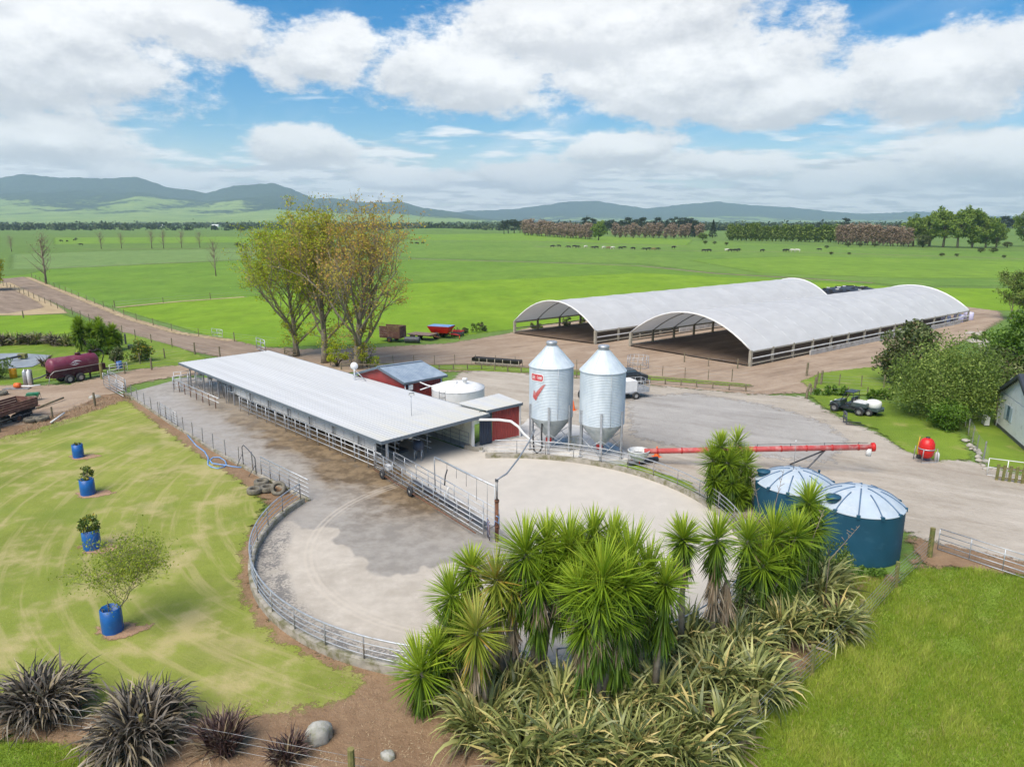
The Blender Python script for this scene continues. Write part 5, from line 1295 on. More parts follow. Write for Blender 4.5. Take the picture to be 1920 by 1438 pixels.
# ------------------------------------------------------------------ house at the right edge
hA = G(1868, 800); hB = G(1938, 862)
hv = (hB - hA).normalized(); hn = Vector((hv.y, -hv.x, 0))            # hn points away from the wall, to the camera side
if hn.x > 0: hn = -hn
hb = -hn
ho = thing('weatherboard_house', 'white weatherboard house with dark roof at the right edge', 'house', tuple(hA))
wd = 7.0; wh = 2.75
def hp(s, d, z): p = hA + hv * s + hb * d; return Vector((p.x, p.y, z))
MB().prism([tuple(hp(s, d, 0)[:2]) for s, d in ((.06, .06), (8, .06), (8, wd), (.06, wd))], 0, wh).build('wall_core', 'weatherboard', ho, False, True)
for i in range(17):
    z = .38 + i * .14
    tl = .10
    for (s0, s1) in (((.0, 1.25), (2.95, 8)) if 1.05 < z < 2.15 else ((0, 8),)):
        MB().beam(hp(s0, .02, z), hp(s1, .02, z), .035, .135).build('weatherboard', 'weatherboard', ho, False, True)
MB().beam(hp(0, .0, .16), hp(9, .0, .16), .06, .32).build('base_board', 'dark_steel', ho, False, True)
MB().box(tuple(hp(.02, .02, wh / 2)), (.12, .12, wh), 0).build('corner_board', 'white_paint', ho, False, True)
w_ = MB().beam(hp(1.25, .03, 1.6), hp(2.95, .03, 1.6), .05, 1.15).build('window', 'white_paint', ho, False, True)
for i in range(3):
    a, b = hp(1.32 + i * .55, -.01, 1.6), hp(1.32 + i * .55 + .50, -.01, 1.6)
    MB().beam(a, b, .05, 1.02).build('pane', 'glass_blue' if i == 1 else 'curtain', w_, False, False).location = -Vector(ho['_base'])
rz = wh + .02
gw = 8.0; gh = 2.0
def rp(s_, d_): z_ = rz + gh * (1 - abs(s_ - gw / 2) / (gw / 2)); return hp(s_, d_, z_)
for s0_, s1_ in ((-.4, gw / 2), (gw + .4, gw / 2)):
    q_ = [rp(s0_, -.35), rp(s1_, -.35), rp(s1_, wd + 3), rp(s0_, wd + 3)]
    MB().add([*q_, *[p + Vector((0, 0, .08)) for p in q_]], [(3, 2, 1, 0), (4, 5, 6, 7), (0, 1, 5, 4), (1, 2, 6, 5), (2, 3, 7, 6), (3, 0, 4, 7)]).build('roof', 'roof_steel', ho, False, True)
    MB().beam(rp(s0_, -.37) - Vector((0, 0, .1)), rp(s1_, -.37) - Vector((0, 0, .1)), .04, .2).build('barge_board', 'roof_steel', ho, False, True)
MB().add([hp(.05, 0.05, wh), hp(gw, .05, wh), hp(gw / 2, .05, wh + gh - .06)], [(0, 1, 2)]).build('gable_wall', 'weatherboard', ho, False, True)
for i in range(11):
    z = wh + .08 + i * .14; hw = gw / 2 * (1 - (z - wh) / gh) - .12
    if hw > .2: MB().beam(hp(gw / 2 - hw, .02, z), hp(gw / 2 + hw, .02, z), .035, .135).build('weatherboard', 'weatherboard', ho, False, True)
MB().tube([hp(-.12, -.1, wh), hp(-.12, -.1, .1)], .05, 7).build('downpipe', 'post_wood', ho, True, True)
p = hp(-.75, 1.6, 0); st_ = MB().box((p.x, p.y, .2), (1.1, 1.6, .4), math.atan2(hv.y, hv.x)).build('door_step', 'pale_concrete', ho, False, True)
p = hp(.05, -.75, 0)
t = thing('heat_pump_unit', 'white outdoor heat pump unit beside the house corner', 'heat pump', (p.x, p.y, .04), math.atan2(hv.y, hv.x))
MB().box((0, 0, .42), (.8, .32, .62)).build('casing', 'white_paint', t); MB().lathe([(.22, 0), (.24, .02), (.24, .03), (0, .03)], 20, (-.1, -.165, .42), axis='Y').build('fan_grille', 'dull_pipe', t, True)
for x in (-.3, .3): MB().box((x, 0, .05), (.08, .36, .1)).build('foot', 'dark_steel', t)
p = rp(1.0, .5)
t = thing('roof_dish', 'grey satellite dish on the roof corner of the house', 'dish', tuple(p), 2.4)
MB().lathe([(0, .0), (.25, .05), (.42, .16), (.43, .17), (.25, .07), (0, .02)], 20, (0, 0, .35), axis='Y').build('reflector', 'galv_pipe', t, True); MB().tube([(0, 0, 0), (0, 0, .4)], .03, 6).build('mast', 'dull_pipe', t, True); MB().tube([(0, .03, .2), (0, .5, .35)], .02, 5).build('feed_arm', 'white_paint', t, True)

# ------------------------------------------------------------------ fences
def gp(*px): return [G(*p) for p in px]
yf = gp((640, 694), (760, 695), (905, 694), (1060, 706), (1240, 721), (1412, 737))
t = fence('yard_fence', 'dark post and rail fence along the far edge of the gravel yard', yf, 1.45, .62, (.18, .35), 'post_wood', .06, base=.04)
for a, b in zip(yf[:-1], yf[1:]): MB().beam((a.x, a.y, .62), (b.x, b.y, .62), .10, .10).build('top_rail', 'post_wood', t, False, True)
bf = gp((620, 686), (760, 684), (905, 684), (1060, 692), (1240, 706), (1400, 718))
fence('back_fence', 'thin post and wire fence on the grass strip behind the yard fence', bf, 2.2, 1.05, (.3, .6, .95), 'post_wood', .035)
fence('race_fence', 'old post and wire fence along the far side of the dirt race', gp((60, 521), (140, 555), (250, 600), (340, 627), (440, 641), (520, 650)), 7.5, 1.1, (.4, .7, 1.0), 'post_wood', .05, wire_r=.008)
fence('race_fence', 'post and wire fence along the near side of the dirt race', gp((0, 534), (100, 576), (190, 612), (270, 640), (330, 654), (430, 676)), 5.5, 1.15, (.4, .7, 1.0), 'post_wood', .06)
fence('garden_fence', 'grey post fence between the garden and the dirt race', gp((170, 708), (230, 692), (290, 676), (340, 668), (420, 660)), 3.4, 1.2, (.3, .6, .9), 'post_wood', .07)
fence('garden_fence', 'post and wire fence beside the maroon tanker and steel gates', gp((192, 712), (235, 702), (290, 694), (335, 690)), 2.6, 1.1, (.3, .6, .9), 'post_wood', .07)
fence('bank_fence', 'rough post fence along the soil bank above the lawn', gp((0, 812), (36, 800), (70, 790), (122, 783), (200, 755)), 4.2, 1.0, (.4, .8), 'post_wood', .07)
fence('paddock_fence', 'short post and rail fence beside the dug earth at the left edge', gp((-10, 598), (30, 597), (90, 594)), 4.0, 1.0, (.4, .8), 'post_wood', .07)
fence('paddock_fence', 'distant fence line across the lime paddock left of the poplars', gp((215, 577), (330, 566), (470, 556)), 9.0, 1.1, (.5, 1.0), 'post_wood', .06, wire_r=.012)
fence('barn_fence', 'wire fence running in front of the open end of the front barn', gp((1283, 680), (1330, 688), (1400, 694)), 3.0, .95, (.5, .85), 'post_wood', .05)
fence('corner_fence', 'post and wire fence round the grass corner behind the utility vehicle', gp((1532, 722), (1570, 724), (1640, 728), (1690, 730)), 1.9, 1.1, (.3, .6, .9), 'post_wood', .05)
fence('corner_fence', 'low post fence along the gravel in front of the grass corner', gp((1520, 742), (1560, 742), (1620, 744), (1690, 752)), 1.6, .85, (.3, .6), 'post_wood', .045)
fence('verge_fence', 'wire mesh fence running from the small bush towards the house', gp((1804, 788), (1815, 815), (1830, 848), (1850, 878)), 2.2, 1.2, (.15, .3, .45, .6, .75, .9, 1.05, 1.2), 'dull_pipe', .035, wire_r=.006)
fence('pasture_fence', 'post and wire fence between the flax bushes and the near pasture', gp((1742, 1048), (1682, 1102), (1592, 1205), (1480, 1310), (1330, 1470)), 4.15, 1.25, (.2, .38, .56, .74, .92, 1.1), 'mossy_wood', .085, wire_r=.007)
fence('front_fence', 'mossy post and wire fence in front of the dark flax clumps', gp((-60, 1330), (46, 1368), (300, 1400), (560, 1452), (700, 1480)), 6.6, 1.0, (.35, .65, .9), 'mossy_wood', .075, wire_r=.006)
for i, (px, py, lab) in enumerate(((1512, 748, 'leaning weathered gate post at the gravel yard corner'), (1539, 722, 'thick gate post beside the grass corner'), (1527, 735, 'thick weathered gate post with pale top by the yard corner'), (1512, 706, 'gate post at the edge of the dirt by the front barn'))):
    p = G(px, py); o = MB().tube([(0, 0, -.05), (.02, 0, .7), (.05 if i else .22, 0, 1.35)], [.11, .105, .10], 9).build('gate_post', 'post_wood', None, False); o.location = (p.x, p.y, .04); tag(o, lab, 'post', 'gate posts at the yard corner')
def bar_gate(label, a, b, hs, up, r=.022, m='white_paint', base=.12, braces=True):
    t = thing('farm_gate', label, 'gate', tuple(a), 0, 'steel farm gates')
    for h in hs: MB().tube([(a.x, a.y, base + h), (b.x, b.y, base + h)], r, 6).build('bar', m, t, True, True)
    for i in range(up + 1): p = a.lerp(b, i / up); MB().tube([(p.x, p.y, base + hs[0]), (p.x, p.y, base + hs[-1])], r, 6).build('upright', m, t, True, True)
    if braces: MB().tube([(a.x, a.y, base + hs[0]), (b.x, b.y, base + hs[-1])], r * .8, 6).build('brace', m, t, True, True)
    return t
bar_gate('white barred farm gate at the right edge beside the near blue tank', G(1757, 1035), G(1945, 1098), (.05, .3, .55, .8, 1.05), 3, .022, 'galv_pipe', braces=False)
bar_gate('white topped gate in front of the house lawn', G(1850, 893), G(1960, 908), (.05, .55, 1.1), 3, .025, 'white_paint', .05, False)
t = thing('timber_panel', 'mossy timber slat panel standing behind the white gate bars', 'panel', tuple(G(1868, 903)))
a, b = G(1868, 902), G(1965, 916)
for i in range(9): p = a.lerp(b, i / 8); MB().box((p.x, p.y, .55), (.16, .06, 1.0), .1).build('slat', 'mossy_wood', t, False, True)
for z in (.25, .85): MB().beam((a.x, a.y + .06, z), (b.x, b.y + .06, z), .05, .1).build('cross_rail', 'post_wood', t, False, True)
bar_gate('stacked steel gates leaning at the far corner of the concrete lane', G(196, 729), G(233, 750), (.2, .45, .7, .95, 1.2, 1.4), 3, .026, 'galv_pipe')
bar_gate('second steel gate folded behind the stacked gates at the lane corner', G(205, 722), G(238, 741), (.2, .5, .8, 1.1, 1.3), 2, .026, 'galv_pipe')
bar_gate('pale pipe gate between posts beside the maroon tanker', G(207, 706), G(240, 700), (.2, .5, .8, 1.05), 2, .022)
bar_gate('small wire gate into the lime paddock by the dirt race', G(398, 633), G(418, 636), (.2, .6, 1.1), 2, .03, 'galv_pipe')
bar_gate('leaning pale gate at the paddock corner near the left poplar', G(482, 658), G(498, 664), (.2, .6, 1.1, 1.5), 2, .04, 'galv_pipe')
bar_gate('brown timber gate beside the trunk of the left poplar', G(534, 668), G(557, 671), (.2, .55, .9), 1, .06, 'post_wood')
p = G(192, 712); o = MB().tube([(0, 0, 0), (0, 0, 1.6)], [.15, .14], 9).build('strainer_post', 'mossy_wood', None); o.location = (p.x, p.y, .04); tag(o, 'thick mossy strainer post at the end of the stacked steel gates', 'post')
for i, (px, py, h, lab) in enumerate(((229, 648, 1.5, 'dark tall post standing beside the round garden palm clump'), (236, 646, 1.3, 'second dark post beside the round garden palm clump'), (246, 655, .5, 'short black drum lying by the race fence'))):
    p = G(px, py); o = MB().tube([(0, 0, 0), (0, 0, h)], [.12, .11] if i < 2 else [.35, .35], 10).build('garden_post' if i < 2 else 'black_drum', 'dark_steel', None); o.location = (p.x, p.y, .04); tag(o, lab, 'post' if i < 2 else 'drum')
# stones along the right fence, boulders in the bed
def rock(name, label, p, s, m='boulder_stone', seed=0, group=None, z=0.0):
    bm = bmesh.new(); bmesh.ops.create_icosphere(bm, subdivisions=3, radius=1.0); r_ = np.random.default_rng(seed)
    ph = r_.uniform(0, 6, 12)
    for v in bm.verts:
        c = v.co.copy(); f = 1 + .10 * math.sin(c.x * 2.6 + ph[0]) + .09 * math.sin(c.y * 3.1 + ph[1]) + .08 * math.sin(c.z * 3.4 + ph[2]) + .05 * math.sin(c.x * 7 + c.y * 6 + ph[3]) + .025 * math.sin(c.y * 15 + c.z * 13 + ph[4])
        v.co = Vector((c.x * f * s[0], c.y * f * s[1], max(c.z * f, -.55) * s[2]))
    me = bpy.data.meshes.new(name); bm.to_mesh(me); bm.free(); me.materials.append(M[m]); me.shade_smooth()
    o = bpy.data.objects.new(name, me); col.objects.link(o); o.location = (p.x, p.y, z + s[2] * .45); o.rotation_euler = (0, 0, seed * 1.3)
    return tag(o, label, 'rock', group)
rock('boulder', 'large pale grey boulder in the bare bed beside the small flax', G(601, 1390), (.44, .38, .34), 'boulder_stone', 3, None, .1)
rock('boulder', 'small pale grey stone lying alone in the bare soil bed', G(727, 1424), (.24, .18, .15), 'boulder_stone', 7, None, .08)
rock('boulder', 'brown stone on the soil bank below the steel gates', G(178, 747), (.5, .35, .25), 'boulder_stone', 5)
for i in range(22):
    f = i / 21; px = 1812 + f * 42 + rnd.uniform(-6, 6); py = 826 + f * 58 + rnd.uniform(-3, 3)
    s = rnd.uniform(.10, .26); rock('edging_stone', f'{ORD[i]} stone counted from the small bush along the mesh fence', G(px, py), (s, s * rnd.uniform(.6, .9), s * .6), 'pale_stone' if i % 3 else 'orange_stone' if False else 'pale_stone', 20 + i, 'stones along the mesh fence', .05)
rubble = []
for i in range(16):
    px = rnd.uniform(1815, 1850); py = rnd.uniform(624, 652); s = rnd.uniform(.3, .6)
    rubble.append((px, py, s))
for i, (px, py, s) in enumerate(sorted(rubble)):
    rock('rubble_block', f'{ORD[i]} broken concrete lump from the left in the heap behind the round shrub', G(px, py), (s, s * .8, s * .5), 'pale_stone', 60 + i, 'rubble heap behind the round shrub')

# ------------------------------------------------------------------ vegetation
def HY(px, py, Y):
    """point seen at a photo reading, Y metres out"""
    dx = (px - 960) / FOC; dy = (719 - py) / FOC
    vy = math.cos(PITCH) + dy * math.sin(PITCH); vz = -math.sin(PITCH) + dy * math.cos(PITCH); t = Y / vy
    return Vector((dx * t, Y, CAM_H + vz * t))
def quads(c, size, aspect=.55, up=.3, tint=None, r=rng):
    """leaf quads with random facing at centres c (n,3)"""
    n = len(c); a = r.normal(size=(n, 3)); a[:, 2] += up; a /= np.linalg.norm(a, axis=1)[:, None]
    b = r.normal(size=(n, 3)); b -= a * (a * b).sum(1)[:, None]; b /= np.linalg.norm(b, axis=1)[:, None]
    s = (size * r.uniform(.6, 1.3, n))[:, None]; u = b * s; w = np.cross(a, b) * s * aspect
    co = np.stack([c - u, c - w * .9 + u * .1, c + u, c + w * .9 + u * .1], 1).reshape(-1, 3)
    f = np.arange(n * 4).reshape(n, 4); t = r.random(n) if tint is None else tint
    return co, f, np.repeat(t, 4)
def strips(base, az, el, length, width, droop, nseg, twist=None, tint=None, r=rng, power=1.3, fold=.0):
    """sword leaves: base (n,3); el start elevation, droop = how far the tip bends over (radians)"""
    n = len(base); t = np.linspace(0, 1, nseg + 1)
    e = el[:, None] - droop[:, None] * t[None] ** power
    dl = (length / nseg)[:, None]
    ch = np.concatenate([np.zeros((n, 1)), np.cumsum(np.cos(e[:, :-1] * .5 + e[:, 1:] * .5) * dl, 1)], 1)
    cv = np.concatenate([np.zeros((n, 1)), np.cumsum(np.sin(e[:, :-1] * .5 + e[:, 1:] * .5) * dl, 1)], 1)
    hx, hy = np.cos(az)[:, None], np.sin(az)[:, None]
    P = np.stack([base[:, 0, None] + hx * ch, base[:, 1, None] + hy * ch, base[:, 2, None] + cv], -1)
    tw = r.normal(0, .5, n) if twist is None else twist
    side = np.stack([-np.sin(az), np.cos(az), np.zeros(n)], -1)[:, None, :]
    nor = np.stack([-hx * np.sin(e), -hy * np.sin(e), np.cos(e)], -1)
    sv = side * np.cos(tw)[:, None, None] + nor * np.sin(tw)[:, None, None]
    w = width[:, None] * np.clip(np.minimum(.55 + t * 1.9, (1.0 - t) * 2.2 + .03), 0, 1)[None]
    L = P - sv * w[..., None] * .5; Q = P + sv * w[..., None] * .5
    co = np.stack([L, Q], 2).reshape(n, (nseg + 1) * 2, 3)
    k = np.arange(nseg) * 2; f1 = np.stack([k, k + 1, k + 3, k + 2], -1)
    f = (f1[None] + (np.arange(n) * (nseg + 1) * 2)[:, None, None]).reshape(-1, 4)
    tn = r.random(n) if tint is None else tint
    return co.reshape(-1, 3), f, np.repeat(tn, (nseg + 1) * 2)
def join(parts):
    co, fs, ts, o = [], [], [], 0
    for c, f, t in parts: co.append(c); fs.append(f + o); ts.append(t); o += len(c)
    return np.concatenate(co), np.concatenate(fs), np.concatenate(ts)
def leafmesh(name, parts, m, parent, kind='stuff'):
    c, f, t = join(parts); return np_mesh(name, c, f, m, parent, {'tint': t}, kind=kind)

# ---- branching trees
def branching(seed, H_, spread, trunk_r, limbs, fork=.28, droop=0.0, lean=(0, 0), levels=3, sub=(4, 5), up=.55, tl=(38, 60), lr=.55, shoots=0, rmin=.008):
    r = random.Random(seed); trunk = MB(); br = MB(); tips = []
    def v(): return Vector((r.gauss(0, 1), r.gauss(0, 1), r.gauss(0, 1)))
    def limb(p, d, L, rad, lev, mb):
        n = 5 if lev < 2 else 3; pts = [p]; rs = [rad]; q = p; dd = d.normalized()
        for i in range(n):
            dd = (dd + v() * (.10 if lev < 2 else .18) + Vector((0, 0, up * .12))).normalized(); q = q + dd * L / n; pts.append(q); rs.append(rad * (1 - .75 * (i + 1) / n) + rmin * .7)
        mb.tube(pts, rs, 7 if lev == 0 else 5 if lev == 1 else 3, lev < 2)
        if lev >= levels:
            for k in range(1, len(pts)): tips.append((pts[k], 1.0)); 
            return
        m = r.randint(*sub) + (1 if lev == 0 else 0)
        for j in range(m):
            f = r.uniform(.30, 1.0) if lev else r.uniform(.25, 1.0); i = min(int(f * n), n - 1); b = pts[i].lerp(pts[i + 1], f * n - i)
            t_ = (pts[i + 1] - pts[i]).normalized(); o = v(); o = (o - t_ * o.dot(t_)).normalized()
            nd_ = (t_ * r.uniform(.55, .9) + o * r.uniform(.45, .8) + Vector((0, 0, up * .4 - droop))).normalized()
            limb(b, nd_, L * r.uniform(.38, .6), max(rs[i] * .55, rmin), lev + 1, br)
        for k in range(len(pts) // 2, len(pts)): tips.append((pts[k], .4))
    th = H_ * fork; tp = [Vector((0, 0, -.1))]; trs = [trunk_r * 1.35]
    nseg = 10
    for i in range(1, nseg + 1):
        f = i / nseg; tp.append(Vector((lean[0] * f * f + r.gauss(0, .08) * f, lean[1] * f * f + r.gauss(0, .08) * f, H_ * .9 * f))); trs.append(trunk_r * (1 - f * .88))
    trunk.tube(tp, trs, 10)
    for j in range(limbs):
        f = fork + (.93 - fork) * (j / limbs) ** .9; i = min(int(f * nseg), nseg - 1); b = tp[i].lerp(tp[i + 1], f * nseg - i)
        a = j * 2.4 + r.uniform(-.5, .5); tilt = R(r.uniform(*tl)) * (1 - .45 * f)
        d = Vector((math.cos(a) * math.sin(tilt), math.sin(a) * math.sin(tilt), math.cos(tilt)))
        limb(b, d, spread * r.uniform(.8, 1.2) * (1.35 - .75 * f), trs[i] * lr, 0, br)
    for j in range(shoots):
        f = r.uniform(.10, .55); i = min(int(f * nseg), nseg - 1); b = tp[i].lerp(tp[i + 1], f * nseg - i); a = r.uniform(0, 6.28)
        limb(b, Vector((math.cos(a), math.sin(a), r.uniform(.0, .5))), r.uniform(.8, 2.2), .03, levels - 1, br)
    return trunk, br, tips
def leafed_tree(name, label, cat, p, seed, H_, spread, tr, limbs, m, bark, leaf=.16, per=9, rad=.38, group=None, low=None, **k):
    trunk, br, tips = branching(seed, H_, spread, tr, limbs, **k)
    t = thing(name, label, cat, (p.x, p.y, 0), 0, group)
    trunk.build('trunk', bark, t, True); br.build('branches', bark, t, True)
    r = np.random.default_rng(seed)
    c = np.array([tuple(q) for q, w in tips]); w = np.array([w for q, w in tips])
    n = r.poisson(per * w); c = np.repeat(c, n, 0); c = c + r.normal(0, rad, c.shape) * np.array([1, 1, .8])
    leafmesh('crown', [quads(c, leaf, .7, .2, None, r)], m, t)
    return t
TP = [(556, 668), (610, 681), (672, 691)]
GRP = 'three poplars behind the milking shed'
PK = dict(tl=(26, 50), lr=.42, shoots=26)
leafed_tree('poplar_tree', 'leftmost poplar of three behind the milking shed, with yellow green leaves', 'tree', G(*TP[0]), 4, 11.2, 6.2, .34, 20, 'poplar_green', 'bark', .115, 2.5, .25, GRP, fork=.12, lean=(-.8, 0), **dict(PK, tl=(36, 62)))
leafed_tree('poplar_tree', 'tallest middle poplar of three behind the milking shed', 'tree', G(*TP[1]), 9, 13.4, 5.8, .38, 22, 'poplar_olive', 'bark', .115, 1.8, .26, GRP, fork=.18, **PK)
leafed_tree('poplar_tree', 'rust tinged spreading poplar of three, nearest the red gable shed', 'tree', G(*TP[2]), 21, 11.0, 7.4, .46, 19, 'poplar_rust', 'bark', .11, 1.45, .27, GRP, fork=.12, lean=(1.4, 0), **PK)
# low growth round the trunks
def bush(name, label, p, rx, rz, m, n=1600, leaf=.09, clumps=26, seed=0, cat='shrub', group=None, base=.0, trunk=True, hollow=.55, ry=None, bark='dark_bark', up=.4):
    r = np.random.default_rng(seed); t = thing(name, label, cat, (p.x, p.y, 0), 0, group)
    ry = ry or rx
    d = r.normal(size=(clumps, 3)); d /= np.linalg.norm(d, axis=1)[:, None]; d[:, 2] = np.where(d[:, 2] < -.2, d[:, 2] * .8, d[:, 2])
    rad = r.uniform(hollow, 1.0, clumps)[:, None]
    cc = d * rad * np.array([rx, ry, rz * .56]) * .86; cc[:, 2] += base + rz * .47
    cs = r.uniform(.20, .36, clumps) * min(rx, rz)
    i = r.integers(0, clumps, n); o = r.normal(size=(n, 3)); o /= np.linalg.norm(o, axis=1)[:, None]
    c = cc[i] + o * (cs[i] * r.uniform(.55, 1.08, n))[:, None]
    keep = c[:, 2] > .04 + base * .4; c = c[keep]; i = i[keep]
    ct = r.random(clumps)
    leafmesh('foliage', [quads(c, leaf, .6, up, np.clip(ct[i] * .6 + r.random(len(i)) * .42, 0, 1), r)], m, t)
    if trunk:
        mb = MB()
        for k in range(min(clumps, 9)): mb.tube([(0, 0, -.02), tuple(cc[k] * np.array([.35, .35, .55])), tuple(cc[k])], [.05 * rx ** .5, .035 * rx ** .5, .012], 5)
        mb.build('stem', bark, t, True)
    return t
bush('sucker_bush', 'bright green sucker growth at the foot of the poplar trunks', G(632, 688), 1.3, 2.6, 'poplar_green', 900, .12, 18, 3)
bush('sucker_bush', 'low yellow green growth round the right poplar trunk', G(690, 690), 1.4, 3.6, 'poplar_green', 700, .13, 16, 5)

foliage('lime_leaf', (.20, .28, .025), (.36, .44, .045), (.50, .55, .09), None, 0, .55, .5)
# ---- right hand shrubs and trees
bush('magnolia_tree', 'dark bronze green magnolia beside the front barn wall', G(1700, 722), 3.0, 5.9, 'shrub_dark', 9500, .17, 70, 8, 'tree')
bush('round_shrub', 'very large rounded olive green shrub behind the utility vehicle', G(1770, 782), 4.7, 5.9, 'shrub_green', 26000, .095, 170, 12, 'shrub', ry=4.0)
bush('small_bush', 'small bright bush standing alone in front of the large round shrub', G(1772, 806), 1.45, 2.25, 'shrub_bright', 5200, .085, 48, 14)
bush('garden_tree', 'bright leafy green tree above the house at the right edge', G(1925, 745), 3.6, 8.6, 'shrub_bright', 12000, .17, 80, 17, 'tree')
bush('garden_tree', 'dark leafy tree behind the large round shrub by the house', G(1868, 752), 2.6, 5.2, 'shrub_dark', 6500, .14, 50, 18, 'tree')
leafed_tree('bare_shrub', 'thin half bare shrub at the right edge beyond the barn track', 'shrub', G(1895, 600), 31, 6.5, 2.6, .10, 8, 'shrub_green', 'twig_brown', .12, 2, .3, fork=.1)
bush('weed_clump', 'low dark weeds beside the concrete rubble behind the round shrub', G(1838, 640), 1.6, 1.2, 'shrub_green', 900, .12, 14, 19)
for i, (px, py, rx, h) in enumerate(((857, 628, .55, 1.0), (872, 626, .5, 1.0), (891, 624, .8, 1.5), (905, 622, .7, 1.5), (838, 631, .4, .6), (1003, 618, .7, 1.2), (1012, 616, .5, .9), (1064, 613, .9, 1.5), (1092, 607, .6, 1.1))):
    bush('field_shrub', f'{ORD[i]} small dark shrub from the left along the fence by the rear barn' if i < 5 else f'{ORD[i - 5]} small shrub from the left seen through the rear barn opening', G(px, py), rx, h, 'shrub_dark' if i % 2 else 'shrub_green', 420, .12, 12, 40 + i, group='small shrubs by the rear barn', trunk=False)
bush('fence_weeds', 'green weeds along the low post fence behind the utility vehicle', G(1560, 742), 2.6, .8, 'shrub_bright', 1300, .10, 26, 52, ry=.5, trunk=False)
bush('fence_weeds', 'green weeds under the fence beside the large round shrub', G(1650, 748), 2.2, .9, 'shrub_bright', 1200, .10, 24, 53, ry=.6, trunk=False)

# ---- yuccas
def rosette(r, c, rad, n=95, droop=.7, tint=(0, 1), wid=.043):
    n = int(n * 2.7 * r.uniform(.75, 1.15)); rad = rad * r.uniform(.85, 1.08)
    """a head of sword leaves round c"""
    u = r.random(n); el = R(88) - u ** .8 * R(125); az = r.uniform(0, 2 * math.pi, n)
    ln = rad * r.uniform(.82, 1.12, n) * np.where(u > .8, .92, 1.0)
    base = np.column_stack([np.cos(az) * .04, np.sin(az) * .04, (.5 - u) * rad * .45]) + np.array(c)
    tn = np.clip(tint[0] + (tint[1] - tint[0]) * ((1 - u) * .65 + r.random(n) * .4), 0, 1)  # upper leaves tinted lighter: light from above is put into the leaf colour
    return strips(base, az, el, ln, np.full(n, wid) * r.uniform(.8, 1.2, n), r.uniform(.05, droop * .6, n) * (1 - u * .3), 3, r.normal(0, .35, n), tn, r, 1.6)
def skirt(r, c, rad, drop, n=120, wid=.045):
    n = int(n * 1.5)
    az = r.uniform(0, 2 * math.pi, n); h = r.random(n) * drop
    base = np.column_stack([np.cos(az) * .10, np.sin(az) * .10, -h]) + np.array(c)
    return strips(base, az, r.uniform(-1.48, -.85, n), rad * r.uniform(.6, 1.0, n), np.full(n, wid), r.uniform(.1, .4, n), 3, None, None, r)
def yucca(label, base_px, Y, heads, seed, m='yucca_leaf', dead=0.0, group='yuccas in the planting bed', n=95, extra=None):
    r = np.random.default_rng(seed)
    hs = [(HY(px, py, Y + dy), rpx * 1.1 * (Y + 2) / FOC) for px, py, rpx, dy in heads]
    bx = HY(base_px, 1000, Y).x
    t = thing('yucca_plant', label, 'yucca', (bx, Y, .1), 0, group)
    for i, (h, rad) in enumerate(hs):
        l = Vector((h.x - bx, h.y - Y, h.z - .1))
        kx = l.x * .35
        MB().tube([(l.x * .05, l.y * .1, -.1), (kx + l.x * .1, l.y * .5, l.z * .5), (l.x, l.y, l.z + .02)], [.13, .10, .07], 8).build('trunk', 'bark', t, True)
        pr = [rosette(r, tuple(l), rad, int(n * (1.1 if rad > .9 else 1)), .75, (0, 1))]
        # older leaves folded down along the stem stay green; shade under the head is put into their tint
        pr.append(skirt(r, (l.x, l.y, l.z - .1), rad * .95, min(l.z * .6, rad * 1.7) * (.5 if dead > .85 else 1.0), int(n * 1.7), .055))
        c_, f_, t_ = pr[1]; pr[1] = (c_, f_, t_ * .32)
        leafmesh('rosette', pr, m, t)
        if dead: leafmesh('dead_skirt', [skirt(r, (l.x, l.y, l.z - rad * .35), rad * .8, min(l.z * .75, dead), 170, .045)], 'dead_leaf', t)
    return t
yucca('low yucca with two green heads at the left end of the planting', 800, 19.3, [(790, 1262, 62, 0), (818, 1222, 52, .3)], 1)
yucca('green yucca behind the yellowish one at the left of the planting', 855, 20.4, [(846, 1118, 60, 0), (884, 1068, 48, .3), (848, 1192, 55, -.2), (870, 1150, 50, -.1)], 2, dead=.5)
yucca('yellowish yucca with a long skirt of dry tan leaves', 945, 20.2, [(930, 1088, 62, 0), (962, 1100, 45, .2)], 3, 'yucca_pale', 1.9)
yucca('single yellow green yucca head low in front of the dry skirt', 915, 18.8, [(893, 1186, 66, 0)], 4, 'yucca_pale', 1.0, n=75)
yucca('dark skirted yucca at the back left of the tall group', 1010, 20.3, [(985, 1040, 60, 0), (1026, 1022, 56, .3), (1010, 1090, 56, -.3), (1050, 1062, 56, .0)], 5, n=100, dead=.8)
yucca('tall yucca with heads at the top middle of the group', 1090, 20.4, [(1068, 1026, 64, 0), (1112, 1008, 58, .3), (1150, 1026, 56, .1), (1090, 1058, 58, -.2)], 6, n=100, dead=.8)
yucca('biggest bushy yucca in front of the tall group', 1130, 19.0, [(1130, 1092, 72, 0), (1098, 1172, 56, -.1), (1160, 1152, 60, .1), (1088, 1108, 54, .2), (1172, 1100, 54, .1), (1124, 1140, 56, -.3)], 7, n=105, dead=.7)
yucca('wide yucca at the right of the tall group', 1205, 20.0, [(1182, 1056, 70, 0), (1216, 1082, 62, .2), (1180, 1130, 60, -.1), (1150, 1066, 60, .0)], 8, n=100, dead=.6)
yucca('slender yucca on a thin bare trunk right of the tall group', 1240, 19.6, [(1248, 1098, 56, 0)], 9)
yucca('palm-like yucca with bare trunk nearest the pale yard', 1290, 22.2, [(1281, 1012, 48, 0)], 10, dead=.9)
yucca('palm-like yucca with thick dry skirt beside the pale yard', 1350, 22.4, [(1345, 1012, 52, 0)], 11, 'yucca_leaf', 2.2)
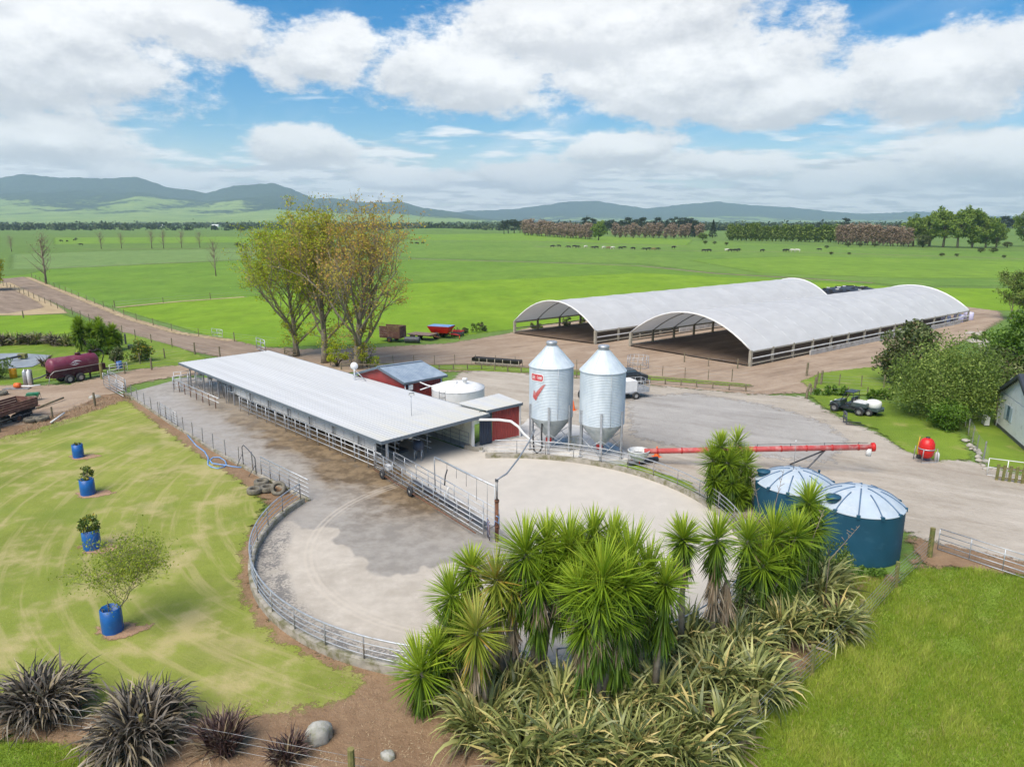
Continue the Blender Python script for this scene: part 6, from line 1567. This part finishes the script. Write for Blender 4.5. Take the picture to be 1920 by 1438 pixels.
yucca('broad green yucca between the palm-like ones and the blue tanks', 1440, 24.8, [(1402, 1016, 50, 0), (1450, 1012, 56, .2), (1492, 1008, 50, 0), (1432, 1060, 52, -.3), (1478, 1056, 46, -.2)], 12)
yucca('small yucca with two heads in front of the nearer blue tank', 1525, 26.0, [(1517, 945, 40, .2), (1528, 988, 44, 0)], 13)
yucca('dense yucca cluster standing left of the farther blue tank', 1370, 35.6, [(1352, 838, 30, 0), (1382, 832, 30, .4), (1336, 862, 32, 0), (1366, 868, 34, -.3), (1398, 870, 32, 0), (1340, 900, 32, -.2), (1372, 906, 34, -.5), (1402, 905, 30, 0), (1385, 930, 28, -.3)], 14, n=80)
p = HY(1362, 1060, 22.6); t = thing('dead_yucca_stump', 'dry cut yucca trunk wrapped in tan leaves beside the palm-like ones', 'stump', (p.x, 22.6, .1))
MB().tube([(0, 0, -.1), (.05, 0, 1.6), (.08, 0, 2.7)], [.16, .14, .10], 9).build('trunk', 'bark', t, True)
leafmesh('dead_skirt', [skirt(np.random.default_rng(77), (.06, 0, 2.65), .75, 2.0, 150, .05)], 'dead_leaf', t)

# ---- flax
def flax(label, px, py, rad, seed, m='flax_leaf', n=260, length=1.6, dead=.12, group='flax clumps in the planting bed', wid=.075, stiff=0.0, z=.1, dm=1.0):
    r = np.random.default_rng(seed); p = G(px, py); t = thing('flax_plant', label, 'flax', (p.x, p.y, z), rnd.uniform(0, 6), group)
    def fans(n, k, el, dr, ln, w):
        fa = r.uniform(0, 6.28, k); fr = np.sqrt(r.random(k)) * rad * .55; i = r.integers(0, k, n)
        base = np.column_stack([np.cos(fa[i]) * fr[i], np.sin(fa[i]) * fr[i], np.zeros(n)]) + r.normal(0, .06, (n, 3)) * np.array([1, 1, 0])
        out = np.arctan2(np.sin(fa[i]) * fr[i], np.cos(fa[i]) * fr[i]) + r.normal(0, .95, n)
        e = np.clip(r.normal(el, .25, n), .2, 1.5)
        return strips(base, out, e, ln * r.uniform(.6, 1.15, n), w * r.uniform(.7, 1.25, n), r.uniform(dr * .25, dr, n), 6, r.normal(0, .7, n), None, r, 2.2)
    leafmesh('foliage', [fans(n, 16, 1.12 + stiff + (dm - 1) * .35, (2.5 - stiff * 3) * dm, length, wid)], m, t)
    if dead: leafmesh('dry_leaves', [fans(int(n * dead), 12, .55, 1.7, length * .8, wid * .7)], 'dead_leaf', t)
    return t
flax('large dark flax clump at the left edge behind a mossy post', 78, 1345, 1.25, 1, 'flax_dark', 900, 1.65, .08, 'dark flax clumps along the front fence', .08, dm=1.35)
flax('biggest dark flax clump in front of the blue sleeved tree', 268, 1400, 1.45, 2, 'flax_dark', 1150, 1.75, .08, 'dark flax clumps along the front fence', .08, dm=1.35)
flax('spiky bronze flax right of the biggest dark clump', 420, 1412, .75, 3, 'flax_bronze', 420, 1.15, .2, 'dark flax clumps along the front fence', .05, .25)
flax('small dark flax left of the large boulder', 540, 1432, .5, 4, 'flax_bronze', 240, .85, .25, 'dark flax clumps along the front fence', .045, .2)
FX = [(905, 1385, 'at the left end of the front row'), (985, 1440, 'second from the left in the front row'), (1075, 1440, 'third from the left in the front row'), (1165, 1450, 'fourth from the left in the front row'), (1255, 1440, 'fifth from the left in the front row'), (1330, 1400, 'at the right end of the front row by the fence'),
      (960, 1325, 'below the dry skirted yucca'), (1050, 1350, 'in front of the tall yucca group, left'), (1150, 1360, 'in front of the biggest bushy yucca'), (1245, 1340, 'below the slender bare trunked yucca'), (1330, 1300, 'right of the slender yucca'), (1405, 1310, 'beside the fence halfway along the pasture'),
      (1290, 1235, 'between the slender yucca and the palm-like ones'), (1385, 1235, 'in front of the dry skirted palm-like yucca'), (1470, 1195, 'in front of the broad green yucca'), (1545, 1190, 'sprawling against the fence near the nearer tank'), (1445, 1140, 'below the broad green yucca, left'), (1530, 1120, 'behind the sprawling fence clump')]
for i, (px, py, w) in enumerate(FX):
    flax(f'olive green flax clump {w}', px, py, 1.05 if i < 12 else 1.1, 30 + i, 'flax_leaf', 420, 1.75, .07, wid=.10)
flax('dry yellow flax tuft growing in front of the farther blue tank', 1450, 1010, .7, 61, 'flax_leaf', 170, 1.2, .6, wid=.05)
flax('dry tan flax tuft between the kerb railing and the farther tank', 1412, 1000, .6, 62, 'dead_leaf', 120, 1.2, .3, wid=.045)
for i, (px, py) in enumerate(((5, 648), (32, 646), (58, 646), (82, 645), (106, 648), (130, 648))):
    flax(f'{ORD[i]} dark flax from the left in the hedge below the small paddock', px, py, 1.2, 70 + i, 'flax_leaf' if i % 2 else 'flax_dark', 150, 1.9, .2, 'flax hedge by the pond', .12)
flax('lone spiky grey flax beside the pond', 88, 688, .7, 79, 'flax_bronze', 110, 1.3, .2, None, .08, .2)
# seed stalks of the flax in front of the tanks
for i, (px, py, tx, ty, Y) in enumerate(((1520, 1020, 1545, 955, 24.8), (1555, 1050, 1612, 985, 24.6), (1425, 960, 1412, 895, 30.5), (1450, 960, 1470, 880, 30.5))):
    a = HY(px, py, Y); b = HY(tx, ty, Y); o = thing('flax_stalk', ['dry branching flower stalk rising in front of the nearer blue tank', 'dry flower stalk leaning over the side of the nearer blue tank', 'dry flower stalk left of the farther blue tank lid', 'dry flower stalk in front of the farther blue tank'][i], 'stalk', (a.x, a.y, 0))
    mb = MB().tube([(0, 0, .2), (0, 0, a.z), (b.x - a.x, 0, b.z)], [.02, .016, .008], 5)
    mb.build('stem', 'twig_brown', o, True); m2 = MB()
    for k in range(7):
        f = .45 + k * .08; q = Vector((0, 0, a.z)).lerp(Vector((b.x - a.x, 0, b.z)), f); m2.tube([q, q + Vector((rnd.uniform(-.2, .2), rnd.uniform(-.15, .15), rnd.uniform(.05, .2)))], .012, 4)
    m2.build('seed_pods', 'twig_brown', o, True)
bush('bed_shrub', 'small dark green shrub below the palm-like yuccas', G(1390, 1175), .8, 1.7, 'shrub_dark', 1500, .06, 26, 81)
bush('bed_shrub', 'small blue green shrub below the slender yucca trunk', G(1258, 1268), .7, 1.3, 'shrub_dark', 1200, .06, 22, 82)
bush('bed_shrub', 'pale yellow green shrub spilling in front of the nearer blue tank', G(1555, 1090), 1.1, 1.7, 'shrub_green', 2600, .06, 34, 83)
bush('bed_shrub', 'dark green low shrub behind the sprawling fence clump', G(1500, 1160), .9, 1.3, 'shrub_green', 1500, .06, 26, 84)
bush('ground_weeds', 'green weeds along the foot of the nearer blue tank', G(1615, 1084), 1.2, .5, 'shrub_bright', 1200, .06, 22, 85, ry=.35, trunk=False)
bush('ground_weeds', 'tuft of green weeds at the foot of the biggest dark flax', G(300, 1408), .5, .35, 'shrub_bright', 500, .05, 14, 86, trunk=False)

# ---- citrus in blue sleeves on the lawn
def sleeve(label, p, w, h, plant):
    t = thing('blue_sleeve', label, 'tree guard', (p.x, p.y, .06), .2, 'blue tree guards on the lawn')
    mb = MB().lathe([(w / 2, 0), (w / 2 * 1.02, h)], 4); mb2 = MB()
    prof = [(w / 2, 0), (w / 2 + .01, h * .5), (w / 2, h), (w / 2 - .012, h), (w / 2 - .012, 0)]
    MB().lathe(prof, 8, a0=.39, a1=.39 + 2 * math.pi).build('sleeve', 'blue_plastic', t, True)
    for a in (0, 2.1, 4.2): MB().tube([((w / 2 - .03) * math.cos(a), (w / 2 - .03) * math.sin(a), 0), ((w / 2 - .03) * math.cos(a), (w / 2 - .03) * math.sin(a), h * 1.12)], .015, 5).build('stake', 'post_wood', t, True)
    return t
SL_ = [(148, 860, .64, .92, 'blue tree guard farthest up the lawn, nearly empty'), (166, 930, .74, .95, 'blue tree guard second from the far end of the lawn'), (174, 1032, .74, 1.02, 'blue tree guard third down the lawn holding a round citrus'), (213, 1188, .72, 1.02, 'blue tree guard nearest the dark flax, holding the spreading tree')]
for px, py, w, h, lab in SL_:
    p = G(px, py); sleeve(lab, p, w, h, None)
    pts = [(p.x + 1.05 * math.cos(a) * (1 + .25 * math.sin(3 * a)) + .3, p.y + .62 * math.sin(a)) for a in np.linspace(0, 6.28, 18)[:-1]]
    sheet('mulch_ring', pts, 'mulch', .5, True, 3000)
bush('citrus_tree', 'small yellowing citrus growing out of the second blue guard', G(164, 928), .55, .9, 'citrus_leaf', 520, .06, 14, 91, 'citrus', base=.78)
bush('citrus_tree', 'round yellow green citrus growing out of the third blue guard', G(174, 1031), .56, .85, 'citrus_leaf', 1300, .055, 22, 92, 'citrus', base=.88)
bush('citrus_tree', 'tiny plant just showing above the farthest blue guard', G(148, 859), .2, .3, 'citrus_leaf', 120, .04, 6, 93, 'citrus', base=.8)
leafed_tree('spreading_tree', 'airy lime leaved small tree leaning over the lawn from its guard', 'tree', G(213, 1186), 44, 2.5, 1.9, .04, 14, 'lime_leaf', 'bark', .042, 2.6, .13, fork=.36, lean=(1.5, .3), levels=2, up=.25, sub=(5, 7), rmin=.003, lr=.4)
# ---- garden on the left
def rosette_bush(label, px, py, Yoff, spec, seed):
    p = G(px, py); r = np.random.default_rng(seed); t = thing('garden_palm', label, 'palm', (p.x, p.y, 0))
    for x, y, z, rad in spec:
        MB().tube([(x * .3, y * .3, 0), (x, y, z)], [.12, .08], 7).build('trunk', 'dark_bark', t, True)
        leafmesh('rosette', [rosette(r, (x, y, z), rad, 75, .8, (.0, .8), .10), skirt(r, (x, y, z - .1), rad, rad, 40, .10)], 'yucca_leaf', t)
    return t
rosette_bush('clump of dark green round headed palms in the far left garden', 185, 660, 0, [(rnd.uniform(-2.2, 2.2), rnd.uniform(-.8, .8), rnd.uniform(.5, 3.5), .95) for _ in range(26)], 5)
bush('garden_shrub', 'bright round shrub in front of the garden palm clump', G(178, 664), 1.0, 1.9, 'shrub_bright', 1100, .10, 22, 101)
bush('garden_shrub', 'small bright round shrub right of the front garden shrub', G(203, 666), .75, 1.2, 'shrub_bright', 700, .10, 16, 102)
bush('garden_shrub', 'low bright shrub nearest the lawn in the far garden', G(175, 672), .9, .8, 'shrub_bright', 600, .10, 14, 103)
bush('citrus_tree', 'round citrus dotted with yellow fruit beside the garden fence', G(264, 678), 1.5, 2.4, 'citrus_leaf', 2600, .10, 40, 104, 'citrus')
bush('citrus_tree', 'dark citrus bush standing in the light blue guard by the tanker', G(222, 686), 1.0, 1.4, 'shrub_dark', 1200, .11, 24, 105, 'citrus', base=.5)
sleeve('light blue tree guard under the dark citrus by the garden fence', G(224, 692), .62, .75, None)
bush('garden_shrub', 'grey green shrub at the left edge below the pond', G(-2, 712), 1.4, 2.2, 'shrub_green', 1400, .10, 26, 106)
leafed_tree('edge_tree', 'olive leaved tree cut by the left edge beside the dirt race', 'tree', G(-22, 545), 55, 7.5, 3.2, .18, 10, 'poplar_olive', 'bark', .2, 7, .4, fork=.15)

# ------------------------------------------------------------------ far trees
def far_proto(name, kind, seed):
    """trunk and crown of a distant tree, 10 m tall, at the origin"""
    r = np.random.default_rng(seed); rr_ = random.Random(seed)
    if kind in ('bare', 'brown', 'column'):
        tk = MB(); tk.tube([(0, 0, -.2), (.05, 0, 3), (0, .05, 8.5)], [.20, .15, .04], 6); br = []
        wid = {'bare': 2.6, 'brown': 1.7, 'column': 1.9}[kind]
        for i in range(34):
            z = rr_.uniform(1.6 if kind == 'bare' else .7, 8.0); a = rr_.uniform(0, 6.28); L = wid * (1.15 - z / 12) * rr_.uniform(.6, 1.1)
            e = Vector((math.cos(a) * L, math.sin(a) * L, z + L * rr_.uniform(1.0, 1.7))); m_ = Vector((math.cos(a) * L * .4, math.sin(a) * L * .4, z + L * .5))
            tk.tube([(0, 0, z), m_, e], [.06, .035, .012], 4, False); br += [Vector((0, 0, z)).lerp(m_, .6), m_, m_.lerp(e, .5), e]
        c = np.repeat(np.array([tuple(b) for b in br]), {'bare': 4, 'brown': 11, 'column': 18}[kind], 0); c = c + r.normal(0, .42, c.shape)
        m, bark, sz = {'bare': ('bud_tan', 'twig_brown', .10), 'brown': ('bud_brown', 'twig_brown', .30), 'column': ('shrub_green', 'dark_bark', .40)}[kind]
    elif kind == 'pine':
        tk = MB().tube([(0, 0, -.2), (.1, 0, 4), (0, 0, 8.5)], [.28, .2, .06], 6)
        cc = []
        for i in range(20): z = rr_.uniform(4.2, 9.4); a = rr_.uniform(0, 6.28); L = 2.6 * rr_.uniform(.3, 1) * (1.25 - (z / 10) ** 3); cc.append((math.cos(a) * L, math.sin(a) * L, z)); tk.tube([(0, 0, z - .6), cc[-1]], [.07, .03], 4, False)
        c = np.repeat(np.array(cc), 42, 0) + r.normal(0, 1, (20 * 42, 3)) * np.array([.6, .6, .28]); m, bark, sz = 'pine_needle', 'dark_bark', .34
    elif kind == 'cone':
        tk = MB().tube([(0, 0, -.2), (0, 0, 9)], [.25, .05], 6); z = r.uniform(.6, 10, 900); a = r.uniform(0, 6.28, 900); L = (10.3 - z) * .27 * r.uniform(.5, 1.1, 900)
        c = np.column_stack([np.cos(a) * L, np.sin(a) * L, z]); m, bark, sz = 'pine_needle', 'dark_bark', .34
    else:
        tk = MB().tube([(0, 0, -.2), (.2, 0, 2.5), (0, .1, 6)], [.34, .24, .08], 6); k = 60
        d = r.normal(size=(k, 3)); d /= np.linalg.norm(d, axis=1)[:, None]; cc = d * r.uniform(.45, 1, k)[:, None] * np.array([3.4, 3.4, 4.0]) + np.array([0, 0, 5.4]); cc = cc[cc[:, 2] > 1.0]
        for q in cc[:14]: tk.tube([(0, 0, 2.2), tuple(q * np.array([.5, .5, .7])), tuple(q)], [.12, .07, .02], 4, False)
        ct = r.random(len(cc)); i = r.integers(0, len(cc), 4200); o = r.normal(size=(4200, 3)); o /= np.linalg.norm(o, axis=1)[:, None]
        c = cc[i] + o * r.uniform(.5, 1.05, 4200)[:, None] * np.array([.95, .95, .8]); m, bark, sz = ('willow_leaf', 'bark', .28) if kind == 'willow' else ('shrub_dark', 'dark_bark', .24)
        t = thing(name, 'x', 'tree'); tk.build('trunk', bark, t, True); leafmesh('crown', [quads(c, sz, .6, .3, np.clip(ct[i] * .5 + r.random(4200) * .5, 0, 1), r)], m, t); return t
    t = thing(name, 'x', 'tree'); tk.build('trunk', bark, t, True); leafmesh('crown', [quads(c, sz, .7, .3, None, r)], m, t)
    return t
protos = {}
def far_tree(kind, name, px, py, hpx, label, group, wide=1.0, var=3):
    p = G(px, py); h = hpx * (p.y * math.cos(PITCH) + CAM_H * math.sin(PITCH)) / FOC * 1.02; v = rnd.randrange(var); s = h / 10.0
    key = (kind, v)
    if key not in protos:
        t = far_proto(name, kind, 200 + v * 7 + len(kind)); t.location = p; t.rotation_euler = (0, 0, rnd.uniform(0, 6)); t['label'] = label; t['group'] = group; protos[key] = t; t.scale = (s * wide, s * wide, s)
    else:
        t = dup(protos[key], tuple(p), rnd.uniform(0, 6), (s * wide, s * wide, s), label, group); t.name = name
    return t
for i, (px, py, h) in enumerate(((22, 472, 32), (190, 467, 34), (228, 466, 31), (285, 466, 36), (307, 466, 36), (341, 465, 34), (375, 465, 32))):
    far_tree('bare', 'bare_poplar', px, py, h, f'{ORD[i]} bare poplar from the left in the row along the far paddock line', 'bare poplars along the far paddock line', 1.15)
far_tree('bare', 'bare_poplar', 87, 533, 98, 'tall bare poplar beside the dirt race on the left', 'bare poplars on the left', 1.1)
far_tree('bare', 'bare_poplar', 405, 518, 72, 'lone bare poplar in the middle of the left paddock', 'bare poplars on the left', .8)
k = 0
for i in range(24):
    f = i / 23; far_tree('brown', 'brown_poplar', 985 + f * 122 + rnd.uniform(-2, 2), 441 + f * 8, 27 + rnd.uniform(-3, 6), f'{ORD[i]} brown poplar from the left in the near brown shelter row', 'brown shelter row in the middle distance', 1.6)
for i in range(18):
    f = i / 17; far_tree('brown', 'brown_poplar', 1152 + f * 160 + rnd.uniform(-3, 3), 446 + rnd.uniform(-2, 2), 24 + rnd.uniform(-3, 6), f'{ORD[i]} brown poplar from the left in the row right of the round green tree', 'brown trees right of the green tree', 1.6)
for i in range(20):
    f = i / 19; far_tree('brown', 'brown_poplar', 1572 + f * 130 + rnd.uniform(-2, 2), 458 + f * 5, 38 + rnd.uniform(-5, 6), f'{ORD[i]} brown poplar from the left in the row beside the willows', 'brown poplars beside the willows', 1.15)
for i in range(26):
    f = i / 25; far_tree('column', 'green_poplar', 1367 + f * 200 + rnd.uniform(-2, 2), 451 + f * 4, 30 + rnd.uniform(-3, 5), f'{ORD[i]} poplar from the left in the green shelter hedge', 'green poplar shelter hedge', 1.2)
for i, (px, py, h) in enumerate(((945, 439, 24), (953, 438, 26), (964, 438, 27), (975, 437, 22), (985, 436, 24), (996, 436, 22), (1008, 436, 18), (1022, 435, 18), (1040, 434, 17), (1060, 434, 18))):
    far_tree('pine', 'dark_pine', px, py, h, f'{ORD[i]} dark pine from the left at the end of the distant pine belt', 'left end of the distant pine belt', 1.2)
for i in range(22):
    px = 1100 + i * 9.6 + rnd.uniform(-3, 3); far_tree('pine', 'dark_pine', px, 438 + rnd.uniform(-1, 2), 26 + rnd.uniform(-4, 5), f'{ORD[i]} dark pine from the left in the pine belt behind the brown trees', 'pine belt behind the brown trees', 1.15)
for i, (px, py, h) in enumerate(((1298, 445, 26), (1312, 444, 22), (1336, 446, 32))): far_tree('cone', 'dark_conifer', px, py, h, f'{ORD[i]} dark cone shaped conifer from the left beside the green hedge', 'conifers left of the green hedge', 1.0, 1)
for i, (px, py, h) in enumerate(((1522, 434, 16), (1535, 434, 18), (1548, 434, 17), (1583, 436, 26), (1668, 437, 16), (1680, 437, 16))): far_tree('pine', 'dark_pine', px, py, h, f'{ORD[i]} dark pine from the left standing behind the green hedge', 'pines behind the green hedge', 1.2)
for i in range(8): far_tree('pine', 'dark_pine', 1856 + i * 8, 437, 28 + rnd.uniform(-4, 4), f'{ORD[i]} dark pine from the left in the clump right of the willows', 'pines right of the willows', 1.3)
far_tree('willow', 'round_green_tree', 1122, 451, 38, 'round bright green tree between the two brown rows', None, 1.1)
for i, (px, py, h, w) in enumerate(((1712, 462, 62, 1.0), (1742, 462, 66, .95), (1768, 464, 78, .95), (1795, 465, 80, .9), (1822, 465, 78, .95), (1848, 465, 62, .95), (1868, 464, 48, 1.0))):
    far_tree('willow', 'tall_willow', px, py, h, f'{ORD[i]} tall green tree from the left in the big clump beyond the barns', 'tall green clump beyond the barns', w)
far_tree('willow', 'tall_willow', 1926, 463, 76, 'tall green tree cut by the right edge beyond the barns', None, 1.0)
far_tree('dark', 'dark_tree', 1730, 464, 26, 'low dark bronze tree in front of the tall green clump', None, 1.7)
for i, (px, py, h) in enumerate(((1322, 458, 7), (1340, 458, 6), (1362, 460, 6), (1550, 466, 6), (1590, 463, 9), (1612, 463, 9), (1640, 463, 8), (1558, 478, 6), (1592, 478, 5), (1766, 481, 7), (1794, 481, 6), (1882, 484, 6), (1838, 474, 10), (1862, 474, 11), (1888, 465, 12), (446, 463, 9), (457, 465, 5), (985, 440, 10), (1318, 450, 14))):
    far_tree('dark' if i not in (17, 18) else 'willow', 'far_bush', px, py, h, f'{ORD[i]} little bush of those scattered over the far paddocks', 'little bushes over the far paddocks', 2.0, 2)
# hedges and woods at the foot of the hills: one mass
r = np.random.default_rng(77); cs = []; tn = []
for i in range(3600):
    d = 1180 + r.random() ** 1.6 * 3200; a = r.uniform(-.66, .62); x = d * math.tan(a)
    row = math.sin(x * .004 + 1.3 * math.sin(d * .002)) + math.sin(d * .011)
    if row < .1 and r.random() < .7: continue
    h = r.uniform(5, 13); n = 26; c = r.normal(0, 1, (n, 3)) * np.array([h * .42, h * .42, h * .28]) + np.array([x, d, h * .5]); c[:, 2] = np.abs(c[:, 2]); cs.append(c); tn.append(np.full(n, r.random()) * .7 + r.random(n) * .3)
foliage('far_wood_leaf', (.018, .034, .018), (.050, .078, .032), (.120, .145, .065), None, 0, .8, .1)
wood = leafmesh('far_wood', [quads(np.concatenate(cs), 2.6, .7, .3, np.concatenate(tn), r)], 'far_wood_leaf', None)
tag(wood, 'hedges and woods at the foot of the hills', 'woodland', None, 'stuff')
# far farm buildings
for i, (px, py, w, lab) in enumerate(((293, 430, 30, 'long pale farm building far off below the hills'), (405, 434, 12, 'small white farm building far off right of the long one'), (770, 431, 9, 'tiny white house far off at the foot of the hills'))):
    p = HY(px, py, 1900); t = thing('far_barn', lab, 'building', (p.x, 1900, 0)); ww = w * 1900 / FOC
    MB().box((0, 0, 2), (ww, 9, 4)).build('wall', 'weatherboard', t); mb = MB(); mb.add([(-ww / 2, -5, 4), (ww / 2, -5, 4), (ww / 2, 0, 6.5), (-ww / 2, 0, 6.5), (-ww / 2, 5, 4), (ww / 2, 5, 4)], [(0, 1, 2, 3), (3, 2, 5, 4), (0, 3, 4), (1, 5, 2)]); mb.build('roof', 'white_paint', t)

# ------------------------------------------------------------------ cows
def cow_mesh(name):
    J = [((-.75, 0, 1.12), .30), ((-.2, 0, 1.10), .36), ((.4, 0, 1.10), .36), ((.8, 0, 1.18), .28), ((1.15, 0, 1.05), .17), ((1.42, 0, .80), .13), ((1.62, 0, .62), .09),
         ((-.85, .2, .75), .16), ((-.92, .2, .42), .07), ((-.88, .2, .05), .06), ((-.85, -.2, .75), .16), ((-.92, -.2, .42), .07), ((-.88, -.2, .05), .06),
         ((.62, .2, .70), .13), ((.60, .2, .40), .065), ((.62, .2, .05), .06), ((.62, -.2, .70), .13), ((.60, -.2, .40), .065), ((.62, -.2, .05), .06), ((-1.08, 0, 1.2), .05), ((-1.18, 0, .7), .03)]
    Eg = [(0, 1), (1, 2), (2, 3), (3, 4), (4, 5), (5, 6), (0, 7), (7, 8), (8, 9), (0, 10), (10, 11), (11, 12), (2, 13), (13, 14), (14, 15), (2, 16), (16, 17), (17, 18), (0, 19), (19, 20)]
    me = bpy.data.meshes.new('cow_frame'); me.from_pydata([j for j, _ in J], Eg, []); o = bpy.data.objects.new('cow_frame', me); col.objects.link(o)
    o.modifiers.new('skin', 'SKIN'); o.modifiers.new('sub', 'SUBSURF').levels = 1
    for v, (_, rad) in zip(me.skin_vertices[0].data, J): v.radius = (rad, rad)
    me.skin_vertices[0].data[0].use_root = True
    dg = bpy.context.evaluated_depsgraph_get(); out = bpy.data.meshes.new_from_object(o.evaluated_get(dg)); bpy.data.objects.remove(o); out.name = name
    out.shade_smooth(); return out
cm = cow_mesh('cow_body')
meshes = []
for m in ('cow_black', 'cow_white', 'cow_brown'):
    c = cm.copy(); c.materials.clear(); c.materials.append(M[m]); meshes.append(c)
CW = [(772, 458, 0), (782, 459, 0), (793, 458, 0), (1036, 465, 0), (1048, 464, 0), (1066, 466, 0), (1077, 465, 0), (1083, 466, 0), (1098, 465, 1), (1112, 467, 0), (1118, 467, 0), (1132, 467, 1), (1141, 468, 2), (1148, 468, 1), (1163, 468, 0), (1170, 467, 0), (1187, 469, 0), (1208, 470, 0), (1216, 470, 0), (1225, 470, 2), (1233, 470, 0), (1263, 467, 0),
      (1320, 473, 0), (1329, 473, 0), (1363, 472, 1), (1369, 473, 0), (1379, 473, 0), (1384, 472, 0), (1429, 473, 0), (1471, 473, 0), (1476, 473, 0), (1486, 473, 1), (1495, 473, 1), (1536, 471, 0), (115, 454, 0), (126, 454, 0), (140, 452, 0), (143, 450, 0), (152, 461, 0)]
seen = {}
for px, py, m in CW:
    herd = 'far left paddock' if px < 300 else 'paddock right of the poplars' if px < 900 else 'middle far paddock' if px < 1300 else 'far paddock beyond the rear barn'
    cl = ('black', 'white', 'brown')[m]; key = (cl, herd); n = seen[key] = seen.get(key, 0) + 1
    o = bpy.data.objects.new('cow', meshes[m]); col.objects.link(o); o.location = G(px, py); o.rotation_euler = (0, 0, rnd.uniform(-.5, .5) + (math.pi if rnd.random() < .5 else 0)); s = rnd.uniform(1.0, 1.2); o.scale = (s, s, s)
    tag(o, f'{ORD[n - 1]} {cl} cow from the left grazing in the {herd}', 'cow', 'cows grazing the far paddocks')

# ------------------------------------------------------------------ grass, litter
def blades(name, label, poly, density, hgt, wid, m, ylim, zb, seed, lie=.45, cat='grass', field_scale=1.0):
    r = np.random.default_rng(seed); A = np.array(poly); lo = A.min(0); hi = np.minimum(A.max(0), [1e9, ylim]); lo[1] = max(lo[1], 15.5); lo[0] = max(lo[0], -36); hi[0] = min(hi[0], 24)
    n = int((hi[0] - lo[0]) * (hi[1] - lo[1]) * density); P = lo + r.random((n, 2)) * (hi - lo)
    sdv = poly_sd(P, poly); inview = np.abs(P[:, 0]) < P[:, 1] * .78 + 1.5
    fl = np.zeros(len(P))
    for k in range(7):
        w = r.normal(0, 1, 2); w /= np.linalg.norm(w); lam = 5.5 / 1.6 ** k / field_scale; fl += np.sin((P @ w) * 6.28 / lam + r.uniform(0, 6.28) + 1.5 * np.sin((P @ w[::-1]) * 6.28 / lam / 1.7)) * .8 ** k
    fl = (fl - fl.min()) / (fl.max() - fl.min())
    keep = inview & (sdv + r.normal(0, .12, len(P)) > .05) & (r.random(len(P)) < .35 + fl * .9); P = P[keep]; fl = fl[keep]; n = len(P)
    a = r.uniform(0, 6.28, n); h = hgt * (.25 + fl * 1.25) * r.uniform(.6, 1.3, n); l = h * r.uniform(.1, lie * 2, n); b = r.uniform(0, 6.28, n); w = wid * r.uniform(.7, 1.3, n)
    v0 = np.column_stack([P[:, 0] - np.cos(a) * w, P[:, 1] - np.sin(a) * w, np.full(n, zb)]); v1 = np.column_stack([P[:, 0] + np.cos(a) * w, P[:, 1] + np.sin(a) * w, np.full(n, zb)]); v2 = np.column_stack([P[:, 0] + np.cos(b) * l, P[:, 1] + np.sin(b) * l, zb + h])
    co = np.stack([v0, v1, v2], 1).reshape(-1, 3); tint = np.repeat(np.clip((fl - .25) * 1.15 + r.random(n) * .38, 0, 1), 3)
    o = np_mesh(name, co, np.arange(n * 3).reshape(n, 3), m, None, {'tint': tint}); return tag(o, label, cat, None, 'stuff')
PZ = .085
blades('pasture_grass', 'thick green grass of the near pasture on the right', POLY['pasture'][-2], 1500, .17, .012, 'blade', 29, PZ, 1)
blades('pasture_grass', 'thick green grass in the bottom left corner', POLY['pasture'][-1], 1500, .16, .011, 'blade', 20, PZ, 2)
blades('lawn_grass', 'short mown grass of the striped lawn', POLY['mown_lawn_ground'][0], 170, .04, .010, 'lawn_blade', 44, .08, 3, .8)
blades('leaf_litter', 'dry leaf litter and dead grass on the planting bed', POLY['planting_bed'][0], 130, .035, .016, 'dry_blade', 24, .10, 4, 2.2, 'litter')
blades('bank_weeds', 'dry brown weeds on the soil bank above the lawn', POLY['soil_bank'][0], 45, .28, .02, 'dry_blade', 60, .06, 5, .8, 'weeds')
blades('verge_weeds', 'green grass along the foot of the nearer tank and fence', [tuple(G(*q)[:2]) for q in ((1560, 1085), (1690, 1085), (1690, 1110), (1600, 1215), (1480, 1310), (1440, 1330), (1520, 1220), (1590, 1130))], 900, .20, .012, 'blade', 28, .08, 6)

# ------------------------------------------------------------------ haze over the plain
mh = bpy.data.materials.new('haze_air'); mh.use_nodes = True; X.tree = mh.node_tree; X.tree.nodes.clear()
out = node('ShaderNodeOutputMaterial'); pv = node('ShaderNodeVolumePrincipled'); put(pv, 'Color', (.66, .82, 1.0, 1)); put(pv, 'Density', .95e-4); put(pv, 'Anisotropy', .2)
X.tree.links.new(pv.outputs[0], out.inputs['Volume']); M['haze_air'] = mh
tag(MB().box((0, 4300, 330), (48500, 17200, 664)).build('haze', 'haze_air'), 'pale blue haze over the plain', 'haze', None, 'stuff')
